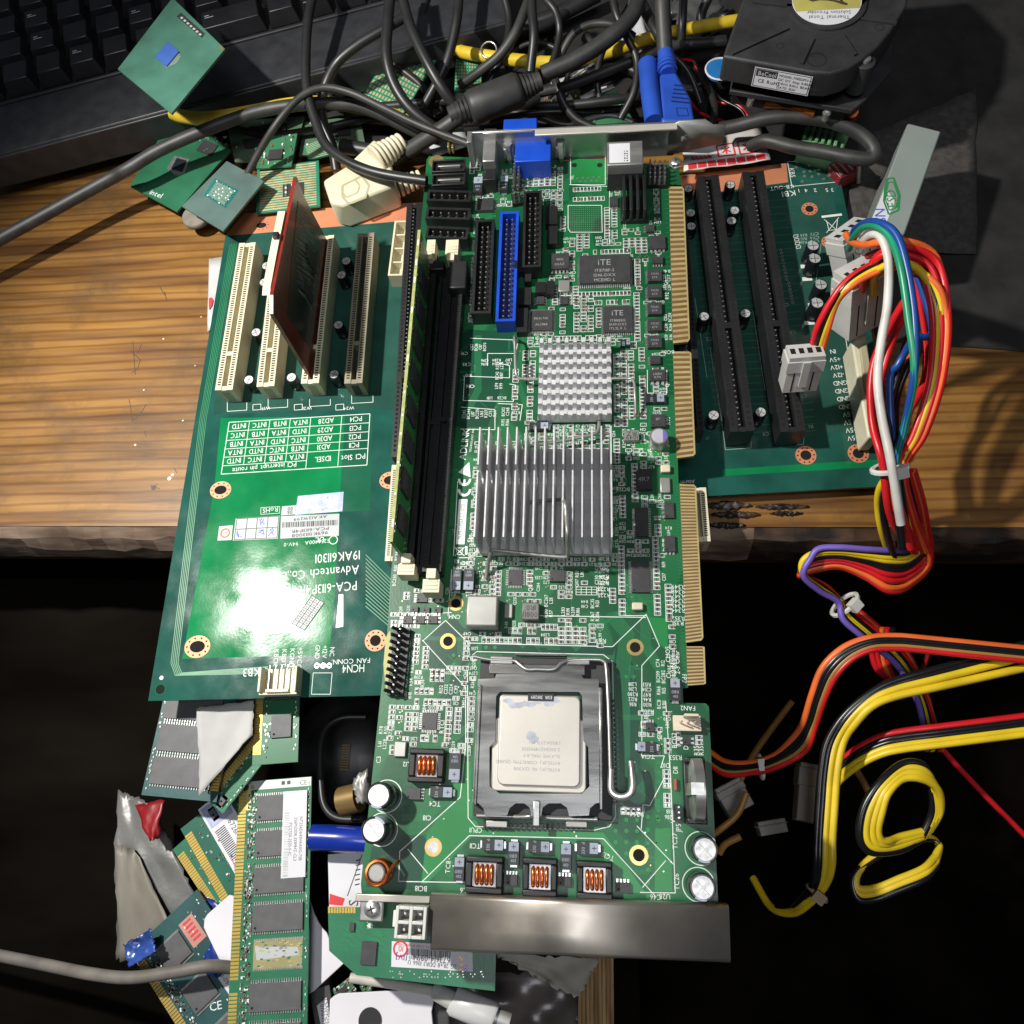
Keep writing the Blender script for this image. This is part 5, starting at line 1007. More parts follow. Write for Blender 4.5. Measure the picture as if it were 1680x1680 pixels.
# ---- keyboard
KB = mat('keyboard_shell', (.030, .031, .035), .42, 0, .2, 120, bump=.12, bs=1500, rvar=.06); KEY = mat('key_black', (.018, .018, .021), .38, 0, .2, 100, bump=.1, bs=1200)
zk = 4
kp0, kp1 = W(316, 166, zk), W(640, 80, zk)
kb = T('keyboard', 'black keyboard lying across the far left corner under the cables', 'keyboard', (kp0.x, kp0.y, -24), math.degrees(math.atan2(kp1.y - kp0.y, kp1.x - kp0.x)))
hz = 27; s = B(KB); s.box(-130, 178, 0, 170, 6, hz - 1.5); s.box(-130, 178, 0, 36, hz - 1.4, hz); s.prism([(-130, -2), (178, -2), (178, .1), (-130, .1)], 8, hz - .6); s.box(-130, 178, 36.2, 38.2, hz - 1.4, hz + .8); s.build('case', kb, bevel=.9)
s = B(HOLE); s.box(-124, 172, 38.6, 165, hz - 1.45, hz - 1.2); s.build('key_well', kb, smooth=0)
kxy = []
for row in range(5):
    x = -122 - row * 3
    for k in range(16):
        wk = 17.5 if not (row == 0 and k in (5, 6)) else 36
        if x > 160: break
        kxy.append((x, 41 + row * 19.5, wk)); x += wk + 1.6
for i, (x, y, wk) in enumerate(kxy):
    s = B(KEY, LABELG); s.box(x, x + wk, y, y + 18, hz - 1.1, hz + 7.5, 0, tp=2.3)
    if i % 3 == 0: s.rect(x + 4, x + 6.5, y + 11.5, y + 12.2, hz + 7.53, LABELG); s.rect(x + 4, x + 9, y + 10, y + 10.6, hz + 7.53, LABELG)
    s.build('key', kb, bevel=.5)
# ---- chips lying about
def bare_chip(name, label, px, z, rot_px, size, m, th=1.2, **k):
    t = at(name, label, 'processor', px, rot_px, z, **k); return t
GREENCPU = mat('package_green', (.055, .15, .11), .36, 0, .15, 60, bump=.1, bs=300, coat=.1); DIEB = mat('silicon_blue', (.10, .22, .72), .12, .5, .1, 100)
def quadthing(name, label, cat, px, z, m, th=1.3, group=None, rotpx=None):
    """flat slab thing whose outline is given in measured points, at height z"""
    a, c = W(*px[0], z), W(*px[1], z); t = T(name, label, cat, (a.x, a.y, z - th), math.degrees(math.atan2(c.y - a.y, c.x - a.x)), group=group)
    s = B(m, SUBST); s.prism([t.p(x, y, th)[:2] for x, y in px], 0, th); s.build('circuit_board' if 'package' not in name else 'substrate', t, bevel=.12); t.th = th; return t
c1 = quadthing('processor_package', 'square green processor package with small blue die resting on the keyboard', 'processor', ((281, 186), (193, 113), (283, -4), (369, 80)), 38, GREENCPU)
s = B(DIEB); s.prism([c1.p(x, y, 2.2)[:2] for x, y in ((273, 108), (254, 93), (275, 68), (293, 84))], 1.32, 2.2); s.build('die', c1, smooth=0)
s = B(mat('underfill', (.16, .20, .17), .2, 0, .2)); s.prism([c1.p(x, y, 1.4)[:2] for x, y in ((272, 112), (290, 104), (297, 93), (292, 84), (273, 108))], 1.32, 1.45); s.build('underfill', c1, smooth=0)
s = B(BLK2, LABELG); s.prism([c1.p(x, y, 1.4)[:2] for x, y in ((290, 27), (297, 21), (336, 55), (331, 62))], 1.32, 1.5)
for k in range(7): a = c1.p(298 + k * 5, 29 + k * 4.5, 1.5); s.rect(a[0] - 1, a[0] + .6, a[1] - .5, a[1] + .6, 1.52, 1)
s.build('marking_strip', c1, smooth=0); s = B(GOLD); s.prism([c1.p(x, y, 1.4)[:2] for x, y in ((369, 80), (361, 74), (362, 82))], 1.32, 1.4); s.build('corner_mark', c1, smooth=0)
c2 = quadthing('chipset_board', 'green board with a small framed mirror die lying at the far left table edge', 'circuit board', ((290, 347), (213, 305), (262, 225), (330, 200), (378, 246)), -12, mat('small_board_green', (.02, .12, .06), .4, 0, .2, 50, bump=.1), 1.4)
s = B(TIN, BLK, mat('mirror_die', (.04, .05, .07), .08, .6)); s.prism([c2.p(x, y, 2)[:2] for x, y in ((274, 276), (286, 255), (311, 261), (303, 282), (289, 288))], 1.42, 1.9); s.prism([c2.p(x, y, 2.4)[:2] for x, y in ((281, 276), (290, 259), (305, 263), (298, 281))], 1.9, 2.4, 2); s.build('die', c2, smooth=0)
s = B(BLK2, LABELG, TIN, SILK); s.prism([c2.p(x, y, 2)[:2] for x, y in ((322, 246), (335, 229), (358, 238), (346, 255))], 1.42, 2)
for k in range(30): a = c2.p(R.uniform(320, 372), R.uniform(222, 248), 2); s.box(a[0], a[0] + .8, a[1], a[1] + .5, 1.42, 2.1 if k % 2 else 1.9, R.choice((1, 2, 3)))
a = c2.p(257, 318, 1.5); s.text('intel', a[0], a[1], 3.2, 1.46, SILK, 175 - math.degrees(c2.M.to_euler().z) - 200); s.build('marking', c2, smooth=0)
c3 = quadthing('processor_package', 'grey green laptop processor package lying tilted over a round grey disc', 'processor', ((366, 379), (298, 338), (372, 264), (433, 297)), -4, mat('package_greygreen', (.075, .125, .115), .5, 0, .15, 60, bump=.15, bs=300), 1.3)
s = B(mat('cap_field_green', (.01, .14, .12), .4), TIN, SILK, mat('field_fill', (.13, .22, .18), .5)); s.prism([c3.p(x, y, 1.4)[:2] for x, y in ((370, 342), (334, 320), (353, 292), (392, 312))], 1.32, 1.36); s.prism([c3.p(x, y, 1.5)[:2] for x, y in ((368, 337), (341, 320), (356, 298), (385, 313))], 1.37, 1.7, 3)
for u in range(8):
    for v in range(6): a = lerp(lerp((341, 320), (368, 337), u / 7), lerp((356, 298), (386, 313), u / 7), v / 5); a = c3.p(a[0] + R.uniform(-1, 1), a[1] + R.uniform(-1, 1), 1.8); s.box(a[0] - .45, a[0] + .45, a[1] - .25, a[1] + .25, 1.7, 1.95, R.choice((1, 2, 3)))
s.build('capacitor_field', c3, smooth=0)
t = T('round_disc', 'round grey felt disc poking out from under the grey green package', 'disc', W(322, 356, -16), mesh=1); s = B(mat('felt_grey', (.20, .18, .15), .8, 0, .15, 200, bump=.3)); s.lathe([(7, -1.5), (7.4, -1), (7.4, 1), (7, 1.5)], n=32); t.single(s, smooth=40)
GRID = mat('contact_grid_green', (.02, .20, .12), .4, 0, .1); GP = mat('contact_gold', (.55, .47, .26), .4, .3, .2, 300)
def lga(label, px, z, dots=18, ctr=True, bar=True):
    t = quadthing('processor_package', label, 'processor', px, z, GRID, 1.2); s = B(GP, BLK2, SILK, TIN); Q = [t.p(x, y, 1.2)[:2] for x, y in px]; f = fr4(Q); L = seglen(Q[0], Q[1])
    for i in range(dots):
        for j in range(dots if not bar else 1):
            u = .05 + .9 * i / (dots - 1)
            if bar: s.flat([f(u - .016, .05), f(u + .016, .05), f(u + .016, .95), f(u - .016, .95)], 1.23, GP)
            else: v = .05 + .9 * j / (dots - 1); s.flat([f(u - .024, v - .024), f(u + .024, v - .024), f(u + .024, v + .024), f(u - .024, v + .024)], 1.23, GP)
    if ctr:
        s.flat([f(.28, .42), f(.56, .42), f(.56, .76), f(.28, .76)], 1.26, BLK2)
        for i in range(5):
            for j in range(3): a = f(.31 + .05 * i, .47 + .1 * j); s.box(a[0] - .5, a[0] + .7, a[1] - .5, a[1] + .4, 1.28, 1.9, 2 if (i + j) % 2 else 3)
    s.build('contact_field', t, smooth=0); return t
lga('gold striped processor underside behind the red card and the cream plug', ((420, 350), (422, 276), (523, 263), (525, 338)), -14)
lga('gold dotted chip underside lying under the left cables near the keyboard front', ((592, 160), (655, 60), (718, 95), (660, 190)), -8, 13, False, False)
lga('gold dotted chip underside beside the yellow cable, behind the ferrite bead', ((745, 150), (748, 96), (790, 98), (790, 150)), -10, 10, False, False)
lga('small gold striped chip underside between the green modules and the cream plug', ((505, 262), (498, 240), (540, 222), (556, 250)), -16, 10, False)
lga('dull green gold dotted chip at the left end of the yellow cable behind', ((560, 140), (600, 105), (640, 130), (600, 175)), -17, 9, False, False)
# more green modules in the heap on the far left
def module(label, px, z, m, chips=(), name='circuit_module'):
    t = quadthing(name, label, 'circuit board', px, z, m, 1.2); s = B(BLK2, TIN, SILK, BROWN, GOLD)
    Q = [t.p(x, y, 1.2)[:2] for x, y in px[:4]]; f = fr4(Q); rn = random.Random(int(px[0][0]))
    for u0, u1, v0, v1 in chips: s.prism([f(u0, v0), f(u1, v0), f(u1, v1), f(u0, v1)], 1.22, 2.4, 0)
    for k in range(36): a = f(rn.uniform(.06, .94), rn.uniform(.06, .94)); s.box(a[0], a[0] + rn.uniform(.6, 2.2), a[1], a[1] + rn.uniform(.5, 1), 1.22, 1.7, rn.choice((1, 2, 3, 1, 2)))
    s.build('component', t, smooth=0); return t
MG = mat('module_green', (.035, .15, .07), .4, 0, .2, 60, bump=.1); MGD = mat('module_dull_green', (.07, .12, .075), .5, 0, .2, 60, bump=.1)
module('green strip module with chips between the framed die board and the striped chip', ((385, 265), (370, 200), (500, 190), (480, 262)), -15, MGD, ((.3, .5, .2, .8), (.62, .8, .3, .8)))
module('green module in the heap just behind the grey green package', ((420, 276), (432, 225), (488, 218), (478, 272)), -11, MG, ((.2, .5, .3, .7),))
module('glossy dark module under the crossing cables left of the cream plug', ((490, 255), (500, 200), (590, 190), (600, 240)), -17, MGD, ((.4, .7, .3, .8),))
module('small green board under the cables right of the ferrite bead', ((960, 205), (962, 160), (1015, 150), (1040, 200)), -14, MG, ((.2, .4, .2, .6),))
module('brown module lying between the keyboard and the yellow cable', ((600, 200), (615, 178), (700, 182), (690, 208)), -17, mat('module_brown', (.20, .11, .05), .5, 0, .2), ())
module('grey shielded module in the heap behind the far bracket', ((880, 195), (890, 150), (950, 145), (955, 195)), -16, mat('module_grey', (.09, .09, .085), .4, .3, .2), ())
# paper scraps and shiny bits
def paper(name, label, cat, px, z, m, th=.3, amp=1.5, n=10, seed=1, draw=None, group=None, roll=0):
    a = W(*px[0], z); t = T(name, label, cat, (a.x, a.y, a.z), 0, mesh=None if draw else 1, group=group); Q = [t.p(x, y, 0)[:2] for x, y in px]; f = fr4(Q); rn = random.Random(seed); s = B(m)
    ph = [rn.uniform(0, 6) for _ in range(6)]
    h_ = lambda u, v: amp * (math.sin(u * 3 + ph[0] + v * 2) * .5 + math.sin(v * 4 + ph[1]) * .35 + math.sin(u * 9 + v * 7 + ph[2]) * .18 + math.sin(u * 15 - v * 11 + ph[3]) * .1) + amp + roll * v * v
    vs = [];
    for i in range(n + 1):
        for j in range(n + 1):
            u, v = i / n, j / n; q_ = f(u, v); e = .0 if 0 < i < n and 0 < j < n else amp * .25; vs.append((q_[0] + rn.uniform(-e, e), q_[1] + rn.uniform(-e, e), h_(u, v)))
    sg = (Q[1][0] - Q[0][0]) * (Q[3][1] - Q[0][1]) - (Q[1][1] - Q[0][1]) * (Q[3][0] - Q[0][0])
    s.add(vs, [(i * (n + 1) + j, (i + 1) * (n + 1) + j, (i + 1) * (n + 1) + j + 1, i * (n + 1) + j + 1)[::1 if sg > 0 else -1] for i in range(n) for j in range(n)])
    if draw: s.build('sheet', t, smooth=60, solid=th); draw(t, f, h_)
    else: t.single(s, smooth=60, solid=th)
    return t
def redlabel(t, f, h_):
    s = B(INKR)
    def P3(u, v): q_ = f(u, v); return (q_[0], q_[1], h_(u, v) + .15)
    def ln(u0, v0, u1, v1, w_=.02):
        k = 4
        for i in range(k):
            a, c = lerp((u0, v0), (u1, v1), i / k), lerp((u0, v0), (u1, v1), (i + 1) / k); d = Vector((c[0] - a[0], c[1] - a[1])).normalized(); o = (-d.y * w_ / 2, d.x * w_)
            s.add([P3(a[0] - o[0], a[1] - o[1]), P3(c[0] - o[0], c[1] - o[1]), P3(c[0] + o[0], c[1] + o[1]), P3(a[0] + o[0], a[1] + o[1])], [(0, 1, 2, 3)])
    for u0 in (.42, .68): 
        for a in ((u0, .35, u0 + .2, .35), (u0 + .2, .35, u0 + .2, .72), (u0 + .2, .72, u0, .72), (u0, .72, u0, .35), (u0 + .05, .45, u0 + .15, .62), (u0 + .15, .45, u0 + .05, .62), (u0 + .1, .42, u0 + .1, .66)): ln(*a)
    for i in range(8):
        s.add([P3(.05 + i * .115, .80), P3(.15 + i * .115, .80), P3(.15 + i * .115, .97), P3(.05 + i * .115, .97)], [(0, 1, 2, 3)])
    for i in range(5): ln(.1 + .05 * i, .6, .13 + .05 * i, .72); ln(.08 + .05 * i, .7, .14 + .05 * i, .66)
    for i in range(3): ln(.75 + .06 * i, .86, .79 + .06 * i, .86, .03)
    s.build('red_print', t, smooth=0)
paper('paper_label', 'white paper label with red warning symbols lying behind the copper strip', 'label', ((1118, 236), (1245, 210), (1263, 264), (1122, 284)), -11, mat('label_paper', (.62, .60, .58), .55, 0, .1, 60), draw=redlabel, amp=1.2)
paper('paper_scrap', 'white plastic scrap under the cables above the far bracket', 'scrap', ((1010, 60), (1050, 20), (1062, 60), (1015, 80)), -10, LABELW, seed=4)
paper('paper_scrap', 'narrow white scrap between the black cables right of the ferrite bead', 'scrap', ((940, 125), (972, 105), (975, 112), (945, 130)), -8, LABELW, seed=5)
paper('paper_scrap', 'white film strip with a red dot poking out under the left board edge', 'scrap', ((343, 425), (366, 422), (352, 540), (341, 545)), -24.5, mat('film_grey', (.50, .50, .50), .4, 0, .1), amp=.5, seed=6, n=6)
paper('plastic_film', 'crumpled clear film among the cables beside the blower fan', 'film', ((1090, 20), (1180, 0), (1190, 40), (1110, 60)), -14, mat('film_dark', (.10, .10, .10), .15, .2, .4, 80), amp=5, n=14, seed=3)
t = T('red_dot', 'red heart shaped mark on the white film strip by the left board edge', 'mark', W(345, 498, -23.2), mesh=1); s = B(INKR); s.prism([t.p(x, y, 0)[:2] for x, y in ((343, 490), (347, 488), (350, 493), (348, 502), (343, 508))], 0, .3); t.single(s, smooth=0)
# cream plugs
cp = at('cream_plug', 'big cream moulded cable plug lying behind the left board under the cables', 'plug', (545, 333), (665, 270), -8)
L = cp.L; s = B(CREAM, CREAMD); P = [cp.p(x, y, 8)[:2] for x, y in ((528, 293), (612, 240), (640, 262), (648, 300), (560, 334), (540, 330))]; s.prism(P, -10, 7); s.build('housing', cp, bevel=1.8, seg=3)
s = B(CREAMD); P = [cp.p(x, y, 9)[:2] for x, y in ((560, 300), (592, 284), (604, 300), (598, 318), (570, 330), (560, 318))]
s.pl(P, 1.2, 7.05, 0, True); s.pl([lerp(p_, P[0], .35) for p_ in P], .9, 7.05, 0, True); s.build('moulded_mark', cp, smooth=0)
s = B(CREAM); 
for k in range(7): a = cp.l(616 + k * 6.5, 263 - k * 4.6, 0); c = cp.l(621 + k * 6.5, 259.5 - k * 4.6, 0); s.tube([a, c], 7.6 - k * .45, n=18)
s.build('strain_relief', cp, bevel=.8)
s = B(CREAM); P = [cp.p(x, y, 5)[:2] for x, y in ((575, 262), (612, 226), (640, 240), (600, 275))]; s.prism(P, -9, 4); s.build('latch_wing', cp, bevel=1)
cp2 = at('cream_plug', 'smaller cream ribbed plug behind the copper strip, right of the bigger one', 'plug', (620, 330), (692, 300), -14)
s = B(CREAM); 
for k in range(9): a = cp2.l(622 + k * 8, 318 - k * 3, -10); c = cp2.l(627 + k * 8, 316 - k * 3, -10); s.tube([a, c], 6.5 - .25 * k, n=12)
s.build('housing', cp2, bevel=.5)
# ---- black cables
CB = [
 ('thick dusty black cable running from the left edge up to the crossing', [(150, 310, 0), (210, 277, 4), (260, 247, 6), (335, 214, 8), (420, 184, 8), (490, 172, 8), (545, 170, 4), (600, 178, 0), (660, 205, -6), (720, 235, -12)], 3.3, RUBD),
 ('black cable hanging from the top edge, bending right into the box headers', [(518, -30, 24), (506, 30, 22), (502, 90, 18), (504, 150, 14), (518, 200, 10), (535, 238, 8), (565, 262, 8), (600, 278, 8), (640, 288, 8), (700, 297, 8)], 2.5, RUB),
 ('black cable sweeping from the top down to the left crossing and under', [(660, 30, 22), (630, 48, 22), (590, 72, 20), (556, 100, 16), (538, 130, 10), (528, 165, 4), (530, 200, 0), (545, 240, -6), (552, 280, -12)], 2.7, RUB),
 ('thin black cable arching over the heap and ending at the usb port', [(405, 288, -6), (425, 250, 2), (455, 202, 12), (492, 160, 16), (530, 144, 16), (575, 152, 14), (625, 175, 12), (690, 206, 10), (768, 236, 8)], 1.9, RUBD),
 ('black cable looping down from the top beside the ferrite lead', [(642, -30, 26), (636, 40, 24), (634, 90, 20), (645, 135, 14), (670, 175, 8), (705, 205, 2), (740, 222, -4)], 2.9, RUB),
 ('black cable running from the top edge straight to the ferrite bead', [(655, -30, 26), (666, 20, 24), (680, 60, 22), (702, 105, 18), (725, 145, 12), (748, 178, 4)], 2.7, RUB),
 ('black cable falling from the top edge behind the chip with dots', [(753, -30, 20), (751, 20, 18), (742, 70, 12), (729, 112, 6), (712, 145, 0), (695, 175, -6)], 2.6, RUB),
 ('flat black lead running from the top centre down left of the ferrite bead', [(875, -20, 20), (862, 15, 18), (845, 55, 14), (820, 90, 8), (790, 115, 2), (755, 140, -6)], 2.6, RUBD),
 ('short vertical black cable dropping onto the ferrite bead', [(872, -20, 24), (873, 20, 22), (876, 60, 18), (870, 118, 8)], 2.4, RUB),
 ('thin glossy black cable curling right above the ferrite bead', [(880, -20, 26), (897, 0, 26), (912, 20, 24), (918, 50, 20), (912, 85, 12), (904, 108, 6)], 1.9, RUB),
 ('black cable arching low between the bead and the white scrap', [(915, 105, -2), (928, 75, 4), (945, 52, 8), (975, 39, 10), (1012, 42, 10), (1040, 60, 4)], 2.0, RUBD),
 ('thin black cable dropping behind the middle of the far bracket', [(905, 118, 0), (914, 140, 0), (925, 170, -4), (945, 195, -8), (975, 210, -10)], 2.2, RUB),
 ('straight black cable running right from the ferrite strain relief', [(885, 152, -2), (940, 138, 0), (1000, 115, 2), (1060, 92, 4), (1120, 72, 2)], 2.6, RUBD),
 ('lower straight black cable behind the far bracket', [(880, 175, -8), (940, 172, -6), (1000, 165, -4), (1050, 158, -6)], 2.4, RUB),
 ('black cable bending down beside the blue plug', [(1002, -30, 24), (1010, 20, 20), (1028, 60, 14), (1045, 100, 8), (1040, 150, 2), (1018, 195, -6)], 2.0, RUB),
 ('black cable crossing the far top right under the yellow one', [(1040, -20, 0), (1055, 10, 0), (1070, 40, 0), (1090, 66, -2), (1130, 72, -4), (1190, 68, -6)], 3.0, RUB),
 ('black ribbed lead left of the cream plug', [(520, 150, -6), (560, 168, -8), (600, 176, -8), (650, 173, -8), (740, 165, -8)], 2.4, RUB),
 ('black cable rising beside the blue plug lead', [(1115, 90, -6), (1118, 60, 2), (1120, 30, 8), (1122, -20, 14)], 2.2, RUB),
 ('short black cable stub under the big cream plug', [(672, 245, -6), (650, 262, -8), (625, 280, -10), (600, 300, -14)], 3.4, RUB),
 ('dark cable lying under the heap along the table', [(560, 240, -16), (640, 250, -16), (720, 240, -18), (800, 200, -20), (900, 150, -20), (1000, 100, -20)], 4, RUB),
 ('dark cable low down behind the keyboard front', [(640, 150, -18), (700, 110, -18), (800, 60, -16), (900, 30, -14), (980, -10, -12)], 4.5, RUB),
 ('dark cable low between the far bracket and the blower fan', [(1150, 190, -18), (1160, 140, -18), (1185, 110, -18), (1240, 100, -20)], 3.2, RUB),
]
for lb, pts, r, m in CB: cable('black_cable', lb, 'cable', pts, r, m, GC, sm=6)
for lb, pts, r in (
 ('black cable slanting down behind the chip at the keyboard front', [(700, -20, 6), (690, 40, 0), (660, 90, -8), (610, 130, -14), (560, 150, -18)], 2.2),
 ('thin dark cable winding low between the bead and the far bracket', [(790, 200, -16), (830, 185, -12), (880, 190, -12), (930, 205, -14), (1000, 190, -14), (1060, 210, -16)], 1.8),
 ('dark cable coiled flat behind the yellow cable near the middle', [(940, 10, -14), (900, 40, -10), (850, 50, -8), (800, 40, -8), (770, 10, -10), (780, -30, -12)], 2.8),
 ('dark cable passing under the blue plug towards the fan', [(960, 60, -14), (1010, 100, -14), (1070, 130, -16), (1130, 150, -16), (1190, 140, -18)], 3.0),
 ('thin dark cable hooking round above the blue plug', [(1030, 110, -6), (1060, 80, 0), (1100, 90, 4), (1130, 120, 0), (1150, 170, -8)], 1.5),
 ('dark cable rising at the right of the white scrap to the top edge', [(1160, 60, -12), (1150, 30, -6), (1160, 0, 0), (1180, -40, 6)], 2.6)): cable('black_cable', lb, 'cable', pts, r, RUB, GC)
for lb, pts, r in (
 ('thin black cable running level just behind the left part of the far bracket', [(700, 215, -10), (750, 205, -6), (800, 200, -8), (870, 186, -8), (950, 182, -10), (1040, 176, -12)], 1.6),
 ('black cable crossing high over the yellow one right of the wire ring', [(820, -30, 14), (835, 30, 6), (828, 80, 2), (805, 130, -6), (790, 170, -12)], 2.0),
 ('black cable dropping from the top edge left of the blue plug', [(1040, -30, 20), (1032, 10, 14), (1005, 50, 8), (985, 95, 2), (980, 140, -4), (990, 185, -12)], 1.8),
 ('black cable lying diagonally over the gold dotted chip', [(590, 60, 0), (620, 90, -2), (660, 115, -6), (700, 150, -10), (720, 190, -14)], 2.2),
 ('thin black cable looping behind the ferrite bead', [(830, 110, -8), (850, 80, -4), (885, 70, -2), (925, 90, -4), (930, 130, -8), (900, 160, -12)], 1.4),
 ('black cable running under the keyboard front to the green modules', [(380, 210, -16), (440, 222, -14), (520, 212, -12), (600, 196, -12), (680, 200, -14)], 2.0),
 ('dark cable beside the fan cooler bending towards the copper strip', [(1140, 110, -14), (1165, 150, -10), (1172, 190, -8), (1150, 225, -12)], 2.0),
 ('pale grey cable low under the black ones right of the bead', [(905, 140, -16), (970, 118, -15), (1040, 100, -15), (1075, 95, -16)], 1.8)): cable('black_cable' if 'pale' not in lb else 'grey_cable', lb, 'cable', pts, r, RUB if 'pale' not in lb else LABELG, GC if 'pale' not in lb else None)
for i, (px, lb) in enumerate(((((925, 130), (960, 110), (964, 118), (930, 140)), 'pale sliver of plastic under the cables left of the blue plug'), (((950, 160), (1005, 138), (1008, 146), (955, 168)), 'long pale sliver under the cables left of the blue plug'), (((1120, 60), (1180, 30), (1190, 45), (1130, 78)), 'grey scrap under the yellow cable beside the fan'), (((700, 228), (760, 210), (770, 240), (712, 262)), 'grey glossy scrap behind the black data ports'))): paper('paper_scrap', lb, 'scrap', px, -12, LABELG if i != 1 else LABELW, seed=20 + i, amp=1, n=6)
# ferrite cable: one thing
fc = T('ferrite_cable', 'thick black monitor cable with a big cylindrical ferrite bead', 'cable', W(815, 160, 12))
def lp(x, y, z_): return fc.I @ W(x, y, z_)
s = B(RUBD); s.tube(spl([lp(890, 122, 14), lp(955, 92, 18), (lp(1012, 52, 22)), lp(1040, 20, 24), lp(1055, -30, 26)], 7), 4.0, n=14); s.build('cable', fc, smooth=80)
s = B(RUBD); s.tube(spl([lp(765, 183, 12), lp(735, 205, 8), lp(700, 228, 2), lp(668, 248, -4)], 7), 3.9, n=14); s.build('cable', fc, smooth=80)
a, c = lp(768, 179, 12), lp(856, 145, 14); d = (c - a).normalized(); s = B(RUBD); s.tube([a, a + d * .6, a + d * 3, c - d * 3, c - d * .6, c], 1, n=28, rr=[5.8, 7.4, 8.4, 8.4, 7.4, 5.8]); s.build('ferrite_bead', fc, smooth=60)
for e, sg in ((c, 1), (a, -1)):
    s = B(RUBD)
    for k in range(5): s.tube([e + d * sg * (.2 + k * 2), e + d * sg * (1.5 + k * 2)], 6.4 - k * .5, n=16)
    s.tube([e, e + d * sg * 10], 4.6, n=12); s.build('strain_relief', fc, smooth=40)
# yellow cables
cable('yellow_cable', 'yellow network cable running from under the green package to the cable crossing', 'cable', [(283, 186, 2), (300, 191, 2), (340, 194, 2), (410, 184, 2), (470, 172, -2), (520, 168, -6), (565, 172, -6), (600, 178, -6), (650, 190, -10), (690, 205, -18)], 3.5, YELC)
cable('yellow_cable', 'yellow network cable running behind the ferrite bead to the blower fan', 'cable', [(740, 72, -10), (755, 84, -6), (790, 91, -4), (840, 98, -4), (905, 103, -6), (960, 96, -6), (1017, 80, -4), (1062, 64, -4), (1120, 50, -4), (1200, 36, -6), (1260, 30, -10)], 3.4, YELC)
s = B(TIN); t = T('metal_ring', 'small wire ring lying on the yellow cable', 'ring', W(802, 82, 0), mesh=1); s.tube([(4.2 * math.cos(x), 4.2 * math.sin(x), 1.5 * math.sin(x)) for x in [i * .2618 for i in range(25)]], .5); t.single(s, smooth=80)
# blue monitor plug
vp_ = at('monitor_plug', 'blue monitor plug with ribbed boot behind the far bracket', 'plug', (1118, 192), (1092, 100), 8)
L = vp_.L; v = lambda x, y, z_=0: vp_.I @ W(x, y, z_)
s = B(BLUED); P = [v(x, y, 14) for x, y in ((1082, 120), (1110, 117), (1134, 160), (1141, 200), (1085, 200))]; s.prism([p[:2] for p in P], -6, 6); s.build('housing', vp_, bevel=1.6, seg=3)
s = B(mat('moulded_groove', (.006, .02, .13), .5)); 
for k in range(5): a, c = v(1106 - k * 1.2, 140 + k * 6.5, 14), v(1122 + k * 2.6, 141 + k * 7, 14); s.line(a[:2], c[:2], 1.1, 6.03, 0)
P = [v(x, y, 14)[:2] for x, y in ((1110, 177), (1127, 178), (1130, 190), (1112, 190))]; s.pl(P, .5, 6.03, 0, True); s.build('grip', vp_, smooth=0)
s = B(BLUED)
for k in range(6): a = v(1095 - k * .6, 117 - k * 6.2, 14); s.tube([a, v(1095 - k * .6 - .4, 113.5 - k * 6.2, 14)], 4.9 - k * .22, n=18)
s.tube([v(1096, 120, 14), v(1091, 84, 15)], 3.8, n=14); s.build('boot', vp_, smooth=40)
s = B(BLUED); s.tube([v(1062, 104, 12), v(1066, 150, 12), v(1073, 200, 12)], 4.6, n=18); s.build('thumb_screw', vp_, smooth=40)
s = B(RUBD); s.tube(spl([v(1091, 84, 15), v(1089, 50, 20), v(1087, 10, 26), v(1086, -40, 32)], 6), 3.9, n=14); s.build('cable', vp_, smooth=80)
# blower fan
bf = T('blower_fan', 'black blower fan with round cat sticker on a copper finned cooler', 'fan', W(1330, 120, -20), 0)
FB = mat('fan_black', (.028, .028, .030), .5, 0, .25, 80, bump=.18, bs=900, rvar=.08)
zt = 42; lz = zt + 20
f3 = lambda x, y, zz_=zt: bf.I @ W(x, y, zz_)
out = [f3(*a)[:2] for a in ((1186, 92), (1332, 118), (1362, 120), (1392, 112), (1418, 96), (1440, 78), (1462, 52), (1488, 10), (1500, -60), (1440, -120), (1240, -100), (1228, -30))]
s = B(FB); s.prism(out, lz - 13, lz); s.build('housing', bf, bevel=1.2, seg=3)
s = B(FB); p = f3(1355, 5); s.lathe([(17.8, 0), (17.6, 1.1), (15.4, 1.1), (15.3, 0)], FB, 48, p[0], p[1], lz - .1)
for a, c in (((1200, 90), (1292, 48)), ((1314, 106), (1333, 65)), ((1403, 92), (1380, 58)), ((1412, 33), (1470, 40)), ((1235, 5), (1298, 12)), ((1410, 12), (1440, -20))): s.obox(f3(*a)[:2], f3(*c)[:2], 1.5, lz - .2, lz + 1.0)
for a in ((1280, 75, 1.8), (1443, 45, 2.2), (1340, 98, 4.5)): p = f3(*a[:2]); s.ring(p[0], p[1], lz + .05, a[2] * .8, a[2], KEY, 20)
s.build('rib', bf, smooth=30)
s = B(FB, TIN); p = f3(1415, 110, 36); s.lathe([(4.8, -14), (4.8, 0), (4.2, .4)], 0, 20, p[0], p[1], lz - 3); s.lathe([(2.5, 0), (2.3, 1.2), (1, 1.5)], 1, 14, p[0], p[1], lz - 2.5); s.build('screw_boss', bf, smooth=40)
s = B(LABELW, mat('olive_band', (.42, .38, .10), .5), INK); p = f3(1355, 5); rS = 15.2; lz += 1.05; s.cyl(p[0], p[1], lz + .05, lz + .25, rS, 0, 48)
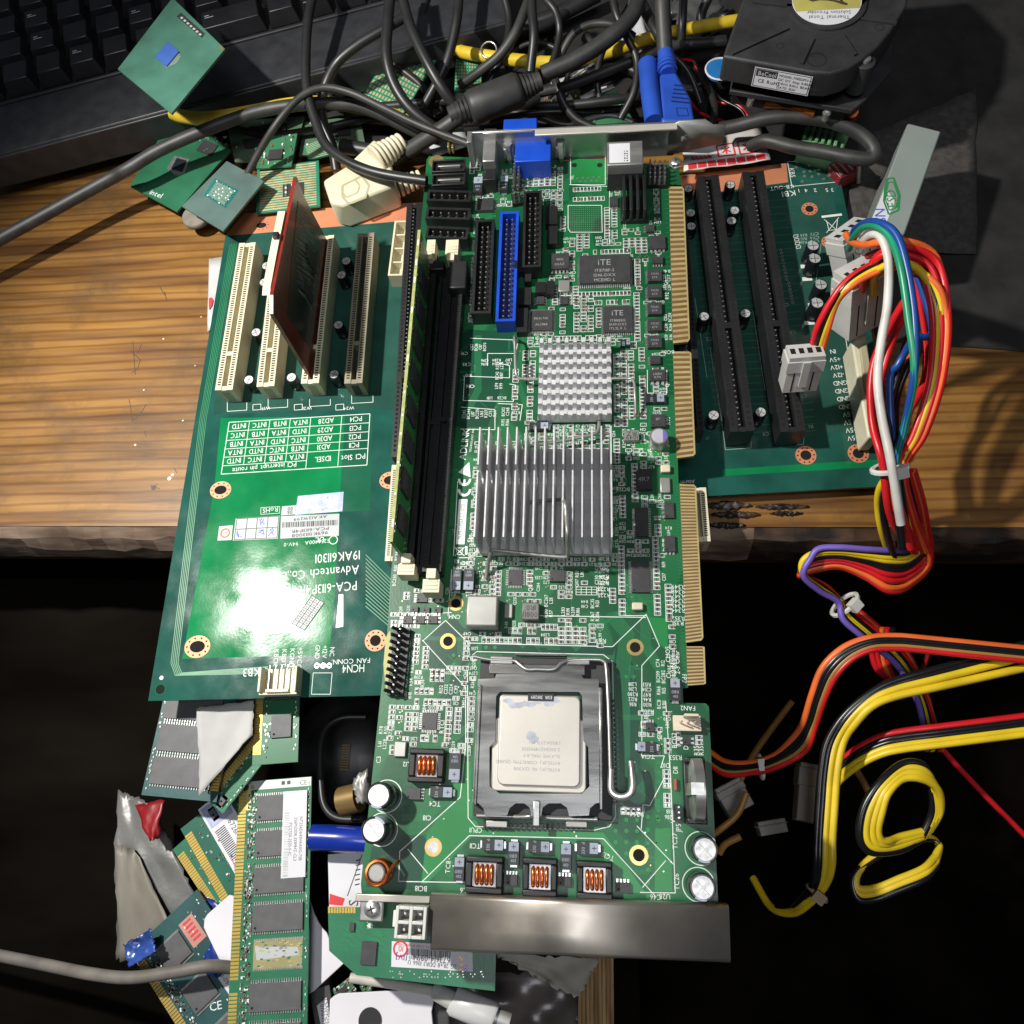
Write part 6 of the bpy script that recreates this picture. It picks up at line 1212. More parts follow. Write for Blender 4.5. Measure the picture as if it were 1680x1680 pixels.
for (y0, y1, m_) in ((-6.0, 4.5, 1),):
    pts = [(p[0] - math.sqrt(rS * rS - y0 * y0), p[1] + y0), (p[0] + math.sqrt(rS * rS - y0 * y0), p[1] + y0), (p[0] + rS * .99, p[1]), (p[0] + math.sqrt(rS * rS - y1 * y1), p[1] + y1), (p[0] - math.sqrt(rS * rS - y1 * y1), p[1] + y1), (p[0] - rS * .99, p[1])]; s.flat(pts, lz + .28, 1)
s.text('COOLSERVER', p[0], p[1] + 7.2, 2.3, lz + .3, INK, 176, 1); s.text('TWO BALL', p[0], p[1] + 10.8, 1.8, lz + .3, INK, 176, 1); s.text('Thermal Total', p[0], p[1] - 10.6, 2.2, lz + .3, INK, 176, .9); s.text('Solution Provider', p[0], p[1] - 7.6, 2.1, lz + .3, INK, 176, .85)
cat_ = [(-8, 1.8), (-6, .2), (-3, .8), (0, .4), (3, -.6), (6, -2.4), (8, -3.2), (8.6, -2.2), (6.6, -.6), (7, 1.8), (6.3, 1.8), (5.2, -.2), (3.4, .7), (2.6, 2.4), (1.9, 2.3), (2.2, .9), (-.6, 1.9), (-1, 3.2), (-1.7, 3.1), (-1.6, 1.8), (-4, 2), (-4.6, 3.2), (-5.3, 3.1), (-5, 1.4), (-8.2, 2.6)]
s.flat([(p[0] + x * 1.05, p[1] + y * 1.05 - .6) for x, y in cat_], lz + .32, mat('cat_brown', (.07, .05, .02), .6)); s.build('sticker', bf, smooth=0); lz -= 1.05
# side label and the cooler under it
a, c = f3(1186, 92, zt), f3(1332, 118, zt); th = math.atan2(c.y - a.y, c.x - a.x); dx, dy = math.cos(th), math.sin(th); nxn = (dy, -dx)
def side(u, z_, o=.35): return (a.x + dx * u + nxn[0] * o, a.y + dy * u + nxn[1] * o, z_)
s = B(LABELW, INK); u0, u1, z0, z1 = 15, 40.5, lz - 12.2, lz - 2.0
def sr(u0, u1, z0, z1, m, o): s.add([side(u0, z0, o), side(u1, z0, o), side(u1, z1, o), side(u0, z1, o)], [(0, 1, 2, 3)], m)
sr(u0, u1, z0, z1, LABELW, .3)
for a_ in ((u0 + .4, u1 - .4, z0 + .4, z0 + .7), (u0 + .4, u1 - .4, z1 - .7, z1 - .4), (u0 + .4, u0 + .7, z0 + .4, z1 - .4), (u1 - .7, u1 - .4, z0 + .4, z1 - .4), (u0 + 1, u0 + 10.5, z1 - 4.4, z1 - .9)): sr(*a_, INK, .36)
def stext(t_, u, z_, h_, m, o=.4, sx=.9):
    k = h_ / .7; cx_ = 0
    for ch in t_:
        if ch == ' ': cx_ += .42; continue
        vs, fs, wd = GL[ch]; s.add([side(u + (cx_ + x) * k * sx, z_ + y * k, o) for x, y in vs], fs, m); cx_ += wd + .12
stext('BeCool', u0 + 2, z1 - 3.9, 2.2, LABELW, sx=.8); stext('CE RoHS', u0 + 2.5, z1 - 7.6, 1.9, INK, sx=.9); stext('MODEL:7015DFIV-HI', u0 + 11.3, z1 - 2.9, 1.25, INK, sx=.95); stext('DC 12V Amp 0.80A', u0 + 11.3, z1 - 4.9, 1.25, INK); stext('TWO BALL BEARING', u0 + 11.3, z1 - 6.9, 1.25, INK, sx=.95); stext('DATE: 10A1', u0 + 11.3, z1 - 8.9, 1.25, INK)
s.build('rating_label', bf, smooth=0)
s = B(FB); pts = [f3(*q_, 22)[:2] for q_ in ((1197, 150), (1398, 182), (1420, 165), (1460, 120), (1470, -40), (1230, -40))]; s.prism(pts, lz - 22, lz - 19.5); s.build('mounting_plate', bf, bevel=.4)
pts2 = [f3(*q_, 18)[:2] for q_ in ((1202, 150), (1388, 183), (1398, 165), (1440, 50), (1420, -20), (1240, -20))]
s = B(mat('cooler_black', (.012, .012, .012), .3), ); s.prism(pts2, lz - 31, lz - 22.2); s.build('cooler_block', bf, bevel=.4)
s = B(COIL); q_ = [f3(x, y, 14) for x, y in ((1255, 168), (1285, 170), (1312, 176), (1338, 184))]; s.tube(spl(q_, 6), 2.6, n=12); s.tube([f3(1398, 182, 16), f3(1398, 190, 4)], 3, n=10); s.build('copper_pipe', bf, smooth=60)
for x, y in ((1231, 166), (1355, 190)): p = f3(x, y, 16); s = B(TIN); s.lathe([(1.6, -4), (1.7, -1), (2.1, 0), (1.6, 1.4), (.6, 1.9)], 0, 14, p[0], p[1], p[2] + 2); s.build('screw', bf, smooth=40)
s = B(mat('blue_disc', (.02, .16, .42), .3), LABELW); t = T('blue_disc', 'blue round cap with white rim tucked under the left of the blower fan', 'cap', W(1182, 113, -2)); s.lathe([(7, -2), (7, 0)], 0, 28); s.build('face', t, smooth=40); s = B(LABELW); s.tube([(7.5 * math.cos(x), 7.5 * math.sin(x), 0) for x in [i * .2244 for i in range(29)]], .5, n=6); s.build('rim', t, smooth=40)
# black loop in front of the fan
cable('black_cable', 'thick black cable making a flat loop in front of the blower fan', 'cable', [(1180, 212, 2), (1210, 206, 4), (1255, 195, 8), (1300, 191, 10), (1360, 198, 10), (1408, 218, 8), (1433, 242, 6), (1428, 260, 4), (1395, 258, 4), (1350, 249, 2), (1300, 241, 0), (1258, 231, -2), (1230, 238, -8)], 3.3, RUBD, GC)
for lb, pts, m in (('red lead', [(1100, 100, -14), (1135, 100, -10), (1150, 125, -12), (1175, 165, -12), (1210, 172, -10), (1232, 198, -12)], RED), ('black lead', [(1106, 98, -14), (1140, 104, -10), (1155, 130, -12), (1180, 160, -10), (1215, 180, -10), (1228, 205, -12)], BKW), ('thin red lead nearer the bracket', [(1120, 150, -16), (1150, 185, -16), (1190, 200, -16), (1210, 208, -18)], RED)): cable('thin_wire', lb + ' curling out from under the blower fan', 'wire', pts, .8, m, 'thin wires beside the fan')
# green terminal block and small connectors
gt = at('terminal_block', 'pale green screw terminal block inside the black cable loop', 'terminal block', (1310, 238), (1398, 232), -14)
TG = mat('terminal_green', (.17, .36, .18), .45, 0, .1, 60); s = B(TG); s.prism([gt.p(x, y, 8)[:2] for x, y in ((1312, 234), (1326, 205), (1395, 218), (1385, 240), (1370, 250))], -8, 7); s.build('housing', gt, bevel=.8)
s = B(TG, HOLE)
for k in range(6): a, c = gt.p(1319 + k * 10, 226 + k * 3, 8), gt.p(1325 + k * 10, 208 + k * 2.4, 8); s.obox(a[:2], c[:2], 1.6, 7, 9.5)
s.build('rib', gt, bevel=.3)
rp = at('red_connector', 'dark red connector with metal pins beside the copper strip corner', 'connector', (1378, 290), (1408, 275), -18); s = B(mat('maroon_plastic', (.20, .01, .02), .35), TIN); s.box(-4, 10, -4, 6, -4, 5); s.build('housing', rp, bevel=.5); s = B(TIN)
for k in range(4): s.box(-3 + k * 3, -2 + k * 3, -3, 5, 5.05, 5.6)
s.build('contact', rp, smooth=0)
cable('metal_pin', 'short metal pin standing between the red connector and the grey cloth', 'pin', [(1408, 298, -22), (1409, 268, -10)], 1.4, TIN)
# grey cloth at the far right and the box with labels
paper('grey_cloth', 'dark grey felt cloth covering the table at the far right', 'cloth', ((1372, 420), (1410, 228), (1600, 150), (1600, 420)), -24.9, mat('felt_dark', (.060, .054, .050), .9, 0, .25, 300, bump=.3, bs=900), amp=1.6, n=12)
bxp = at('label_box', 'pale grey green carton with green oval print at the right edge', 'box', (1424, 372), (1468, 255), 12)
s = B(mat('carton_grey', (.24, .28, .26), .4, 0, .08, 20)); L = bxp.L; s.box(-4, L + 14, -15, 0, -36, 6); s.build('carton', bxp, bevel=.8)
s = B(LABELW, mat('print_green', (.02, .22, .06), .5), INKB); q_ = bxp.p
s.flat([q_(x, y, 6)[:2] for x, y in ((1428, 364), (1452, 308), (1468, 330), (1452, 372))], 6.08, 0)
P = [q_(x, y, 6)[:2] for x, y in ((1452, 308), (1456, 293), (1466, 292), (1476, 320), (1474, 345), (1458, 352), (1450, 330))]; s.pl(P, .8, 6.12, 1, True); P = [lerp(p_, q_(1463, 322, 6)[:2], .22) for p_ in P]; s.pl(P, .5, 6.12, 1, True)
p = q_(1462, 325, 6); s.text('ESD', p[0], p[1], 4, 6.14, 1, 20); p = q_(1444, 355, 6); s.text('NS', p[0], p[1], 4.6, 6.14, 2, 200); s.build('print', bxp, smooth=0)
# ================================================================= POWER CABLES ON THE RIGHT
# big 20-way plug with its wires, and a second small plug dangling from the same bundle
hb = T('power_harness', 'thick bundle of coloured power wires falling over the right side of the lower board', 'cable bundle', W(1440, 500, 10))
NY = mat('clear_nylon', (.50, .50, .48), .35, 0, .08, 60, trans=.0, coat=.3)
def l3(x, y, z_): return hb.I @ W(x, y, z_)
def down(pts, k):                      # wires that leave the plug bend over and drop with the rest of the bundle
    x = pts[-1][0]; o = (k * 7) % 26; return pts[:-1] + [(1512 + o, pts[-1][1] + 30, 52), (1530 + o, 520, 46), (1526 + o * .8, 620, 40), (1500 + o * .7, 710, 32), (1474 + o * .4, 770, 22), (1486 + o * .6, 850, -2), (1500 + o, 905, -24)]
def plug(par, p, q_, wd, ht, m, name='plug', cells=2):
    s = B(m, HOLE); L = (Vector(q_) - Vector(p)).length; s.box(0, L, -wd / 2, wd / 2, -ht / 2, ht / 2); s.box(L * .12, L * .42, -wd / 2 - .5, wd / 2 + .5, -ht / 2 - .4, ht / 2 + .4)
    s.box(L * .1, L * .8, -1.5, 1.5, ht / 2 + .4, ht / 2 + 1.4)
    for k in (-1, 1): s.box(L * .43, L * .97, k * wd * .27 - .3, k * wd * .27 + .3, ht / 2 + .0, ht / 2 + .12, HOLE)
    for k in (-1.5, -.5, .5, 1.5): s.box(-.06, .02, k * wd * .24 - 1, k * wd * .24 + 1, -1.6, 1.6, HOLE)
    o = s.build(name, par, bevel=.4); d = (Vector(q_) - Vector(p)).normalized(); o.location = Vector(p) * MM; o.rotation_mode = 'QUATERNION'; o.rotation_quaternion = d.to_track_quat('X', 'Z'); return o
plug(hb, l3(1322, 575, 26), l3(1308, 632, 8), 14, 8, NY)
plug(hb, l3(1392, 375, 22), l3(1404, 440, 6), 17, 10, NY); plug(hb, l3(1412, 440, 30), l3(1404, 535, 2), 17, 12, NY)
for i, (m, dx) in enumerate(((RED, 0), (BKW, 7), (YEL, 13), (ORG, 18))):
    strand(hb, [(1340 - 8 + dx * .9, 572 + dx * .3, 22), (1345 - 5 + dx, 540, 32), (1360 + dx * .7, 500 - dx * .2, 40), (1388 + dx * .4, 462 + dx * .5, 46), (1430, 434 + dx * .9, 48), *down([(1475, 422 + dx * .9, 50), (1540, 416 + dx, 52)], i)], 1.35, m)
for i, (m, pts) in enumerate((
 (ORG, [(1388, 385, 30), (1400, 398, 38), (1420, 402, 48), (1440, 398, 54), (1480, 395, 58), (1540, 392, 60)]),
 (GRW, [(1393, 408, 26), (1400, 390, 40), (1418, 372, 52), (1440, 372, 58), (1462, 392, 60), (1478, 440, 60), (1490, 520, 55)]),
 (BLW, [(1396, 400, 26), (1402, 378, 42), (1422, 365, 54), (1448, 367, 60), (1472, 388, 62), (1488, 440, 60), (1500, 520, 55)]),
 (WHW, [(1410, 412, 26), (1415, 398, 42), (1430, 385, 52), (1446, 390, 56), (1458, 430, 55), (1456, 500, 50), (1446, 560, 45), (1440, 620, 40), (1446, 680, 38), (1462, 760, 36), (1478, 860, 20)]),
 (RED, [(1420, 480, 20), (1424, 450, 36), (1440, 420, 50), (1480, 405, 56), (1530, 400, 58)]),
 (YEL, [(1432, 485, 22), (1434, 455, 38), (1445, 440, 50), (1480, 430, 55), (1530, 425, 57)]),
 (RED, [(1414, 488, 20), (1416, 460, 34), (1426, 438, 46), (1460, 415, 54), (1530, 408, 58)]),
 (RED, [(1500, 470, 40), (1480, 500, 40), (1455, 545, 38), (1435, 590, 34), (1428, 640, 30), (1432, 700, 28), (1448, 760, 26), (1462, 850, 10), (1500, 905, -20)]),
 (RED, [(1510, 480, 36), (1482, 520, 36), (1460, 570, 34), (1442, 640, 28), (1444, 700, 26), (1458, 765, 24), (1482, 850, 6), (1504, 900, -20)]),
 (BKW, [(1510, 520, 36), (1488, 560, 38), (1474, 610, 36), (1460, 660, 32), (1458, 710, 30), (1464, 760, 26), (1480, 900, 0)]),
 (BKW, [(1510, 560, 34), (1490, 600, 34), (1472, 650, 30), (1468, 710, 28), (1472, 760, 24), (1486, 860, 0)]),
 (BLW, [(1530, 540, 40), (1500, 555, 42), (1484, 580, 42), (1472, 600, 40), (1460, 620, 36), (1462, 700, 30), (1470, 780, 20)]),
 (ORG, [(1505, 560, 20), (1460, 620, 26), (1444, 670, 24), (1440, 690, 22), (1452, 760, 18), (1468, 840, 0)]),
 (RED, [(1520, 600, 30), (1490, 680, 28), (1476, 740, 26), (1478, 820, 10), (1494, 900, -10)]),
 (YEL, [(1464, 770, 14), (1444, 800, 4), (1440, 830, -6), (1446, 870, -18), (1462, 920, -40)]),
 (BKW, [(1470, 770, 14), (1450, 810, 2), (1450, 850, -8), (1462, 900, -24), (1480, 950, -44)]))): strand(hb, down(pts, len(hb.o.children)) if pts[-1][0] >= 1530 else ([(1424, 420, 34), (1455, 410, 48), (1492, 425, 50)] + pts if pts[0][0] >= 1500 else pts + [(1500, 610, 48), (1484, 700, 34), (1470, 765, 24), (1482, 860, 0), (1504, 905, -24)] if pts[-1][1] == 520 else pts), 1.45 if m is not WHW else 1.7, m)
def tie(par, c, dr, r, nm='cable_tie', pxz=None, m=WHITEP, wd=2.2):
    s = B(m); n = 18; s.tube([(0, r * math.cos(i * 2 * math.pi / n), r * .8 * math.sin(i * 2 * math.pi / n)) for i in range(n + 1)], wd / 2, n=6); s.box(-2.2, 2.2, -2, 3, r * .8 - .8, r * .8 + 3)
    o = s.build(nm, par, smooth=40); o.location = Vector(c) * MM; o.rotation_mode = 'QUATERNION'; o.rotation_quaternion = Vector(dr).to_track_quat('X', 'Z'); return o
tie(hb, l3(1460, 768, 24), l3(1470, 860, 0) - l3(1455, 700, 26), 6.4)
# white slotted power receptacle on the lower board: cream shrouded strip with torn label
rx = at('power_receptacle', 'tall cream power plug housing seated at the right end of the lower board', 'connector', (1420, 722), (1398, 545), -4)
L = rx.L; s = B(mat('cream_shroud', (.66, .63, .47), .45, 0, .08, 60, bump=.2, bs=300)); P = [rx.p(x, y, 1)[:2] for x, y in ((1424, 718), (1397, 560), (1408, 542), (1422, 548), (1444, 716))]; s.prism(P, -13, 1); s.build('shroud', rx, bevel=.8)
s = B(CREAMD); P = [rx.p(x, y, 2)[:2] for x, y in ((1410, 570), (1421, 562), (1434, 640), (1440, 705), (1432, 660), (1418, 640))]; s.prism(P, 1, 2.6); s.build('latch_rib', rx, bevel=.7)
# bundle folded back over the drawer
fb = T('wire_bundle', 'folded bundle of violet yellow black red and orange wires below the table edge', 'cable bundle', W(1340, 950, -30))
for i, (m, dy, k) in enumerate(((PUR, 0, 1), (BKW, 3, 1), (YEL, 8, 0), (YEL, 12, 0), (BKW, 17, 0), (BKW, 21, 0), (RED, 27, 0), (RED, 34, 0), (ORG, 42, 0), (RED, 46, 0))):
    z0 = -26 - i * 1.2
    strand(fb, [(1472 + i * 3, 772, 18), (1490 + i * 3, 840, -4), (1508 + i * 2, 880 + dy * .9, z0 - 4), (1490, 902 + dy * 1.3, z0 - 4), (1458, 903 + dy * 1.45, z0), (1420, 901 + dy, z0 + 2), (1378, 898 + dy * .7, z0 + 3), (1340 + (4 if k else 0), 900 + dy * .75, z0 + 2), (1318 - i * .6 + (12 if k else 0), 916 + dy * .6, z0), (1318 + i * .6, 944 + i * .5, z0 - 4), (1345 + i, 970 - i, z0 - 12), (1375 + i, 988 + i * .2, z0 - 18), (1395 + i * 2.4 - 12, 1008 + 8 - i * 1.8, z0 - 20), (1425 + i * 2.6 - 10, 1040 + 5 - i * 2, z0 - 24), (1470 + i * 2, 1090 - i * 2, z0 - 32), (1505 + i * 2, 1150, z0 - 44), (1520 + i * 3, 1230, z0 - 70)], 1.4, m)
tie(fb, fb.I @ W(1386, 992, -50), (fb.I @ W(1420, 1035, -54)) - (fb.I @ W(1370, 975, -44)), 7)
for i, m in enumerate((RED, RED, ORG, RED, BKW)): strand(fb, [(1428 + i * 9, 1030, -58), (1432 + i * 8, 1080, -66), (1446 + i * 7, 1106 + i, -70), (1475 + i * 5, 1118, -76), (1510, 1100, -80), (1525, 1060, -84)], 1.4, m)
# orange black yellow lead from the right edge down to the left
ob = T('wire_bundle', 'orange and black wires arching from the right edge down beside the board corner', 'cable bundle', W(1340, 1120, -46))
for i, m in enumerate((ORG, BKW, BKW, mat('amber_wire', (.40, .20, .04), .4, 0, .1), RED)):
    d = i * 5; strand(ob, [(1560, 1052 + d, -40), (1500, 1046 + d, -40), (1470, 1044 + d, -40), (1430, 1046 + d, -40), (1385 + d * .6, 1062 + d, -42), (1350 + d, 1095 + d * .8, -46), (1332 + d, 1140 + d * .4, -52), (1318 + d, 1185 + d * .2, -60), (1300 + d, 1212 + d, -66), (1270, 1240 + d, -72), (1230, 1252 + d * .8, -78), (1190, 1250 + d, -82), (1160, 1230 + d, -86)], 1.55 - (.2 if i > 2 else 0), m)
tie(ob, ob.I @ W(1248, 1258, -80), (1, .1, 0), 5)
# yellow and black loops
yl = T('wire_bundle', 'long yellow and black wires hanging in a deep loop at the right', 'cable bundle', W(1370, 1300, -56))
for i, (m, d) in enumerate(((BKW, -8), (BKW, -14), (YEL, 0), (YEL, 12))):
    strand(yl, [(1550, 1110 + d * 1.2, -46), (1470, 1130 + d, -48), (1430, 1148 + d * .9, -50), (1395 + d * .6, 1180 + d * .6, -54), (1372 + d, 1215, -58), (1362 + d, 1260, -60), (1357 + d, 1320, -62), (1353 + d, 1380, -64), (1352 + d, 1420, -66), (1345 + d * .8, 1450, -72), (1325 + d * .4, 1475 + d * .4, -84), (1300, 1494 + d * .3, -98), (1265, 1488, -110), (1235, 1440, -120)], 1.75 if m is YEL else 1.6, m)
tie(yl, yl.I @ W(1340, 1465, -76), (-.5, -.6, -.2), 4.5, m=mat('tie_amber', (.30, .22, .12), .5))
y2 = T('wire_bundle', 'coil of yellow wires curling back at the right edge near the bottom', 'cable bundle', W(1430, 1370, -60))
for i, (m, d) in enumerate(((BKW, -10), (YEL, 0), (YEL, 11), (YEL, 20))):
    strand(y2, [(1515 + d * .5, 1372 - d * .5, -74), (1534 + d * .4, 1330, -70), (1530 + d * .4, 1285 + d * .5, -62), (1512, 1262 + d * .8, -58), (1480, 1262 + d * .8, -58), (1448 + d * .4, 1290 + d * .6, -58), (1428 + d * .9, 1325 + d * .4, -60), (1420 + d, 1360, -62), (1424 + d, 1382 - d * .3, -64), (1440 + d * .8, 1392 - d * .6, -66), (1475, 1388 - d * .7, -70), (1515 + d * .5, 1372 - d * .5, -74)], 1.75, m)
for i, (m, d) in enumerate(((YEL, 0), (YEL, 9), (BKW, 18))):
    strand(y2, [(1535, 1405 + d, -80), (1540, 1385, -82), (1515, 1372 + d * .3, -82), (1475, 1385 + d * .2, -80), (1440, 1400 + d * .3, -80), (1412 - d * .4, 1425 + d * .3, -80), (1402 - d * .3 + 2, 1445 + d * .4, -80), (1410, 1458 + d, -80), (1440, 1456 + d, -80), (1475, 1442 + d, -78), (1515, 1425 + d, -77), (1535, 1405 + d, -80)], 1.6, m)
r2 = T('wire_bundle', 'red and black wires entering from the right between the yellow loops', 'cable bundle', W(1440, 1210, -70))
for i, (m, d) in enumerate(((RED, 0), (BKW, 8), (BKW, 14), (YEL, 22), (YEL, 30))): strand(r2, [(1560, 1190 + d, -62), (1480, 1200 + d, -66), (1440, 1210 + d, -70), (1400, 1232 + d, -76), (1370, 1262 + d, -84), (1350, 1320 + d, -100)], 1.5, m)
# dim plugs deep in the shade
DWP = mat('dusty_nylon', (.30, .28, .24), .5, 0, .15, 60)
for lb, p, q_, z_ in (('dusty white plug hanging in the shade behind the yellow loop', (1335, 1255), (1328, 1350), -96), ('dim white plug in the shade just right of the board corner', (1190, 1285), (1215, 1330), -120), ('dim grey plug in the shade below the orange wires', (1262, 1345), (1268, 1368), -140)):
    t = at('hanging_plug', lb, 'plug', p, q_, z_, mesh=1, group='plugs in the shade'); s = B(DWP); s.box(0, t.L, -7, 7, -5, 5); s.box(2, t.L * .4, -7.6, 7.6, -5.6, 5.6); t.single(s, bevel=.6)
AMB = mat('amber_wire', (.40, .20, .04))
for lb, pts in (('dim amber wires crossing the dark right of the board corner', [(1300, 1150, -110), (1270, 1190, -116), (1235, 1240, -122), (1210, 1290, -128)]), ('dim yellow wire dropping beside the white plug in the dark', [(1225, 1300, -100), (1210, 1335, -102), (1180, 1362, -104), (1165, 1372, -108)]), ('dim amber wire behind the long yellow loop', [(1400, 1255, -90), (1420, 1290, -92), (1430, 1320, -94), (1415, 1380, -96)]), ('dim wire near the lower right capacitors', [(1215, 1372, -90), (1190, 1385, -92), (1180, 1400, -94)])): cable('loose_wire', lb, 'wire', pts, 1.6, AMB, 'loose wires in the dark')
# ================================================================= MEMORY STICKS AND LITTER IN THE DRAWER
RG = mat('stick_board_green', (.020, .15, .075), .36, 0, .15, 50, bump=.1, bs=700); RGD = mat('stick_board_dark', (.018, .075, .075), .4, 0, .2, 60, bump=.1)
GF = mat('gold_finger', (.78, .52, .12), .3, .6, .1, 100); CH2 = mat('memory_chip_grey', (.085, .085, .090), .5, 0, .12, 200, bump=.15, bs=2500)
def stick(name, label, p0, p1, z, m=RG, Hh=31, Ln=133, chips=8, cw=10, ch=20, c0_=7, flip=1, full=False, tilt=(0, 0), skip=None, part_mb=True, pitch=None, cy=8.5, pinless=False):
    """p0->p1 runs along the gold edge; the board extends to the left of that direction (flip=-1: to the right)"""
    t = at(name, label, 'memory stick', p0, p1, z, tilt=tilt); s = B(m, SUBST, SILK)
    s.box(0, Ln, 0, flip * Hh, -1.3, 0); s.build('circuit_board', t, smooth=0)
    s = B(GF, HOLE); n = int(Ln / 1.45)
    for i in range(n):
        x = 4 + i * (Ln - 8) / n
        if Ln > 100 and abs(x - Ln * .52) < 2: continue
        s.box(x, x + .95, flip * .1, flip * 3.6, .02, .08)
    s.build('gold_contacts', t, smooth=0)
    pt = pitch or (Ln - 2 * c0_) / chips; first = None
    for k in range(chips):
        if k == skip: continue
        x = c0_ + k * pt; s = B(CH2, TIN, HOLE); y0 = flip * cy; y1 = flip * (cy + ch)
        if first is None:
            s.box(0, cw, y0, y1, .1, 1.2, 0, .1); nn = 22
            for i in range(0 if pinless else nn):
                y = min(y0, y1) + (i + .5) * ch / nn; s.box(-1.0, -.0, y - .22, y + .22, .1, .45, TIN); s.box(cw, cw + 1.0, y - .22, y + .22, .1, .45, TIN)
            s.disc(cw - 1.5, y0 + flip * 1.5, 1.23, .5, HOLE, 10); first = s.build('memory_chip', t, smooth=0); first.location.x = x * MM
        else: dup(first, t, (x, 0, 0))
    s = B(TIN, BROWN, CHIP, SILK, GOLDP); rn = random.Random(int(p0[0] + p0[1]))
    for k in range(int(Ln * (3.3 if chips > 2 else .9))): x, y = rn.uniform(4, Ln - 3), flip * rn.uniform(4.2, cy - .9); s.box(x, x + rn.uniform(.4, 1.1), y, y + rn.uniform(.35, .9), .03, .45, rn.choice((0, 0, 1, 2, 3)))
    for k in range(int(Ln * .5)): x, y = rn.uniform(2, Ln - 2), flip * rn.uniform(cy + ch + .8, Hh - .8) if Hh - cy - ch > 2 else flip * (Hh - .8); s.box(x, x + .8, y - .2, y + .2, .03, .3, rn.choice((0, 3)))
    tag(s.build('small_component', t, smooth=0), kind='stuff'); return t
big = stick('memory_stick', 'largest green memory stick, grey chips and a white label, at the lower left', (393, 1283), (372, 1700), -46, flip=1, Hh=32.5, Ln=150, chips=9, cw=10.2, ch=21.5, cy=8.8, c0_=6.5, pitch=14.3, skip=4)
s = B(mat('stick_tip_glare', (.55, .58, .55), .4, .2, .1, 60), TIN, SILK); s.rect(.2, 3.8, .3, 32.2, .03, 0); s.rect(3.8, 12, .3, 5.5, .03, mat('worn_gold', (.75, .66, .22), .35, .4)); s.disc(2.6, 3, .06, 1.4, CHIP, 14); s.disc(2.6, 6, .06, .9, GOLD, 12)  # pale end strip paints the white glare there; the rest is print and contacts
for k in range(2): s.rect(1 , 2.6, 19 + k * 2.5, 20.6 + k * 2.5, .06, CHIP)
s.text('CE', 2.2, 29, 2, .06, CHIP, 90); s.build('tip_glare_print', big, smooth=0)
s = B(GOLDP, LABELW, TIN); s.rect(62.5, 73.5, 9.5, 30, .03, mat('bare_pads', (.30, .27, .12), .5)); s.flat([(65, 10), (70, 11), (69, 29), (66, 28)], .06, LABELG)
for k in range(60): x, y = R.uniform(63, 73), R.uniform(10, 30); s.rect(x, x + .5, y, y + 1.2, .09, R.choice((GOLDP, TIN, RG)))
for sx_ in (62.2, 72.8):
    for k in range(28): y = 9.6 + k * .75; s.rect(sx_, sx_ + 1.2, y, y + .36, .1, TIN)
s.build('bare_pads', big, smooth=0)
s = B(LABELW, INK, LABELG); s.box(5.5, 40, 20.5, 31, 1.25, 1.33)
f = lambda u, v: (5.5 + 34.5 * u, 31 - 10.5 * v)
barcode(s, f, .25, .98, .72, .92, 1.36, 46, 9, LABELG)
for i, t_ in enumerate(('NT256D64SH4A0G-75B', '256M,DDR,333MHZ-CL3', 'PC2700-2533-0-1C')): s.text(t_, 25, 28.7 - i * 2.3, 1.3, 1.36, INK, 0, .9)
s.build('paper_label', big, smooth=0)
st2 = stick('memory_stick', 'green memory stick with a holographic label, left of the large stick', (296, 1360), (368, 1488), -56, m=mat('stick_teal_green', (.012, .115, .075), .34, 0, .15, 60), flip=1, Hh=30, Ln=48, chips=1, cw=4, ch=3, cy=14, c0_=2)
s = B(LABELW, INK, HOLO, INKR); f = lambda u, v: (9 + 32 * v, 27.5 - 14 * u + 0)
s.box(-2, 36, 10.5, 24, .1, .2); s.rect(-1, 9, 11.5, 23, .24, HOLO)
for k in range(22): x = 11 + k * .9; s.rect(x, x + .45, 12, 17, .24, INK)
s.text('672614-0994', 19, 20, 2.4, .24, INK, 0, .9); s.text('Samsung', 29, 13, 1.8, .24, INKR, 0, .8); s.build('paper_label', st2, smooth=0)
st3 = stick('memory_stick', 'green memory stick lying partly under the crossed one, lowest of the pair', (283, 1394), (352, 1500), -62, flip=1, Hh=30, Ln=44, chips=1, cw=4, ch=3, cy=14, c0_=2)
st4 = stick('memory_stick', 'dark memory stick with broad chips below the left corner of the lower board', (390, 1140), (352, 1330), -36, m=RGD, flip=-1, Hh=34, Ln=45, chips=3, cw=11.5, ch=26, cy=5.5, c0_=1, pitch=13.8)
st5 = stick('memory_stick', 'green memory stick with sparse black chips just below the white header', (420, 1120), (410, 1330), -33, m=mat('stick_mid_green', (.016, .14, .06), .35, 0, .12, 50), flip=1, Hh=20, Ln=35, chips=2, cw=9.5, ch=9, cy=8, c0_=-1, pitch=16, pinless=True)
s = B(LABELW, INKR, INK); s.box(1, 8, 9.2, 17.5, .1, .25); s.ring(3, 12.5, .3, 1.2, 1.8, INKR); s.build('round_label', st5, smooth=0)
st6 = stick('memory_stick', 'green memory stick end with slanting gold contacts between the cloth and the upright stick', (336, 1308), (418, 1206), -39, m=RG, flip=-1, Hh=11, Ln=38, chips=1, cw=3, ch=3, cy=6, c0_=2)
st7 = stick('memory_stick', 'dark blue green memory stick with a white label in the bottom left corner', (213, 1562), (300, 1700), -58, m=RGD, flip=1, Hh=36, Ln=66, chips=3, cw=11, ch=12, cy=9, c0_=8, pitch=20)
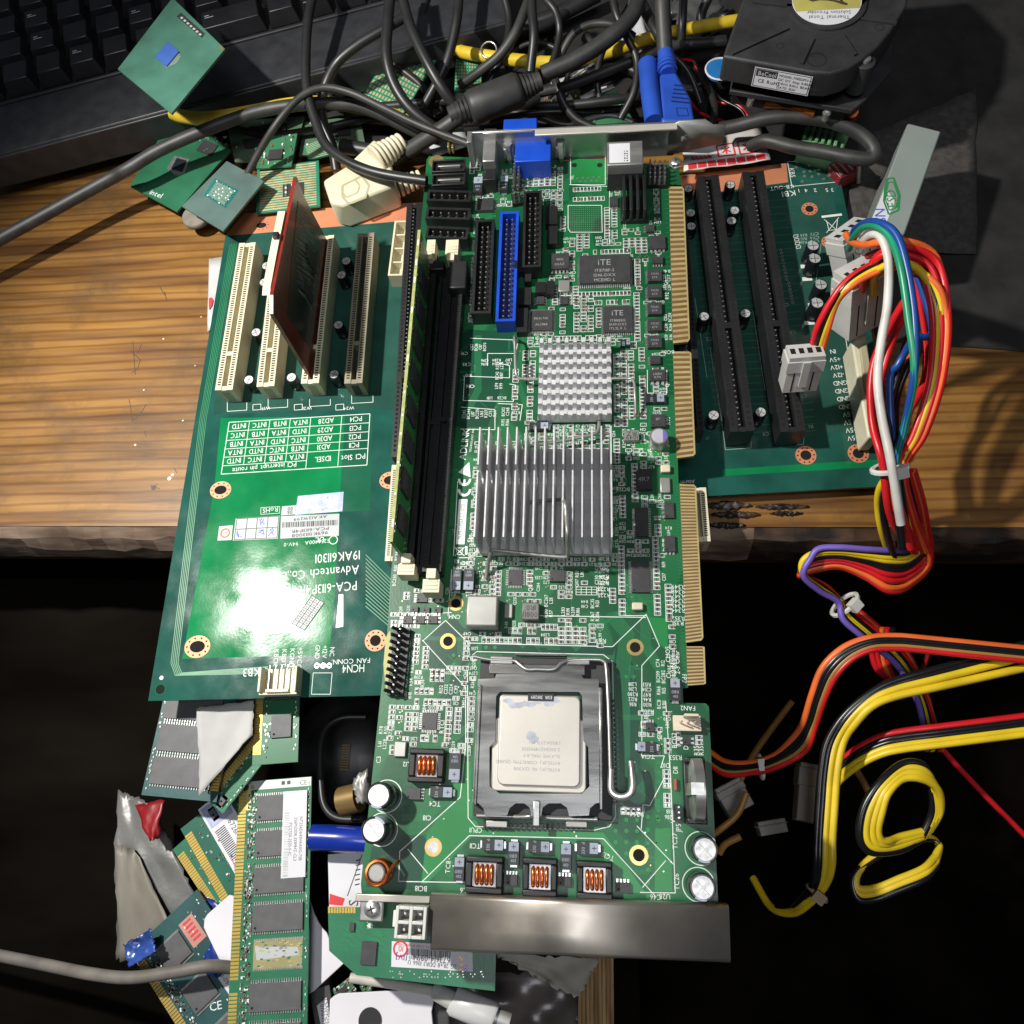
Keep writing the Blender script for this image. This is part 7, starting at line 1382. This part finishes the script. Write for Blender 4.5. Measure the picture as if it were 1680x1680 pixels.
s = B(LABELW, INK, SILK); s.box(24, 44, 23.5, 32.5, .1, .25); s.text('ADVANTECH', 35, 28.8, 2.1, .3, INK, 0, .8); s.text('08-09-7', 37, 25.6, 1.8, .3, INK); s.disc(27, 25.6, .3, 1.2, INK); s.text('CE', 42, 17, 3.2, .06, SILK, 60); s.build('paper_label', st7, smooth=0)
s = B(mat('stamp_pink', (.50, .24, .20), .5), INKR); s.box(6, 18, 22, 29, .1, .25)
for k in range(5): s.rect(7 + 2 * k, 8 + 2 * k, 23.5, 27.5, .28, 1)
s.build('faded_label', st7, smooth=0)
# green stick with bar-coded label under the holding bracket
st8 = T('memory_stick', 'green memory stick with a barcode label poking out under the near metal bracket', 'memory stick', W(540, 1490, -24))
P = [st8.p(x, y, 0)[:2] for x, y in ((538, 1488), (700, 1490), (815, 1510), (812, 1626), (640, 1606), (585, 1600), (540, 1560))]; s = B(RG, SUBST, SILK, TRACE, GF, TIN); s.prism(P, -1.3, 0)
for k in range(10): a = st8.p(540 + k * 4.6, 1487, 0); c = st8.p(540 + k * 4.6, 1498, 0); s.line(a[:2], c[:2], .8, .03, GF)
for k in range(40): a = st8.p(R.uniform(640, 800), R.choice((1594, 1598, 1603)) + R.uniform(-1, 1), 0); s.disc(a[0], a[1], .05, .25, TIN, 6)
for k in range(40): a = st8.p(R.uniform(548, 625), R.uniform(1505, 1560), 0)[:2]; s.pl([a, (a[0] + R.uniform(1, 4), a[1]), (a[0] + 5, a[1] - 2)], .18, .04, TRACE)
s.build('circuit_board', st8, smooth=0)
for x0, y0, x1, y1 in ((592, 1545, 617, 1583), (573, 1514, 581, 1528)): q_ = st8.r(x0, y0, x1, y1, 1); s = B(CHIP, TIN); s.box(*q_, .1, 1.1); s.build('memory_chip', st8, smooth=0)
def dlab(s, P, z_):
    f = fr4(P); barcode(s, f, .20, .72, .24, .50, z_, 40, 5)
    a = f(.46, .60); s.text('673614-0994', a[0] - 2 * 0 + 1, a[1], 2.1, z_, INK, 178, .9, .5); a = f(.12, .60); s.text('[1V]', a[0], a[1], 2.0, z_, mat('ink_violet', (.06, .03, .25), .6), 178); a = f(.27, .61); s.text('RoHS', a[0], a[1], 1.1, z_, INK, 178)
    a = f(.50, .82); s.text('2G 2Rx8 DDR3 1066 U', a[0], a[1], 1.5, z_, INK, 178, .85); a = f(.11, .28); s.ring(a[0], a[1], z_, 2.2, 2.9, INKR); s.text('10', a[0], a[1], 2.0, z_, INKR, 180); a = f(.36, .13); s.text('WARRANTY VOID IF REMOVED', a[0], a[1], .8, z_, INKR, 178, 1.1)
    O_, V_ = mat('foil_orange', (.75, .35, .05), .3, .3), mat('foil_violet', (.35, .12, .55), .3, .3)
    for k in range(14): u, v = R.uniform(.78, .96), R.uniform(.35, .92); a = f(u, v); s.flat([(a[0] + R.uniform(-1.3, 1.3), a[1] + R.uniform(-.8, .8)) for _ in range(3)], z_, (O_, V_, LABELG)[k % 3])
sticker(st8, st8.p, ((643, 1544), (775, 1552), (776, 1594), (642, 1586)), 0, LABELW, dlab, 'barcode_label')
# white cards
CARD = mat('white_card', (.68, .66, .71), .5, 0, .05, 30)
def card(label, px, z, th=1, name='white_card', m=CARD, bev=.3):
    a = W(*px[0], z); t = T(name, label, 'card', (a.x, a.y, z), mesh=1); s = B(m); s.prism([t.p(x, y, 0)[:2] for x, y in px], -th, 0); t.single(s, bevel=bev); return t
card('white plastic card lying under the large memory stick, left side showing', ((340, 1500), (376, 1468), (384, 1470), (380, 1600), (366, 1588), (334, 1522), (335, 1508)), -52)
card('torn white cardboard piece on the right of the large memory stick', ((505, 1466), (516, 1500), (522, 1512), (530, 1524), (536, 1530), (543, 1548), (552, 1556), (560, 1570), (567, 1578), (514, 1627), (505, 1632)), -54)
t = card('white cardboard with a dark round hole at the bottom edge', ((548, 1634), (556, 1630), (706, 1622), (712, 1640), (708, 1660), (714, 1720), (538, 1720), (541, 1640)), -50)
t = T('hole_patch', 'flat dark disc standing in for the round hole in the white cardboard', 'disc', W(607, 1674, -49.7), mesh=1); s = B(BLK); s.lathe([(4.6, 0), (4.6, .4)], 0, 24); t.single(s, smooth=30)  # black disc put in place of the darkness of an open hole
# cloth and bags, left
BAG = mat('dull_plastic_bag', (.12, .12, .115), .35, 0, .35, 30, bump=.5, bs=45, bd=.003)
paper('grey_cloth', 'pale grey foam sheet draped over the dark memory stick at the left', 'foam sheet', ((325, 1162), (418, 1150), (416, 1205), (328, 1306)), -30, mat('foam_grey', (.44, .44, .43), .8, 0, .08, 60, bump=.2), amp=1.2, n=12, seed=9)
paper('plastic_bag', 'dull grey plastic bag at the lower left, beside the crossed memory sticks', 'bag', ((196, 1296), (256, 1318), (335, 1490), (200, 1575)), -72, BAG, amp=3, n=22, seed=2)
paper('plastic_bag', 'pale beige plastic sheet at the left edge under the grey bag', 'bag', ((196, 1385), (226, 1395), (285, 1520), (198, 1580)), -66, mat('beige_sheet', (.17, .155, .125), .5, 0, .15, 30), amp=2, n=10, seed=7)
paper('plastic_bag', 'blue plastic bag under the white card on the left', 'bag', ((325, 1460), (385, 1500), (372, 1600), (330, 1590)), -62, mat('blue_bag', (.012, .035, .22), .3, 0, .3, 60), amp=3, n=12, seed=5)
paper('plastic_bag', 'crinkled blue antistatic film at the bottom left edge', 'bag', ((205, 1550), (250, 1522), (262, 1560), (215, 1585)), -52, mat('blue_film', (.03, .07, .28), .25, .2, .5, 90), amp=2, n=14, seed=12)
paper('red_scrap', 'dark red plastic scrap beside the grey bag at the left', 'scrap', ((222, 1322), (274, 1312), (264, 1375), (250, 1380)), -60, mat('red_plastic', (.22, .008, .012), .4), amp=2, n=8, seed=6)
paper('plastic_bag', 'clear crumpled plastic bag at the bottom right of the drawer', 'bag', ((700, 1600), (960, 1590), (950, 1720), (715, 1720)), -84, mat('clear_bag', (.10, .085, .08), .25, 0, .4, 40), amp=7, n=20, seed=8)
paper('paper_bag', 'crumpled grey paper hanging out under the near metal bracket', 'paper', ((800, 1560), (985, 1570), (950, 1632), (880, 1600)), -34, mat('kraft_grey', (.34, .32, .27), .8, 0, .12, 60, bump=.4, bs=200), amp=3.5, n=16, seed=10)
cable('grey_cable', 'dirty grey cable crossing the bottom left memory stick', 'cable', [(60, 1580, -60), (150, 1598, -50), (215, 1604, -46), (290, 1594, -44), (345, 1585, -46), (400, 1590, -54)], 2.5, mat('dirty_grey_cable', (.15, .135, .12), .6, 0, .2, 90))
# usb lead
ul = T('usb_lead', 'dirty white usb lead with its metal plug at the bottom centre', 'cable', W(740, 1640, -44)); u3 = lambda x, y, z_=-44: ul.I @ W(x, y, z_)
s = B(mat('dirty_white_cable', (.50, .48, .42), .5, 0, .15, 90)); s.tube(spl([u3(575, 1604, -48), u3(630, 1612, -48), u3(680, 1620, -46), u3(712, 1626), u3(724, 1630)], 6), 1.9, n=10); s.build('cable', ul, smooth=80)
s = B(mat('grimy_white', (.50, .50, .46), .45, 0, .15, 120)); s.tube([u3(710, 1624), u3(716, 1627), u3(745, 1642)], 3.5, n=14, rr=[2.6, 3.3, 3.6]); s.build('boot', ul, smooth=50)
s = B(mat('plug_white', (.60, .60, .60), .3, 0, .08)); s.tube([u3(742, 1640), u3(745, 1642), u3(808, 1668), u3(812, 1670)], 5.4, n=22, rr=[4.5, 5.4, 5.6, 4.8], flat=.8); s.build('plug_shell', ul, smooth=50)
s = B(GREYM, STEEL); s.tube([u3(810, 1669), u3(836, 1679)], 3.6, n=12, flat=.6); s.build('metal_tip', ul, smooth=50)
# blue tube, label card, black lead and mouse
t = cable('blue_tube', 'glossy blue plastic tube lying left of the lower capacitors', 'tube', [(512, 1374, -34), (540, 1375, -34), (575, 1377, -34), (640, 1380, -36)], 5.2, mat('tube_blue', (.008, .03, .30), .25, 0, .1, coat=.5), n=20, sm=4)
t.o.data.materials[0].use_nodes = True
lc = T('printed_label', 'white printed label with a red band left of the near bracket', 'label', W(560, 1440, -44)); s = B(LABELW); s.prism([lc.p(x, y, 0)[:2] for x, y in ((538, 1402), (600, 1396), (600, 1494), (540, 1488))], -.4, 0); s.build('sheet', lc, smooth=0)
s = B(INK, INKR, LABELG); s.flat([lc.p(x, y, 0)[:2] for x, y in ((541, 1466), (566, 1474), (562, 1486), (540, 1484))], .03, INKR); s.line(lc.p(570, 1470, 0)[:2], lc.p(594, 1402, 0)[:2], .4, .03, INK)
for k in range(6): s.line(lc.p(582 + k * .4, 1452 - k * 8, 0)[:2], lc.p(590 + k * .4, 1450 - k * 8, 0)[:2], .5, .03, INK)
p = lc.p(580, 1480, 0); s.text('S', p[0], p[1], 4, .05, INK, 90); s.build('print', lc, smooth=0)
cable('black_lead', 'thin black lead looping past the drawer opening beside the main board', 'cable', [(600, 1176, -60), (560, 1178, -58), (535, 1195, -56), (526, 1230, -54), (527, 1290, -52), (534, 1325, -50), (556, 1343, -48), (600, 1344, -46)], 1.7, RUB)
ms = T('black_mouse', 'round black plastic shell in the gap between the boards', 'mouse', W(570, 1230, -86)); s = B(BLK); s.lathe([(26, -8), (28, 0), (25, 8), (16, 13), (2, 15)], 0, 32); s.build('shell', ms, smooth=60); s = B(mat('brass_spring', (.25, .16, .05), .4, .6))
for k in range(10): s.box(2, 6, -10 + k * 1.2, -9.5 + k * 1.2, 15.2, 16)
s.build('spring', ms, smooth=0)
paper('foil_scrap', 'crumpled grey foil scrap beside the left pair of capacitors', 'scrap', ((580, 1280), (606, 1262), (612, 1320), (590, 1318)), -14, mat('foil_grey', (.30, .29, .27), .4, .3, .25, 100), amp=2.5, n=10, seed=15)
t = cable('brass_tube', 'short brass tube under the grey foil scrap', 'tube', [(560, 1315, -40), (590, 1308, -38)], 6, mat('brass_dull', (.28, .18, .07), .4, .5), n=16, sm=3)
paper('black_mesh', 'black perforated tape strip beside the usb lead', 'tape', ((712, 1640), (736, 1640), (740, 1720), (714, 1720)), -54, BLK2, amp=.8, n=6, seed=17)
for i, (x, y, z_) in enumerate(((545, 1625, -52), (585, 1610, -56))):
    P0 = [(x, y), (x + 28, y - 22), (x + 40, y + 2), (x + 14, y + 26)]; module(('green module scrap under the torn cardboard', 'green module scrap beside the usb lead')[i], [(a, c) for a, c in P0], z_ - 6, MG, ((.2, .7, .2, .5),))
t = T('chip_label', 'black chip strip with a white part number label at the bottom', 'chip', W(530, 1650, -56)); s = B(CHIP); s.prism([t.p(x, y, 0)[:2] for x, y in ((508, 1626), (540, 1616), (552, 1690), (520, 1700))], -2, 0); s.build('strip', t, smooth=0); s = B(LABELW, INK); s.prism([t.p(x, y, 0)[:2] for x, y in ((520, 1650), (536, 1636), (545, 1690), (530, 1700))], .05, .15)
p = t.p(530, 1662, .2); s.text('TS5MW02S', p[0], p[1], 1.6, .2, INK, 105); p = t.p(537, 1660, .2); s.text('PSG60VST', p[0], p[1], 1.6, .2, INK, 105); s.build('paper_label', t, smooth=0)
